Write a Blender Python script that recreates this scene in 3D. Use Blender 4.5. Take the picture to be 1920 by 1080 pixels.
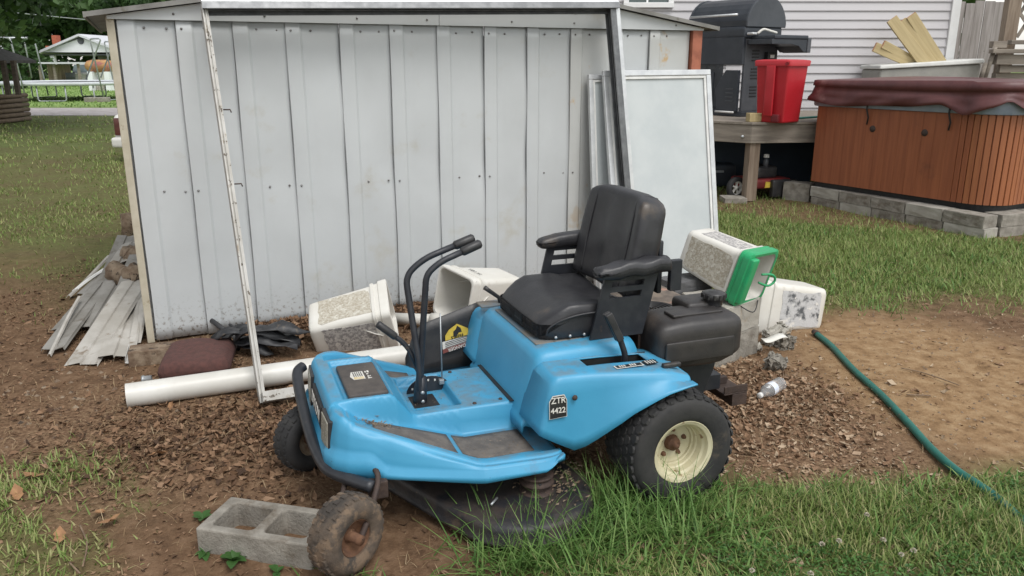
import bpy, bmesh, math, random
import numpy as np
from mathutils import Vector, Matrix
R = math.radians
random.seed(7)
rng = np.random.default_rng(11)
S = bpy.context.scene
for o in list(bpy.data.objects):
    bpy.data.objects.remove(o)
COL = S.collection

# ---------------------------------------------------------------- camera, sky, sun, exposure
CAM_H, FPX, PITCH = 1.5, 1500.0, R(15.7)
cd = bpy.data.cameras.new('camera')
cam = bpy.data.objects.new('camera', cd)
COL.objects.link(cam)
cam.location = (0, 0, CAM_H)
cam.rotation_euler = (R(90) - PITCH, 0, 0)
cd.sensor_width = 36
cd.lens = 36 * FPX / 1920
cd.clip_start = 0.05
cd.clip_end = 600
S.camera = cam

SUN_EL, SUN_AZ = R(58), R(35)          # azimuth of the light: from behind the camera, to the right
w = bpy.data.worlds.new('World')
S.world = w
w.use_nodes = True
nt = w.node_tree
bg = nt.nodes['Background']
sky = nt.nodes.new('ShaderNodeTexSky')
sky.sky_type = 'NISHITA'
sky.sun_disc = False
sky.sun_elevation = SUN_EL
sky.sun_rotation = R(180) - SUN_AZ
sky.air_density = 1.6
sky.dust_density = 1.0
sky.ozone_density = 1.0
hsv = nt.nodes.new('ShaderNodeHueSaturation')
hsv.inputs['Saturation'].default_value = 0.16     # an overcast sky: nearly white
nt.links.new(sky.outputs[0], hsv.inputs['Color'])
nt.links.new(hsv.outputs[0], bg.inputs['Color'])
bg.inputs['Strength'].default_value = 0.14
sd = bpy.data.lights.new('sun', 'SUN')
sun = bpy.data.objects.new('sun', sd)
COL.objects.link(sun)
sd.energy = 1.5
sd.angle = R(28)
sd.color = (1.0, 0.97, 0.93)
sdir = Vector((math.sin(SUN_AZ) * math.cos(SUN_EL), -math.cos(SUN_AZ) * math.cos(SUN_EL), math.sin(SUN_EL)))
sun.rotation_euler = sdir.to_track_quat('Z', 'Y').to_euler()
vs = S.view_settings
S.display_settings.display_device = 'sRGB'
vs.view_transform = 'Standard'
vs.look = 'None'
vs.exposure = 0.50
vs.gamma = 1
vs.use_curve_mapping = False
S.render.engine = 'CYCLES'
S.cycles.use_denoising = True
S.cycles.max_bounces = 8
S.cycles.transparent_max_bounces = 12

# ---------------------------------------------------------------- from a direction of sight to a place
_c, _s = math.cos(PITCH), math.sin(PITCH)
def ray(x, y):
    u, v = (x - 960) / FPX, (540 - y) / FPX
    return Vector((u, _c + v * _s, -_s + v * _c))
def gz(x, y, z=0.0):
    d = ray(x, y)
    return Vector((0, 0, CAM_H)) + d * ((z - CAM_H) / d.z)
def at(x, y, Y):
    d = ray(x, y)
    return Vector((0, 0, CAM_H)) + d * (Y / d.y)

# ---------------------------------------------------------------- materials
MATS = {}
def mat(name, c1, c2=None, scale=8.0, rough=0.6, metal=0.0, bump=0.0, bscale=None, spot=None, spot2=None,
        stretch=(1, 1, 1), spec=0.5, coat=0.0, detail=6, low=None, contrast=(0.35, 0.65), dust=None):
    """colour grain c1..c2, up to two kinds of stain (colour, scale, threshold, softness), fine relief; low=(z0,z1,colour,scale): splashed soil at the foot"""
    if name in MATS: return MATS[name]
    m = bpy.data.materials.new(name)
    MATS[name] = m
    m.use_nodes = True
    n, l = m.node_tree.nodes, m.node_tree.links
    b = n['Principled BSDF']
    b.inputs['Roughness'].default_value = rough
    b.inputs['Metallic'].default_value = metal
    b.inputs['Specular IOR Level'].default_value = spec
    b.inputs['Coat Weight'].default_value = coat
    tc = n.new('ShaderNodeTexCoord')
    mp = n.new('ShaderNodeMapping')
    mp.inputs['Scale'].default_value = stretch
    l.new(tc.outputs['Object'], mp.inputs['Vector'])
    def noise(sc, det=detail, vec=mp.outputs[0], off=0):
        t = n.new('ShaderNodeTexNoise')
        t.inputs['Scale'].default_value = sc
        t.inputs['Detail'].default_value = det
        t.inputs['Roughness'].default_value = 0.62
        if off:
            a = n.new('ShaderNodeVectorMath'); a.operation = 'ADD'; a.inputs[1].default_value = (off, off * .7, off * 1.3)
            l.new(vec, a.inputs[0]); vec = a.outputs[0]
        l.new(vec, t.inputs['Vector'])
        return t.outputs['Fac']
    def step(sock, a, bb):
        mr = n.new('ShaderNodeMapRange')
        mr.inputs[1].default_value = a; mr.inputs[2].default_value = bb
        mr.interpolation_type = 'SMOOTHSTEP'
        l.new(sock, mr.inputs[0])
        return mr.outputs[0]
    def mix(f, a, bcol):
        x = n.new('ShaderNodeMix'); x.data_type = 'RGBA'
        l.new(f, x.inputs[0])
        if isinstance(a, tuple): x.inputs[6].default_value = (*a, 1)
        else: l.new(a, x.inputs[6])
        x.inputs[7].default_value = (*bcol, 1)
        return x.outputs[2]
    col = mix(step(noise(scale), *contrast), c1, c2 or tuple(v * .8 for v in c1))
    for k, sp in enumerate((spot, spot2)):
        if sp:
            col = mix(step(noise(sp[1], 8, tc.outputs['Object'], 3.1 + k * 5), sp[2], sp[2] + sp[3]), col, sp[0])
    if low:
        sx = n.new('ShaderNodeSeparateXYZ'); l.new(tc.outputs['Object'], sx.inputs[0])
        z = step(sx.outputs[2], low[1], low[0])
        mu = n.new('ShaderNodeMath'); mu.operation = 'MULTIPLY'
        l.new(z, mu.inputs[0]); l.new(step(noise(low[3], 9, tc.outputs['Object'], 9.), .54, .64), mu.inputs[1])
        col = mix(mu.outputs[0], col, low[2])
    if dust:   # settles on faces that look up, patchy
        ge = n.new('ShaderNodeNewGeometry'); sx = n.new('ShaderNodeSeparateXYZ'); l.new(ge.outputs['Normal'], sx.inputs[0])
        mu = n.new('ShaderNodeMath'); mu.operation = 'MULTIPLY'
        l.new(step(sx.outputs[2], .80, .99), mu.inputs[0]); l.new(step(noise(dust[1], 9, tc.outputs['Object'], 2.), dust[2], dust[2] + .3), mu.inputs[1])
        m2 = n.new('ShaderNodeMath'); m2.operation = 'MULTIPLY'; m2.inputs[1].default_value = dust[3]; l.new(mu.outputs[0], m2.inputs[0])
        col = mix(m2.outputs[0], col, dust[0])
    l.new(col, b.inputs['Base Color'])
    rr = n.new('ShaderNodeMapRange'); rr.inputs[3].default_value = max(0.02, rough - .08); rr.inputs[4].default_value = min(1, rough + .1)
    l.new(noise(scale * 2.3), rr.inputs[0]); l.new(rr.outputs[0], b.inputs['Roughness'])
    if bump:
        bp = n.new('ShaderNodeBump'); bp.inputs['Strength'].default_value = min(1, bump); bp.inputs['Distance'].default_value = 0.01
        l.new(noise(bscale or scale * 4, 8), bp.inputs['Height']); l.new(bp.outputs[0], b.inputs['Normal'])
    return m

GRIME = (.13, .10, .075)
SOIL = (.12, .075, .045)
M = dict(
    shed=mat('shed_paint', (.49, .51, .515), (.45, .468, .472), 1.3, .42, bump=.06, bscale=5, spot=((.16, .15, .13), 42, .745, .02), spot2=((.41, .40, .36), 2.2, .60, .15), low=(-.04, .30, (.17, .14, .11), 55)),
    shed_rust=mat('shed_paint_rusting', (.475, .485, .475), (.43, .435, .42), 1.3, .45, bump=.06, bscale=5, spot=((.45, .30, .14), 6, .60, .12), spot2=((.16, .07, .03), 26, .68, .04), low=(.1, .9, (.36, .26, .15), 5)),
    trim_beige=mat('beige_trim', (.47, .43, .34), (.40, .36, .27), 9, .6, spot=((.22, .17, .10), 14, .62, .08)),
    trim_red=mat('rusted_red_metal', (.38, .13, .075), (.25, .08, .045), 10, .6, spot=((.50, .44, .38), 22, .66, .05)),
    roof=mat('weathered_roof_sheet', (.26, .26, .25), (.17, .165, .155), 5, .6, bump=.1, spot=((.08, .08, .06), 12, .58, .1)),
    roof_edge=mat('roof_edge_metal', (.22, .215, .20), (.15, .145, .135), 7, .55, spot=((.12, .11, .09), 14, .6, .1)),
    screw=mat('screw_head', (.13, .12, .11), (.30, .30, .30), 60, .4, .7),
    alu=mat('aluminium', (.62, .63, .63), (.52, .53, .54), 12, .34, .6, bump=.03),
    alu_dark=mat('aluminium_track', (.19, .195, .20), (.13, .135, .14), 14, .45, .5),
    white_weathered=mat('chalky_white_frame', (.50, .49, .46), (.40, .385, .35), 12, .7, bump=.15, spot=((.10, .08, .06), 30, .59, .04), spot2=((.30, .26, .2), 12, .58, .1), stretch=(1, 1, .4)),
    plank_white=mat('aluminium_white', (.70, .70, .68), (.60, .60, .58), 9, .55, spot=((.25, .23, .2), 30, .68, .05)),
    frosted=mat('dusty_glass', (.50, .53, .53), (.44, .475, .48), 3, .35, spot=((.46, .50, .51), 9, .62, .15), bump=.02, bscale=120),
    blue=mat('blue_moulded_body', (.052, .290, .480), (.046, .268, .45), 5, .42, bump=.03, bscale=90, spot=((.07, .20, .32), 7, .66, .14), spot2=((.045, .04, .035), 62, .70, .03), dust=((.15, .155, .145), 14, .36, .6)),
    blue_dusty=mat('blue_moulded_body_dusty', (.055, .30, .53), (.11, .22, .30), 6, .52, bump=.05, bscale=90, spot=((.20, .165, .13), 9, .55, .16), spot2=((.07, .05, .04), 60, .68, .03)),
    dusty_top=mat('dust_film', (.17, .15, .125), (.10, .16, .21), 7, .75, spot=((.06, .28, .5), 11, .66, .1)),
    black_pl=mat('black_plastic', (.022, .022, .024), (.035, .034, .034), 20, .42, bump=.08, bscale=160, spot=((.085, .07, .055), 10, .60, .2)),
    tank=mat('black_tank_plastic', (.026, .024, .024), (.038, .034, .032), 14, .46, bump=.12, bscale=220, spot=((.08, .062, .05), 6, .60, .2)),
    vinyl=mat('black_seat_vinyl', (.020, .020, .023), (.030, .030, .033), 12, .40, bump=.10, bscale=130, spot=((.075, .06, .048), 7, .58, .16), spot2=((.12, .10, .085), 60, .70, .03)),
    black_metal=mat('black_painted_metal', (.018, .020, .026), (.03, .032, .037), 16, .42, .1, spot=((.10, .075, .055), 13, .64, .1)),
    deck=mat('dirty_deck_steel', (.018, .018, .021), (.042, .034, .030), 9, .5, bump=.35, bscale=30, spot=((.085, .06, .042), 7, .56, .14), spot2=((.15, .11, .075), 40, .68, .05), contrast=(.4, .6)),
    pad=mat('footrest_grip', (.095, .085, .078), (.15, .132, .115), 18, .85, bump=.4, bscale=240, spot=((.23, .185, .14), 30, .62, .06)),
    dash=mat('dash_panel', (.055, .048, .045), (.095, .082, .072), 9, .7, bump=.1, bscale=120, spot=((.17, .14, .11), 34, .68, .05)),
    rubber=mat('tyre_rubber', (.018, .018, .019), (.032, .031, .030), 12, .78, bump=.12, bscale=120, spot=((.075, .06, .045), 9, .56, .15)),
    rubber_mud=mat('muddy_tyre_rubber', (.045, .038, .032), (.10, .075, .055), 12, .9, bump=.6, bscale=45, spot=((.15, .105, .07), 18, .50, .1)),
    cream=mat('cream_rim_paint', (.56, .52, .36), (.50, .455, .30), 8, .45, spot=((.20, .12, .065), 18, .60, .07), spot2=((.36, .29, .17), 9, .56, .14)),
    rust=mat('rusty_steel', (.17, .085, .045), (.10, .05, .03), 26, .85, .1, bump=.4, bscale=60, spot=((.26, .15, .08), 30, .6, .1)),
    rust_dark=mat('dark_rusty_steel', (.075, .05, .04), (.05, .035, .03), 26, .7, .3, bump=.3, bscale=60),
    white_pl=mat('white_pail_plastic', (.67, .655, .61), (.61, .59, .535), 5, .42, bump=.05, bscale=60, spot=((.36, .31, .24), 5, .63, .16), spot2=((.18, .15, .11), 38, .70, .03), stretch=(1, 1, .5)),
    residue=mat('peeled_label_grey', (.27, .26, .255), (.52, .50, .475), 70, .85, bump=.5, bscale=120, spot=((.64, .62, .57), 26, .60, .03), spot2=((.10, .10, .10), 90, .62, .03), contrast=(.42, .58)),
    residue_tan=mat('peeled_label_tan', (.50, .47, .40), (.37, .33, .26), 90, .9, bump=.5, bscale=140, spot=((.57, .55, .48), 45, .56, .04), spot2=((.16, .13, .10), 80, .665, .03), contrast=(.4, .6)),
    residue_dark=mat('peeled_label_dark', (.09, .095, .10), (.50, .50, .50), 17, .85, bump=.4, bscale=60, spot=((.64, .62, .58), 15, .58, .03), contrast=(.36, .50)),
    green_pl=mat('green_lid_plastic', (.02, .36, .14), (.03, .30, .12), 9, .4),
    pvc=mat('white_pvc', (.62, .61, .57), (.55, .535, .49), 6, .38, spot=((.40, .34, .26), 10, .62, .14)),
    concrete=mat('concrete', (.30, .278, .24), (.20, .183, .155), 12, .92, bump=.6, bscale=90, spot=((.12, .095, .068), 6, .54, .2), spot2=((.13, .12, .11), 90, .68, .03)),
    concrete_lt=mat('pale_concrete', (.40, .38, .335), (.32, .30, .26), 8, .92, bump=.4, bscale=110, spot=((.36, .27, .18), 7, .60, .15)),
    slate=mat('dark_slab', (.12, .12, .125), (.085, .085, .085), 10, .8, bump=.25, bscale=60, spot=((.2, .17, .13), 9, .62, .1)),
    cushion=mat('red_brown_cushion', (.105, .045, .038), (.075, .035, .03), 40, .95, bump=.45, bscale=300, spot=((.13, .08, .06), 7, .6, .2)),
    siding=mat('grey_vinyl_offcut', (.27, .26, .24), (.19, .18, .16), 5, .65, bump=.06, spot=((.11, .09, .065), 8, .56, .16), spot2=((.36, .35, .33), 5, .62, .2)),
    siding_pale=mat('pale_vinyl_offcut', (.44, .42, .385), (.33, .31, .275), 6, .62, spot=((.18, .14, .10), 9, .60, .12)),
    bark=mat('rotting_wood', (.13, .085, .055), (.26, .20, .14), 14, .95, bump=.8, bscale=30, spot=((.05, .035, .025), 18, .56, .06)),
    bark_grey=mat('tree_bark', (.085, .07, .055), (.05, .04, .03), 18, .95, bump=.8, bscale=26, stretch=(1, 1, .3)),
    dark_cloth=mat('black_crumpled_plastic', (.020, .021, .024), (.045, .045, .047), 14, .5, bump=.3, bscale=24, spot=((.09, .075, .06), 15, .6, .1)),
    wood_grey=mat('weathered_timber', (.27, .235, .195), (.17, .145, .12), 5, .88, bump=.3, bscale=28, stretch=(.35, 3.5, 3.5), spot=((.10, .085, .06), 6, .62, .12)),
    wood_post=mat('weathered_post', (.27, .215, .165), (.17, .125, .09), 5, .88, bump=.3, bscale=28, stretch=(4, 4, .3), spot=((.10, .085, .06), 6, .62, .12)),
    wood_fence=mat('silvered_fence_board', (.34, .31, .295), (.24, .215, .20), 6, .9, bump=.25, bscale=28, stretch=(4, 4, .3), spot=((.09, .075, .065), 7, .66, .06)),
    wood_new=mat('treated_plank', (.45, .36, .19), (.36, .28, .14), 5, .72, bump=.15, bscale=30, stretch=(4, 4, .3), spot=((.20, .14, .07), 7, .66, .06)),
    plank_end=mat('plank_end_grain', (.42, .17, .10), (.46, .33, .2), 30, .8),
    vinyl_house=mat('house_siding_vinyl', (.56, .545, .555), (.52, .505, .515), 2, .45, bump=.05, bscale=50, stretch=(.2, 2, 2)),
    white=mat('white_trim_paint', (.76, .76, .75), (.70, .70, .69), 6, .45),
    glass=mat('window_glass', (.10, .13, .13), (.06, .085, .085), 2, .08),
    tub_wood=mat('tub_cedar_panel', (.30, .095, .038), (.235, .07, .028), 5, .5, bump=.12, bscale=60, stretch=(5, 5, .25), spot=((.17, .055, .026), 3, .60, .2)),
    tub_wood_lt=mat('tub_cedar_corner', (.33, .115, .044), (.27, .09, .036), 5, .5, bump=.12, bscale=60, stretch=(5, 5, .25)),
    tub_rim=mat('tub_shell_grey_blue', (.20, .24, .30), (.27, .31, .37), 6, .35),
    tub_cover=mat('burgundy_cover_vinyl', (.085, .026, .027), (.115, .038, .037), 5, .45, bump=.12, bscale=30, spot=((.24, .12, .11), 3, .58, .2)),
    grill=mat('grill_enamel', (.030, .036, .046), (.042, .048, .058), 5, .38, .2, bump=.04, bscale=60),
    grill_side=mat('grill_side_grey', (.095, .10, .11), (.075, .08, .09), 8, .5, .2),
    red=mat('red_bin_plastic', (.44, .016, .026), (.40, .013, .02), 4, .42, bump=.04, bscale=50),
    grey_tub=mat('grey_tub_plastic', (.33, .32, .29), (.27, .265, .24), 4, .6, spot=((.16, .15, .12), 6, .6, .2)),
    white_lid=mat('white_tub_lid', (.62, .62, .59), (.54, .54, .51), 5, .5),
    hose=mat('green_hose_rubber', (.012, .135, .105), (.010, .11, .085), 12, .42, spot=((.13, .10, .07), 9, .66, .1)),
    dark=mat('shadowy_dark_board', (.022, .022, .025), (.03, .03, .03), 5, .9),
    mower_red=mat('faded_red_paint', (.20, .022, .022), (.13, .018, .018), 9, .5),
    yellow=mat('yellow_print', (.62, .45, .06), (.50, .36, .05), 30, .5),
    gold=mat('worn_sticker_gold', (.55, .40, .14), (.6, .52, .36), 50, .6),
    print_white=mat('white_print', (.66, .65, .60), (.56, .54, .50), 50, .6, spot=((.2, .18, .16), 80, .68, .04)),
    print_black=mat('black_print', (.012, .012, .014), (.02, .02, .02), 20, .5),
    print_red=mat('dull_red_print', (.20, .06, .05), (.16, .06, .05), 30, .5),
    lens=mat('headlight_lens', (.38, .37, .31), (.30, .29, .24), 30, .25, bump=.3, bscale=150),
    log=mat('log_timber', (.105, .082, .064), (.07, .055, .043), 5, .9, bump=.3, stretch=(.4, 3, 3), spot=((.06, .045, .03), 4, .6, .2)),
    log_end=mat('log_end_timber', (.17, .125, .085), (.12, .088, .06), 9, .9),
    shingle=mat('dark_shingle', (.055, .052, .05), (.085, .08, .075), 12, .95, bump=.4),
    steel=mat('galvanised_steel', (.42, .44, .45), (.34, .36, .37), 9, .4, .6),
    tramp_white=mat('trampoline_pad', (.55, .58, .60), (.48, .50, .52), 3, .6),
    brick=mat('red_brick', (.42, .12, .07), (.34, .09, .055), 9, .9),
    white_far=mat('white_house_paint', (.78, .79, .82), (.74, .75, .78), 3, .6),
    roof_far=mat('pale_roof', (.60, .61, .64), (.54, .55, .58), 3, .6),
    tank_rust=mat('rusty_propane_tank', (.30, .13, .07), (.45, .27, .10), 2.2, .7, spot=((.30, .10, .10), 2.5, .52, .1), spot2=((.08, .04, .03), 6, .63, .05)),
    gravel=mat('road_gravel', (.40, .37, .37), (.30, .27, .26), 2.5, .95, bump=.6, bscale=14, spot=((.50, .48, .48), 9, .6, .1)),
    car_white=mat('car_white_paint', (.68, .67, .64), (.62, .61, .58), 3, .35, spot=((.35, .3, .24), 5, .66, .1)),
    tail_red=mat('tail_lamp_red', (.11, .035, .028), (.08, .025, .02), 12, .3),
    tyre_far=mat('car_tyre', (.02, .02, .021), (.03, .03, .03), 8, .85),
    clear_label=mat('bottle_label', (.55, .60, .72), (.70, .72, .74), 40, .4, contrast=(.45, .55)),
    flower=mat('clover_flower', (.55, .52, .44), (.42, .36, .27), 90, .8),
    twig=mat('dry_twig', (.24, .17, .11), (.15, .10, .065), 20, .9),
)
# clear bottle plastic
def clear_plastic():
    m = bpy.data.materials.new('clear_bottle_plastic'); m.use_nodes = True
    b = m.node_tree.nodes['Principled BSDF']
    b.inputs['Base Color'].default_value = (.92, .94, .95, 1)
    b.inputs['Transmission Weight'].default_value = .82
    b.inputs['Roughness'].default_value = .10
    b.inputs['IOR'].default_value = 1.25
    return m
M['clear'] = clear_plastic()

def leafy(name, cols, rough=.55, trans=.25, attr=True):
    """foliage: each blade or leaf takes its own tint from a per-face random attribute"""
    m = bpy.data.materials.new(name); m.use_nodes = True
    n, l = m.node_tree.nodes, m.node_tree.links
    b = n['Principled BSDF']
    a = n.new('ShaderNodeAttribute'); a.attribute_name = 'tint'
    r = n.new('ShaderNodeValToRGB')
    r.color_ramp.elements[0].color = (*cols[0], 1)
    r.color_ramp.elements[1].color = (*cols[-1], 1)
    for i, cc in enumerate(cols[1:-1]):
        e = r.color_ramp.elements.new((i + 1) / (len(cols) - 1)); e.color = (*cc, 1)
    l.new(a.outputs['Fac'], r.inputs[0])
    l.new(r.outputs[0], b.inputs['Base Color'])
    b.inputs['Roughness'].default_value = rough
    b.inputs['Specular IOR Level'].default_value = .3
    if trans:
        t = n.new('ShaderNodeBsdfTranslucent'); l.new(r.outputs[0], t.inputs[0])
        x = n.new('ShaderNodeMixShader'); x.inputs[0].default_value = trans
        l.new(b.outputs[0], x.inputs[1]); l.new(t.outputs[0], x.inputs[2])
        l.new(x.outputs[0], n['Material Output'].inputs[0])
    return m
M['grass'] = leafy('grass_blades', [(.070, .118, .026), (.12, .19, .042), (.19, .265, .068), (.29, .33, .12), (.40, .35, .18)])
M['grass_lush'] = leafy('lush_grass_blades', [(.055, .12, .026), (.095, .19, .042), (.14, .25, .065), (.22, .31, .10)])
M['litter'] = leafy('dry_leaf_litter', [(.055, .032, .020), (.13, .074, .042), (.22, .130, .075), (.31, .20, .125), (.44, .34, .235)], .8, .1)
M['straw'] = leafy('dead_straw', [(.20, .13, .07), (.32, .23, .13), (.42, .33, .21)], .85, .1)
M['leaf'] = leafy('tree_leaves', [(.022, .05, .012), (.04, .085, .02), (.06, .12, .028), (.10, .17, .045)], .5, .3)
M['leaf2'] = leafy('distant_leaves', [(.03, .06, .022), (.045, .09, .03), (.065, .12, .04), (.09, .15, .06)], .6, .25)
M['grass_far'] = leafy('far_lawn_blades', [(.15, .25, .07), (.20, .31, .09), (.27, .36, .12)])
M['weed'] = leafy('weed_leaves', [(.05, .12, .03), (.08, .18, .04), (.12, .23, .06)], .5, .25)

# ---------------------------------------------------------------- mesh helpers
class MB:
    """collects shapes into one mesh"""
    def __init__(s): s.v, s.f, s.mi, s.smooth = [], [], [], []
    def add(s, v, f, mi=0, smooth=False):
        k = len(s.v)
        s.v += [tuple(p) for p in v]
        s.f += [tuple(i + k for i in q) for q in f]
        s.mi += [mi] * len(f); s.smooth += [smooth] * len(f)
        return s
    def box(s, a, b, mi=0, rot=None, org=None):
        (x0, y0, z0), (x1, y1, z1) = a, b
        v = [(x0, y0, z0), (x1, y0, z0), (x1, y1, z0), (x0, y1, z0), (x0, y0, z1), (x1, y0, z1), (x1, y1, z1), (x0, y1, z1)]
        if rot is not None:
            o = Vector(org) if org else (Vector(a) + Vector(b)) / 2
            v = [rot @ (Vector(p) - o) + o for p in v]
        return s.add(v, [(3, 2, 1, 0), (4, 5, 6, 7), (0, 1, 5, 4), (1, 2, 6, 5), (2, 3, 7, 6), (3, 0, 4, 7)], mi)
    def prism(s, poly, axis, a, b, mi=0):
        """poly: 2-D outline in the two other axes (cyclic order x,y,z without axis), pushed from a to b along axis"""
        n = len(poly)
        def P(p, t):
            q = [p[0], p[1]]; q.insert(axis, t); return tuple(q)
        v = [P(p, a) for p in poly] + [P(p, b) for p in poly]
        f = [tuple(range(n)), tuple(range(2 * n - 1, n - 1, -1))] + [(i, (i + n), (i + 1) % n + n, (i + 1) % n) for i in range(n)]
        return s.add(v, f, mi)
    def tube(s, path, r, n=10, mi=0, cap=True, closed=False):
        P = [Vector(p) for p in path]; m = len(P)
        rr = r if isinstance(r, (list, tuple)) else [r] * m
        v, f = [], []
        ref = None
        for i in range(m):
            t = (P[min(i + 1, m - 1)] - P[max(i - 1, 0)]).normalized()
            if ref is None:
                ref = Vector((0, 0, 1)) if abs(t.z) < .9 else Vector((1, 0, 0))
            u = (ref - t * ref.dot(t)).normalized(); ref = u
            q = t.cross(u)
            for k in range(n):
                a = 2 * math.pi * k / n
                v.append(P[i] + (u * math.cos(a) + q * math.sin(a)) * rr[i])
        for i in range(m - 1):
            for k in range(n):
                f.append((i * n + k, i * n + (k + 1) % n, (i + 1) * n + (k + 1) % n, (i + 1) * n + k))
        if cap: f += [tuple(range(n - 1, -1, -1)), tuple((m - 1) * n + k for k in range(n))]
        return s.add(v, f, mi, True)
    def lathe(s, prof, n=32, axis='z', c=(0, 0, 0), mi=0, cap=False):
        """prof: (radius, height) along the axis"""
        v, f = [], []
        for r, h in prof:
            for k in range(n):
                a = 2 * math.pi * k / n
                x, y = r * math.cos(a), r * math.sin(a)
                p = {'z': (x, y, h), 'y': (x, h, -y), 'x': (h, x, y)}[axis]
                v.append((p[0] + c[0], p[1] + c[1], p[2] + c[2]))
        m = len(prof)
        for i in range(m - 1):
            for k in range(n):
                f.append((i * n + k, i * n + (k + 1) % n, (i + 1) * n + (k + 1) % n, (i + 1) * n + k))
        if cap: f += [tuple(range(n - 1, -1, -1)), tuple((m - 1) * n + k for k in range(n))]
        return s.add(v, f, mi, True)
    def grid(s, rows, mi=0, closed=False, smooth=True):
        m, n = len(rows), len(rows[0])
        v = [p for r in rows for p in r]
        f = []
        for i in range(m - 1):
            for k in range(n if closed else n - 1):
                f.append((i * n + k, i * n + (k + 1) % n, (i + 1) * n + (k + 1) % n, (i + 1) * n + k))
        return s.add(v, f, mi, smooth)
    def rbox(s, c, size, r, n=6, mi=0, deform=None, rot=None):
        """rounded box; deform(u,v,w,p): u,v,w in -1..1"""
        h = Vector(size) / 2
        v, f, idx = [], [], {}
        def vert(p):
            key = tuple(round(q, 5) for q in p)
            if key in idx: return idx[key]
            q = Vector((p[0] * h.x, p[1] * h.y, p[2] * h.z))
            inn = Vector([max(-h[i] + r, min(h[i] - r, q[i])) for i in range(3)])
            d = q - inn
            if d.length > 1e-9:
                mx = max(abs(d.x), abs(d.y), abs(d.z))
                q = inn + d.normalized() * min(r, mx)
            if deform: q = Vector(deform(p[0], p[1], p[2], q))
            if rot is not None: q = rot @ q
            v.append(q + Vector(c)); idx[key] = len(v) - 1
            return idx[key]
        def cuts(hh):
            e = min(.999, max(0, 1 - r / hh))
            a = [-1 + (1 - e) * (1 - math.cos(math.pi / 2 * t / 3)) for t in range(4)]
            a = [-1, -1 + (1 - e) * .13, -1 + (1 - e) * .42, -e]
            mid = [-e + 2 * e * t / n for t in range(1, n)]
            return a + mid + [-q for q in reversed(a)]
        C = [cuts(h.x), cuts(h.y), cuts(h.z)]
        for ax in range(3):
            b, cc = [(1, 2), (2, 0), (0, 1)][ax]
            for sgn in (-1, 1):
                for i in range(len(C[b]) - 1):
                    for j in range(len(C[cc]) - 1):
                        q = []
                        for (ii, jj) in ((i, j), (i + 1, j), (i + 1, j + 1), (i, j + 1)):
                            p = [0, 0, 0]; p[ax] = sgn; p[b] = C[b][ii]; p[cc] = C[cc][jj]
                            q.append(vert(p))
                        f.append(tuple(q if sgn > 0 else q[::-1]))
        return s.add(v, f, mi, True)
    def build(s, name, mats, parent=None, bevel=0, seg=2, auto=None, solid=0, sub=0):
        me = bpy.data.meshes.new(name)
        me.from_pydata(s.v, [], s.f)
        ms = mats if isinstance(mats, (list, tuple)) else [mats]
        for m in ms: me.materials.append(m)
        me.polygons.foreach_set('material_index', s.mi)
        me.polygons.foreach_set('use_smooth', [True if auto else q for q in s.smooth])
        me.update()
        if auto: me.set_sharp_from_angle(angle=R(auto))
        o = bpy.data.objects.new(name, me)
        COL.objects.link(o)
        if parent: o.parent = parent
        if solid:
            q = o.modifiers.new('solid', 'SOLIDIFY'); q.thickness = solid; q.offset = -1
        if bevel:
            q = o.modifiers.new('bevel', 'BEVEL'); q.width = bevel; q.segments = seg; q.limit_method = 'ANGLE'; q.angle_limit = R(35)
        if sub:
            q = o.modifiers.new('sub', 'SUBSURF'); q.levels = sub; q.render_levels = sub
        return o

def fast(name, v, f, m, tint=None, parent=None, smooth=False):
    """one mesh from arrays: v (n,3), f (m,k); tint per face"""
    me = bpy.data.meshes.new(name)
    v = np.asarray(v, np.float32); f = np.asarray(f, np.int32)
    me.vertices.add(len(v)); me.vertices.foreach_set('co', v.ravel())
    k = f.shape[1]
    me.loops.add(f.size); me.loops.foreach_set('vertex_index', f.ravel())
    me.polygons.add(len(f)); me.polygons.foreach_set('loop_start', np.arange(0, f.size, k, dtype=np.int32))
    me.polygons.foreach_set('use_smooth', np.full(len(f), smooth))
    if tint is not None:
        a = me.attributes.new('tint', 'FLOAT', 'FACE'); a.data.foreach_set('value', np.asarray(tint, np.float32))
    me.materials.append(m)
    me.update(calc_edges=True); me.validate()
    o = bpy.data.objects.new(name, me); COL.objects.link(o)
    if parent: o.parent = parent
    return o

def tag(o, label=None, cat=None, group=None, kind=None):
    if label: o['label'] = label
    if cat: o['category'] = cat
    if group: o['group'] = group
    if kind: o['kind'] = kind
    return o
def thing(name, label, cat, loc=(0, 0, 0), rz=0, group=None):
    o = bpy.data.objects.new(name, None); COL.objects.link(o)
    o.empty_display_size = .1
    o.location = loc; o.rotation_euler = (0, 0, rz)
    return tag(o, label, cat, group)
def frame(o, X, Y, Z, loc):
    o.matrix_world = Matrix(((X[0], Y[0], Z[0], loc[0]), (X[1], Y[1], Z[1], loc[1]), (X[2], Y[2], Z[2], loc[2]), (0, 0, 0, 1)))
    return o
def clone(o, parent=None):
    c = o.copy(); COL.objects.link(c)
    if parent: c.parent = parent
    return c
def clone_tree(root, loc, rz, label=None):
    r = clone(root); r.location = loc; r.rotation_euler = (0, 0, rz)
    if label: r['label'] = label
    for ch in list(root.children):
        c = clone(ch, r)
        for g in list(ch.children): clone(g, c)
    return r
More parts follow.
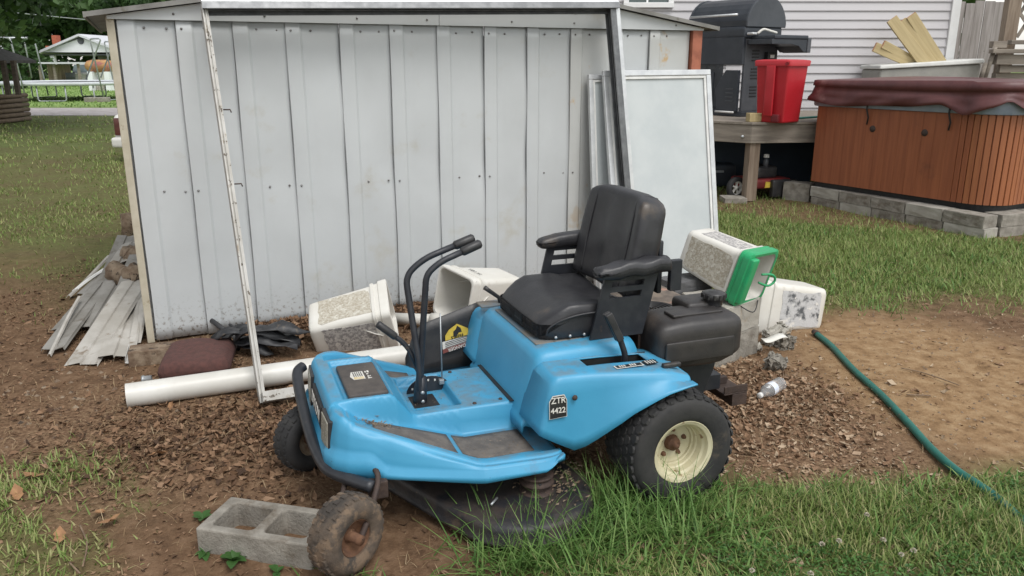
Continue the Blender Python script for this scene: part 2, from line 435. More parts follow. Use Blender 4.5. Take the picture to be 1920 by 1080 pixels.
def text(name, body, size, m, parent, mtx, ext=.0006, align='CENTER', shear=0, sx=1):
    cu = bpy.data.curves.new(name, 'FONT'); cu.body = body; cu.size = size; cu.extrude = ext
    cu.align_x = align; cu.align_y = 'CENTER'; cu.shear = shear; cu.offset = size * .012
    t = bpy.data.objects.new(name, cu); COL.objects.link(t)
    dg = bpy.context.evaluated_depsgraph_get()
    me = bpy.data.meshes.new_from_object(t.evaluated_get(dg))
    bpy.data.objects.remove(t)
    me.materials.clear(); me.materials.append(m)
    o = bpy.data.objects.new(name, me); COL.objects.link(o)
    if parent: o.parent = parent
    o.matrix_local = mtx @ Matrix.Diagonal((sx, 1, 1, 1))
    return o
def mtx(X, Y, Z, loc):
    return Matrix(((X[0], Y[0], Z[0], loc[0]), (X[1], Y[1], Z[1], loc[1]), (X[2], Y[2], Z[2], loc[2]), (0, 0, 0, 1)))
def sm(t, a=0., b=1.):
    t = max(0., min(1., (t - a) / (b - a))) if b != a else float(t > a)
    return t * t * (3 - 2 * t)
def lin(x, pts):
    """piecewise linear through (x, y) pairs"""
    return float(np.interp(x, [p[0] for p in pts], [p[1] for p in pts]))
def bend(pts, n=6, rad=.04):
    """polyline with rounded corners"""
    P = [Vector(p) for p in pts]; out = [P[0]]
    for i in range(1, len(P) - 1):
        a, b, c = P[i - 1], P[i], P[i + 1]
        r = min(rad, (a - b).length * .45, (c - b).length * .45)
        p, q = b + (a - b).normalized() * r, b + (c - b).normalized() * r
        for k in range(n + 1):
            t = k / n
            out.append(p * (1 - t) ** 2 + b * 2 * t * (1 - t) + q * t * t)
    return out + [P[-1]]
def spline(pts, n=8):
    P = [Vector(p) for p in pts]; out = []
    for i in range(len(P) - 1):
        p0, p1, p2, p3 = P[max(i - 1, 0)], P[i], P[i + 1], P[min(i + 2, len(P) - 1)]
        for k in range(n):
            t = k / n
            out.append(.5 * ((2 * p1) + (p2 - p0) * t + (2 * p0 - 5 * p1 + 4 * p2 - p3) * t * t + (3 * p1 - p0 - 3 * p2 + p3) * t ** 3))
    return out + [P[-1]]
# ================================================================ THE GROUND
def vnoise(x, y, seed=0):
    """smooth value noise, arrays"""
    xi, yi = np.floor(x).astype(np.int64), np.floor(y).astype(np.int64)
    fx, fy = x - xi, y - yi
    fx, fy = fx * fx * (3 - 2 * fx), fy * fy * (3 - 2 * fy)
    def h(a, b):
        n = (a * 374761393 + b * 668265263 + seed * 1442695041) & 0x7fffffff
        n = ((n ^ (n >> 13)) * 1274126177) & 0x7fffffff
        return ((n ^ (n >> 16)) & 0xffff) / 65535.
    return (h(xi, yi) * (1 - fx) + h(xi + 1, yi) * fx) * (1 - fy) + (h(xi, yi + 1) * (1 - fx) + h(xi + 1, yi + 1) * fx) * fy
def fbm(x, y, s, seed=0):
    return sum(vnoise(x * s * 2 ** k, y * s * 2 ** k, seed + k) * .5 ** (k + 1) for k in range(4)) / .94
def sstep(t, a, b):
    t = np.clip((t - a) / (b - a), 0, 1); return t * t * (3 - 2 * t)
def ellipse(x, y, cx, cy, rx, ry, soft=.35, rot=0.):
    c, s = math.cos(rot), math.sin(rot)
    u, v = (x - cx) * c + (y - cy) * s, -(x - cx) * s + (y - cy) * c
    return 1 - sstep(np.sqrt((u / rx) ** 2 + (v / ry) ** 2), 1 - soft, 1 + soft)

def cover(x, y):
    """how much of the soil is grass, leaf litter, and which grass is lush; all by place"""
    n1, n2 = fbm(x, y, 1.3, 3), fbm(x, y, 4.0, 9)
    wob = (n1 - .5) * .9 + (n2 - .5) * .35
    # left lawn beyond the shed
    gl = sstep(y + .35 * (x + 3) + wob * 1.6, 4.6, 6.4) * sstep(-x + wob, 1.9, 2.6)
    gl = gl * (.70 + .30 * sstep(y, 11, 17))
    gl = np.clip(gl, 0, 1)
    # patch at the lower left
    gl = np.maximum(gl, ellipse(x, y, -1.66, 2.22, .36, .60, .55) * (.10 + .5 * (n2 > .50)))
    # lawn right of the shed
    gr = sstep(y + wob * .7, 4.75, 5.35) * sstep(x + wob * .5 - .15 * (y - 5), .95, 1.45)
    gr = gr * (1 - .8 * sstep(y + wob * .5 + .62 * (x - 1.6), 8.2, 8.8) * sstep(11 - y, 0, 1) * sstep(6.3 - x, 0, 1))
    # foreground strip at the lower right
    gf = sstep(-(y + wob * .28 - .06 * x), -2.80, -2.42) * sstep(x + wob * .22, -.12, .12)
    g = np.clip(np.maximum(np.maximum(gl, gr), gf), 0, 1)
    far = sstep(y, 13, 20); g = np.maximum(g, far)
    # bare trodden soil at right
    bare = ellipse(x, y, 2.15, 3.72, .75, 1.05, .4, .1)
    li = np.clip(1 - g - bare * .86, 0, 1)
    li = li * (.35 + .65 * sstep(n1 + (n2 - .5) * .5, .3, .55))
    # densest drifts: under the shed wall, before the casters, behind the wheel
    hot = ellipse(x, y, 1.05, 3.35, .75, .75, .6) + ellipse(x, y, -1.1, 3.05, .85, .5, .6) + ellipse(x, y, -.95, 4.35, .7, .3, .5, .43)
    li = np.clip(li * (.55 + hot * .6), 0, 1) * (1 - .85 * sstep(x, 1.55, 1.95))
    lush = np.clip(gf + gr, 0, 1)
    return g, li, lush, bare
def height(x, y):
    near = 1 - sstep(np.hypot(x, y - 3), 9, 14)
    return ((fbm(x, y, 1.1, 5) - .5) * .03 + (fbm(x, y, 7.0, 6) - .5) * .016) * near * sstep(np.hypot(x - .2, y - 2.8), .0, .5) * 1.0 - .004

def axis_pts(lo, dense_lo, dense_hi, hi, step, grow=1.16):
    a = list(np.arange(dense_lo, dense_hi, step)); d = step; x = a[-1]
    while x < hi: d *= grow; x += d; a.append(x)
    d = step; x = dense_lo
    while x > lo: d *= grow; x -= d; a.insert(0, x)
    return np.array(a)
xs, ys = axis_pts(-260, -3.2, 4.8, 260, .035), axis_pts(-40, 1.6, 9.2, 420, .035)
GX, GY = np.meshgrid(xs, ys)
Z = height(GX, GY)
nx, ny = len(xs), len(ys)
idx = np.arange(nx * ny).reshape(ny, nx)
F4 = np.stack([idx[:-1, :-1], idx[:-1, 1:], idx[1:, 1:], idx[1:, :-1]], -1).reshape(-1, 4)
gm = bpy.data.materials.new('ground_soil_and_turf'); gm.use_nodes = True
ground = fast('ground', np.stack([GX, GY, Z], -1).reshape(-1, 3), F4, gm, smooth=True)
tag(ground, kind='structure')
g_, li_, lu_, ba_ = cover(GX, GY)
for nm, arr in (('turf', g_), ('litter', li_), ('bare', ba_), ('far_green', sstep(GY, 27.5, 30))):
    a = ground.data.attributes.new(nm, 'FLOAT', 'POINT'); a.data.foreach_set('value', arr.astype(np.float32).ravel())
def ground_nodes():
    n, l = gm.node_tree.nodes, gm.node_tree.links
    b = n['Principled BSDF']; b.inputs['Roughness'].default_value = .95; b.inputs['Specular IOR Level'].default_value = .15
    tc = n.new('ShaderNodeTexCoord')
    def noise(s, d=8):
        t = n.new('ShaderNodeTexNoise'); t.inputs['Scale'].default_value = s; t.inputs['Detail'].default_value = d
        t.inputs['Roughness'].default_value = .65
        l.new(tc.outputs['Object'], t.inputs['Vector']); return t.outputs['Fac']
    def ramp(f, cols):
        r = n.new('ShaderNodeValToRGB')
        r.color_ramp.elements[0].position, r.color_ramp.elements[0].color = cols[0][0], (*cols[0][1], 1)
        r.color_ramp.elements[1].position, r.color_ramp.elements[1].color = cols[-1][0], (*cols[-1][1], 1)
        for p, c in cols[1:-1]:
            e = r.color_ramp.elements.new(p); e.color = (*c, 1)
        l.new(f, r.inputs[0]); return r.outputs[0]
    def mix(f, a, c):
        x = n.new('ShaderNodeMix'); x.data_type = 'RGBA'; l.new(f, x.inputs[0]); l.new(a, x.inputs[6]); l.new(c, x.inputs[7]); return x.outputs[2]
    def attr(nm):
        a = n.new('ShaderNodeAttribute'); a.attribute_name = nm; return a.outputs['Fac']
    soil = ramp(noise(11), [(.30, (.066, .038, .022)), (.5, (.135, .080, .046)), (.72, (.225, .145, .09))])
    bare = ramp(noise(13, 12), [(.3, (.145, .086, .043)), (.47, (.255, .160, .083)), (.72, (.37, .26, .15))])
    lit = ramp(noise(60), [(.35, (.07, .04, .024)), (.5, (.17, .105, .062)), (.7, (.31, .21, .13))])
    trf = ramp(noise(1.6, 10), [(.34, (.12, .095, .052)), (.48, (.10, .125, .04)), (.62, (.125, .185, .052))])
    trf2 = ramp(noise(26, 10), [(.38, (.05, .042, .022)), (.53, (.10, .11, .04)), (.66, (.19, .19, .085))])
    h = n.new('ShaderNodeValue'); h.outputs[0].default_value = .5
    c = mix(attr('bare'), soil, bare)
    c = mix(attr('litter'), c, lit)
    c = mix(attr('turf'), c, mix(h.outputs[0], trf, trf2))
    c = mix(attr('far_green'), c, ramp(noise(.5), [(.3, (.16, .25, .075)), (.5, (.20, .30, .09)), (.7, (.26, .35, .12))]))  # paler green beyond the gravel road
    l.new(c, b.inputs['Base Color'])
    bp = n.new('ShaderNodeBump'); bp.inputs['Strength'].default_value = .7; bp.inputs['Distance'].default_value = .012
    l.new(noise(55, 10), bp.inputs['Height']); l.new(bp.outputs[0], b.inputs['Normal'])
ground_nodes()

road = MB().box((-60, 24.2, -.05), (30, 28.3, .012)).build('gravel_road', M['gravel'])
tag(road, kind='structure')

# ================================================================ THE SHED
SH_A = R(24.5)
SH_P = Vector((-2.015, 4.215, 0))
SH_D, SH_N = Vector((math.cos(SH_A), math.sin(SH_A), 0)), Vector((-math.sin(SH_A), math.cos(SH_A), 0))
def sw(s, n, z): return SH_P + SH_D * s + SH_N * n + Vector((0, 0, z))
shed = thing('shed', 'pale grey ribbed metal garden shed with low gable roof behind the blue mower', 'shed', SH_P, SH_A)
RIBS = [.04, .311, .591, .864, 1.158, 1.446, 1.733, 2.034, 2.322, 2.628, 2.93, 3.22, 3.545]
WALL_H = 1.716
for i in range(len(RIBS) - 1):
    a, b = RIBS[i], RIBS[i + 1]
    prof = [(a - .008, 0.000), (a - .006, -.0110), (a + .002, -.0125), (a + .062, -.0125), (a + .068, -.0120), (a + .082, -.001), (a + .092, 0)]
    for k in range(1, 8): prof.append((a + .092 + (b - .009 - a - .092) * k / 7, 0))
    rows = []
    for j in range(26):
        z = .012 + (WALL_H - .012) * j / 25
        row = []
        for k, (s, n) in enumerate(prof):
            wv = (vnoise(np.array([s * 5.]), np.array([z * 3.2 + i]), 4)[0] - .5) * .015 * (1 if k > 6 else .25)
            ed = .0012 * math.sin(z * 7 + i * 2.1) if k < 2 else 0
            row.append((s + ed, n + wv, z))
        rows.append(row)
    mb = MB().grid(rows)
    mb.build('panel', M['shed_rust'] if i in (9, 11) else M['shed'], shed, solid=-.0012, auto=24)
mb = MB()
for i, a in enumerate(RIBS[:-1]):
    for zz, offs in ((1.675, ((.02, -.014), (.13, -.002)) if i % 2 else ((.115, -.002), (.22, -.002))), (.835 - .003 * i, ((.02, -.014), (-.045, -.002)) if i % 2 else ((.12, -.002),))):
        for ds, dn in offs:
            if a + ds > 3.5 or a + ds < .02: continue
            mb.lathe([(.0, -.006), (.0045, -.0055), (.006, -.003), (.0065, 0)], 8, 'y', (a + ds, dn, zz + random.uniform(-.004, .004)))
tag(mb.build('panel_screws', M['screw'], shed), kind='stuff')
# gable strips above the panels, lapping over their tops
RIDGE_S = 1.80
def roof_z(s): return 1.742 + .155 * (RIDGE_S - abs(s - RIDGE_S)) / 1.0
for (a, b) in ((-.01, 1.733), (1.736, 3.63)):
    pts = [(a, 1.712), (b, 1.712), (b, roof_z(b) - .012)]
    if a < RIDGE_S < b: pts.append((RIDGE_S, roof_z(RIDGE_S) - .012))
    pts.append((a, roof_z(a) - .012))
    m = MB().prism([(p[0], p[1]) for p in pts], 1, -.030, -.020)
    m.build('gable_panel', M['shed'], shed)
mb = MB()
for s_ in (.30, .75, 1.25, 1.66, 2.2, 2.63, 2.64, 3.4):
    mb.lathe([(.0, -.006), (.005, -.005), (.0065, 0)], 8, 'y', (s_, -.0305, 1.742 if s_ != 2.64 else 1.80))
tag(mb.build('gable_screws', M['screw'], shed), kind='stuff')
for (a, b) in ((-.10, RIDGE_S), (RIDGE_S, 3.72)):
    za, zb = roof_z(a), roof_z(b)
    m = MB().add([(a, -.06, za), (b, -.06, zb), (b, 2.35, zb), (a, 2.35, za), (a, -.06, za + .012), (b, -.06, zb + .012), (b, 2.35, zb + .012), (a, 2.35, za + .012)],
                 [(3, 2, 1, 0), (4, 5, 6, 7), (0, 1, 5, 4), (1, 2, 6, 5), (2, 3, 7, 6), (3, 0, 4, 7)])
    m.build('roof_sheet', M['roof'], shed)
    m = MB().add([(a, -.067, za - .008), (b, -.067, zb - .008), (b, -.061, zb - .008), (a, -.061, za - .008), (a, -.067, za + .016), (b, -.067, zb + .016), (b, -.061, zb + .016), (a, -.061, za + .016)],
                 [(3, 2, 1, 0), (4, 5, 6, 7), (0, 1, 5, 4), (1, 2, 6, 5), (2, 3, 7, 6), (3, 0, 4, 7)])
    m.build('roof_edge_trim', M['roof_edge'], shed)
    m = MB()
    e = a if a < 0 else b
    sg = -1 if a < 0 else 1
    m.box((min(e, e + sg * .012), -.068, roof_z(e) - .012), (max(e, e + sg * .012), 2.36, roof_z(e) + .016))
    m.build('eave_trim', M['roof_edge'], shed)
MB().box((-.016, -.012, 0), (.022, .05, 1.725)).build('corner_trim', M['trim_beige'], shed, bevel=.003)
MB().box((3.547, -.027, 0), (3.625, .05, 1.73)).build('corner_post', M['trim_red'], shed, bevel=.003)
MB().box((.0, .05, .0), (.03, 2.2, 1.735)).build('side_wall', M['shed'], shed)
MB().box((3.59, .05, .0), (3.62, 2.2, 1.735)).build('side_wall', M['shed'], shed)
MB().box((0, 2.2, 0), (3.62, 2.23, 1.735)).build('back_wall', M['shed'], shed)
MB().lathe([(.09, -.02), (.09, .015), (.08, .04), (.05, .058), (0, .064)], 24, 'z', (.10, .62, roof_z(.1) - .012)).build('stand_in_dome', M['white'], shed)  # pale dome added on the roof, standing in for something beyond the shed
MB().box((.03, .045, -.03), (3.58, .10, .035)).build('sill_beam', M['bark'], shed)

# ---------------------------------------------------------------- door frame leaning on the shed
def bar(mb, p, q, up, a0, a1, b0, b1, mi=0):
    """bar from p to q; section spans a0..a1 along `up` and b0..b1 along the third direction"""
    p, q = Vector(p), Vector(q); t = (q - p).normalized(); u = (Vector(up) - t * Vector(up).dot(t)).normalized(); wv = t.cross(u)
    v = [P + u * a + wv * b for P in (p, q) for a, b in ((a0, b0), (a1, b0), (a1, b1), (a0, b1))]
    return mb.add(v, [(0, 1, 2, 3), (7, 6, 5, 4), (0, 4, 5, 1), (1, 5, 6, 2), (2, 6, 7, 3), (3, 7, 4, 0)], mi)
FB_L = Vector((-1.15, 3.374, .005)); FT_L = sw(.43, -.135, 1.80); FW = SH_D * 2.43 + Vector((0, 0, .065))
FT_R = FT_L + FW; FB_R = sw(2.985, -.36, .005)
fr = thing('door_frame', 'tall empty metal sliding door frame leaning against the shed front', 'door frame')
fn = (FT_L - FB_L).normalized().cross(SH_D).normalized()
if fn.y > 0: fn = -fn          # towards the camera
def frame_part(name, p, q, inward, layers):
    for nm, a0, a1, b0, b1, m in layers:
        mb = MB(); bar(mb, p, q, inward, a0, a1, b0, b1)
        mb.build(nm, m, fr, bevel=.0015)
inw = SH_D
t_ = (FT_L - FB_L).normalized()
mb = MB(); bar(mb, FB_L, FT_L, inw, 0, .028, -.0, .005); bar(mb, FB_L, FT_L, inw, 0, .006, .0052, .07); bar(mb, FB_L, FT_L, inw, 0, .006, -.012, -.0002); bar(mb, FB_L, FT_L, inw, .014, .018, -.010, -.0002); bar(mb, FB_L, FT_L, inw, .023, .028, .0052, .022)
mb.build('jamb', M['white_weathered'], fr)
for name, p, q, ins in (('head_rail', FT_L, FT_R, -t_), ('jamb', FT_R, FB_R, -SH_D)):
    mb = MB()
    sgn = 1 if name == 'head_rail' else -1
    bar(mb, p, q, ins, -.006, .020, -.036, .036, 0)
    for k in range(4):
        bar(mb, p, q, ins, .0202, .060 if k in (0, 3) else .048, -.036 + .0222 * k, -.0306 + .0222 * k, 2 if k != 1 else 1)
    bar(mb, p, q, ins, .0202, .024, -.0304, .0304, 2)
    o = mb.build(name, [M['alu'], M['alu'], M['alu_dark']], fr)
mb = MB(); bar(mb, FB_L + SH_D * .008, FB_L + SH_D * .52, t_, -.004, .042, -.006, .08)
mb.build('sill_rail', M['white_weathered'], fr, bevel=.002)
mb = MB()
for k, (tt, a) in enumerate(((.71, .5), (.52, -.4))):
    p = FB_L.lerp(FT_L, tt) + SH_D * .05
    mb.tube([p - SH_D * .02, p + SH_D * .012, p + SH_D * .018 + Vector((0, -.004, -.014))], .0035, 6)
mb.build('bent_screw', M['rust_dark'], fr)

# ---------------------------------------------------------------- two storm windows leaning on the shed
def storm_window(label, TL, TR, BL, rail):
    o = thing('storm_window', label, 'storm window', group='storm windows leaning on the shed')
    X = (TR - TL); W = X.length; X.normalize(); Y = (TL - BL); H = Y.length; Y.normalize(); N = X.cross(Y).normalized(); Y = N.cross(X)
    frame(o, X, Y, N, BL)
    fm = MB()
    r = rail
    fm.box((0, H - r, -.012), (W, H, .016)); fm.box((0, 0, -.012), (W, r, .016))
    fm.box((0, r + .0005, -.012), (r, H - r - .0005, .016)); fm.box((W - r, r + .0005, -.012), (W, H - r - .0005, .016))
    fm.build('frame', M['alu'], o, bevel=.003)
    g = MB(); k = r + .001
    g.box((k, H - r * 1.55, .0), (W - k, H - r - .001, .010)); g.box((k, k, .0), (k + r * .5, H - r * 1.56, .010)); g.box((W - k - r * .5, k, .0), (W - k, H - r * 1.56, .010))
    g.build('inner_stop', M['plank_white'], o, bevel=.002)
    MB().box((k, k, -.006), (W - k, H - k, -.002)).build('pane', M['frosted'], o)
    return o
n0 = -.10
TLf, TRf = sw(2.735, n0, 1.450), sw(3.575, n0 - .0, 1.455)
BLf = sw(2.81, n0 - .26, .01)
storm_window('front dusty storm window with wide silver frame leaning on the shed', TLf, TRf, BLf, .036)
storm_window('rear storm window, mostly hidden behind the front one leaning on the shed', sw(2.645, -.048, 1.425), sw(3.49, -.048, 1.43), sw(2.735, -.20, .01), .030)
# ================================================================ THE BLUE RIDING MOWER  (x forward, y to its left, z up; stands at its rear axle)
MC, MTH = Vector((.373, 3.007, 0)), R(200.3)
MF, ML = Vector((math.cos(MTH), math.sin(MTH), 0)), Vector((-math.sin(MTH), math.cos(MTH), 0))
def mw(f, l, z): return MC + MF * f + ML * l + Vector((0, 0, z))
mower = thing('riding_mower', 'dusty sky blue riding mower with black seat parked in front of the shed', 'riding mower', MC, MTH)

# ---- front body: one moulded shell with rim, sloping foot wells, tunnel, lever recess, skirt
def W_(f): return lin(f, [(.385, .445), (.42, .452), (.66, .447), (1.03, .318), (1.06, .306), (1.085, .285), (1.10, .25)])
def rim_z(f, l=1.):
    n_ = lin(f, [(.38, .240), (.64, .247), (.68, .251), (1.05, .384), (1.08, .408), (1.11, .416)])
    if l >= .2: return n_
    f_ = lin(f, [(.38, .240), (.66, .250), (.70, .264), (1.02, .414), (1.06, .420), (1.11, .420)])
    return n_ + (f_ - n_) * sm(-l, -.2, .2)
def bot_z(f): return lin(f, [(.385, .232), (.46, .20), (.68, .197), (.95, .215), (1.11, .226)])
def body_z(f, l):
    a = abs(l)
    base = lin(f, [(.38, .228), (.66, .231), (.70, .243), (1.03, .364), (1.06, .394), (1.11, .40)])
    tun = lin(f, [(.38, .325), (.815, .325), (.835, .330), (.895, .412), (.91, .422), (1.03, .424), (1.11, .420)])
    hw = lin(f, [(.38, .192), (.82, .192), (.89, .212), (1.1, .212)])
    z = base + (max(tun, base) - base) * sm(hw - a, -.008, .010)
    # lever recess in the tunnel
    rec = sm(f, .642, .654) * sm(-f, -.826, -.814) * sm(l, -.165, -.155) * sm(-l, -.146, -.136)
    z -= rec * .034
    # recess round the dash panel
    dsh = sm(f, .898, .908) * sm(-f, -1.068, -1.056) * sm(-a, -.188, -.176)
    z -= dsh * .020
    e = W_(f) - a
    rz = rim_z(f, l)
    z = max(z, z + (rz - z) * sm(-e, -.034, -.020))
    z = max(z, z + (rz - z) * sm(f, 1.066, 1.078))
    return z
fs = [.385, .40] + list(np.arange(.42, .62, .02)) + list(np.arange(.62, .67, .005)) + list(np.arange(.67, .80, .012)) + list(np.arange(.80, .93, .005)) + list(np.arange(.93, 1.04, .012)) + list(np.arange(1.04, 1.0951, .005)) + [1.10]
NU = 150
rows = []
for f in fs:
    w_ = W_(f)
    rows.append([(f, -w_ + 2 * w_ * k / NU, body_z(f, -w_ + 2 * w_ * k / NU)) for k in range(NU + 1)])
hood = MB().grid(rows)
n, m = NU + 1, len(fs)
loop = [(i, NU) for i in range(m)] + [(m - 1, k) for k in range(NU - 1, -1, -1)] + [(i, 0) for i in range(m - 2, -1, -1)]
LP = [Vector(rows[i][k]) for i, k in loop]
NL = len(LP)
nor = []
for q in range(NL):
    a, b = LP[max(q - 2, 0)], LP[min(q + 2, NL - 1)]
    t = b - a; t.z = 0
    nn = Vector((t.y, -t.x, 0))
    if nn.length < 1e-6: nn = Vector((0, 1, 0))
    nn.normalize()
    if nn.dot(Vector((LP[q].x - .6, LP[q].y, 0))) < 0: nn = -nn
    nor.append(nn)
prev = None
ring_def = [(0, 0, 0), (.35, .003, .0), (.55, .010, .004), (1.0, .016, .014), (0, .020, .16), (0, .025, .40), (0, .030, .62), (0, .033, .80), ('c0', .034, 0), ('c1', .049, 0), (0, .051, .97), (0, .048, 1.0), ('in', .030, 0)]
rings = []
for kd, off, fr_ in ring_def:
    rg = []
    for q in range(NL):
        p = LP[q]; zb = bot_z(p.x); zt = p.z
        cz = lin(p.x, [(.385, zb + .02), (.45, .216), (.90, .232), (.955, .240), (.995, .287), (1.12, .292)])
        if abs(p.y) < .24 and p.x > 1.05: cz = .268
        tap = sm(p.x, .385, .46)
        o_ = off * (.45 + .55 * tap)
        if kd == 'c0': z = min(cz + .006, zt - .015)
        elif kd == 'c1': z = min(cz - .006, zt - .022)
        elif kd == 'in': z = zb + .004
        elif fr_ < .9: z = zt + (max(min(cz + .010, zt - .015), zb) - zt) * fr_ * 1.05 - (.002 if off else 0)
        else: z = zb + (zt - zb) * (1 - fr_) * .2
        if off and fr_ == 0 and kd not in ('c0', 'c1', 'in'): z = zt - off * .25
        if off == .003: z = zt - .0008
        if off == .010: z = zt - .004
        if off == .016: z = zt - .013
        rg.append(p + nor[q] * o_ + Vector((0, 0, z - p.z)))
    rings.append(rg)
hood.grid(rings[1:])
k0 = len(hood.v)
hood.grid([rings[0], rings[1]])
body = hood.build('front_body', M['blue'], mower)
me = body.data
bm = bmesh.new(); bm.from_mesh(me); bmesh.ops.remove_doubles(bm, verts=bm.verts, dist=.0004); bmesh.ops.recalc_face_normals(bm, faces=bm.faces); bm.to_mesh(me); bm.free()
q = body.modifiers.new('solid', 'SOLIDIFY'); q.thickness = .005; q.offset = -1

# ---- headlights, name plate on the front face
def face_pt(l, z):
    t = (z - .24) / (.425 - .24)
    return Vector((1.138 - .012 * t - (.0 if abs(l) < .22 else (abs(l) - .22) * .12), l, z))
for s_ in (1, -1):
    z0, z1, l0, l1 = .268, .388, .150 * s_, .272 * s_
    p = [face_pt(l0, z0), face_pt(l1, z0 + .012), face_pt(l1, z1), face_pt(l0, z1)]
    def quad(pts, off, th):
        nrm = (pts[1] - pts[0]).cross(pts[3] - pts[0]).normalized()
        if nrm.x < 0: nrm = -nrm
        c = sum(pts, Vector()) / 4
        a = [c + (x - c) * off[1] + nrm * off[0] for x in pts]; b = [x - nrm * th for x in a]
        return a + b
    for nm, off, th, mm in (('headlight', (.006, 1.0), .03, M['black_pl']), ('lens', (.009, .86), .01, M['lens'])):
        v = quad(p, off, th)
        o = MB().add(v, [(0, 1, 2, 3), (7, 6, 5, 4), (0, 4, 5, 1), (1, 5, 6, 2), (2, 6, 7, 3), (3, 7, 4, 0)]).build(nm, mm, mower if nm == 'headlight' else hl, bevel=.004)
        if nm == 'headlight': hl = o
p = [face_pt(-.115, .292), face_pt(.115, .292), face_pt(.115, .375), face_pt(-.115, .375)]
v = quad(p, (.004, 1.0), .02)
plate = MB().add(v, [(0, 1, 2, 3), (7, 6, 5, 4), (0, 4, 5, 1), (1, 5, 6, 2), (2, 6, 7, 3), (3, 7, 4, 0)]).build('name_plate', M['print_black'], mower, bevel=.003)
fX = (p[1] - p[0]).normalized(); fY = (p[3] - p[0]).normalized(); fZ = fX.cross(fY)
pc = sum(p, Vector()) / 4 + fZ * .0075
text('lettering', 'DIXON', .064, M['print_white'], plate, mtx(fX, fY, fZ, pc), sx=1.0)
# ---- dash panel, its sticker
dz = .412
dash = MB().rbox((.975, .012, dz), (.138, .300, .020), .009, 4).build('dash_panel', M['dash'], mower)
dX, dY = Vector((0, -1, 0)), Vector((1, 0, 0))
DR = Matrix.Rotation(R(180), 3, 'Z')
def decal(name, parent, pts, m, z, th=.0012):
    return MB().prism(pts, 2, z, z + th).build(name, m, parent)
stick = decal('warning_sticker', dash, [(.962, -.045), (.962, .028), (1.003, .028), (1.012, -.005), (1.003, -.045)], M['print_white'], dz + .0102)
decal('sticker_symbol', stick, [(.966, .010), (.966, .027), (1.001, .027), (1.001, .010)], M['gold'], dz + .0116)
mb = MB()
for k in range(5): mb.box((.968 + .007 * k, -.04, dz + .0116), (.971 + .007 * k, .004, dz + .0122))
mb.build('sticker_lines', M['print_black'], stick)
mb = MB()
for a, b, c, d in ((.946, .030, .953, .022), (.939, .028, .946, .024), (.946, .014, .952, .004), (.940, .010, .944, .004), (.945, -.010, .953, -.018), (.940, -.028, .947, -.046), (.950, -.030, .955, -.042)):
    mb.box((a, min(b, d), dz + .0102), (c, max(b, d), dz + .0112))
mb.build('panel_symbols', M['print_white'], dash)
# ---- grip pads in the foot wells
def drape(name, poly_fn, m, fr0, fr1, nf, nl, lift):
    rr = []
    for i in range(nf + 1):
        f = fr0 + (fr1 - fr0) * i / nf
        a, b = poly_fn(f)
        rr.append([(f, a + (b - a) * k / nl, body_z(f, a + (b - a) * k / nl) + lift) for k in range(nl + 1)])
    return MB().grid(rr).build(name, m, mower, solid=-.003)
for s_ in (1, -1):
    drape('foot_pad', lambda f: (s_ * (.222), s_ * lin(f, [(.46, .395), (.64, .395), (.71, .365)])), M['pad'], .462, .708, 10, 8, .002)
    drape('foot_pad', lambda f: (s_ * lin(f, [(.72, .222), (.99, .230)]), s_ * (W_(f) - .042)), M['pad'], .725, .985, 12, 6, .002)
decal('instruction_plate', mower, [(.695, .088), (.80, .088), (.80, .128), (.695, .128)], M['gold'], .2925)
mb = MB()
for k in range(7): mb.box((.71 + .012 * k, .10, .2938), (.716 + .012 * k, .124, .2944))
mb.build('plate_lettering', M['print_white'], mower)
# ---- lever gate, quadrant, control levers
MB().box((.70, -.055, .262), (.795, .055, .2925)).build('lever_slot_shade', M['print_black'], mower)  # flat black block stands in for the dark of an open hole
mb = MB()
arc = [(.705 + .088 * math.cos(t), .288 + .064 * math.sin(t)) for t in np.linspace(0, math.pi, 14)]
mb.prism(arc, 1, -.088, -.083)
quad_ = mb.build('quadrant_plate', M['black_metal'], mower)
mb = MB()
for k in range(7):
    t = R(25 + 21 * k); c_ = (.705 + .072 * math.cos(t), .288 + .050 * math.sin(t))
    mb.box((c_[0] - .003, -.0829, c_[1] - .004), (c_[0] + .003, -.0815, c_[1] + .004))
mb.build('quadrant_marks', M['print_white'], quad_)
lv = [([(.765, .012, .245), (.762, .010, .44), (.788, -.050, .765), (.718, -.048, .822), (.588, -.046, .866)], -.055),
      ([(.757, -.012, .245), (.752, -.008, .44), (.722, -.005, .775), (.668, -.006, .816), (.572, -.010, .850)], 0)]
for pts, l_ in lv:
    o = MB().tube(bend(pts, 6, .05), .0120, 10).build('control_lever', M['black_metal'], mower)
    d_ = (Vector(pts[-1]) - Vector(pts[-2])).normalized()
    e = Vector(pts[-1])
    MB().tube([e - d_ * .018, e - d_ * .012, e + d_ * .055, e + d_ * .062], [.013, .0172, .0172, .012], 12).build('grip', M['black_pl'], o)
MB().tube([(.765, 0, .24), (.758, 0, .34), (.754, 0, .39)], [.030, .024, .019], 12).build('lever_socket', M['black_metal'], mower)
mb = MB()
for z_ in (.30, .335): mb.lathe([(0, .006), (.007, .005), (.008, 0)], 8, 'y', (.756, .022, z_))
mb.build('lever_bolts', M['steel'], mower)
pts = bend([(.760, -.02, .415), (.790, -.045, .500), (.895, -.06, .592)], 6, .05)
o = MB().tube(pts, .0095, 10).build('brake_lever', M['black_metal'], mower)
d_ = (pts[-1] - pts[-2]).normalized()
MB().tube([pts[-1] - d_ * .085, pts[-1] - d_ * .08, pts[-1] - d_ * .005, pts[-1]], [.012, .0145, .0145, .012], 12).build('grip', M['black_pl'], o)
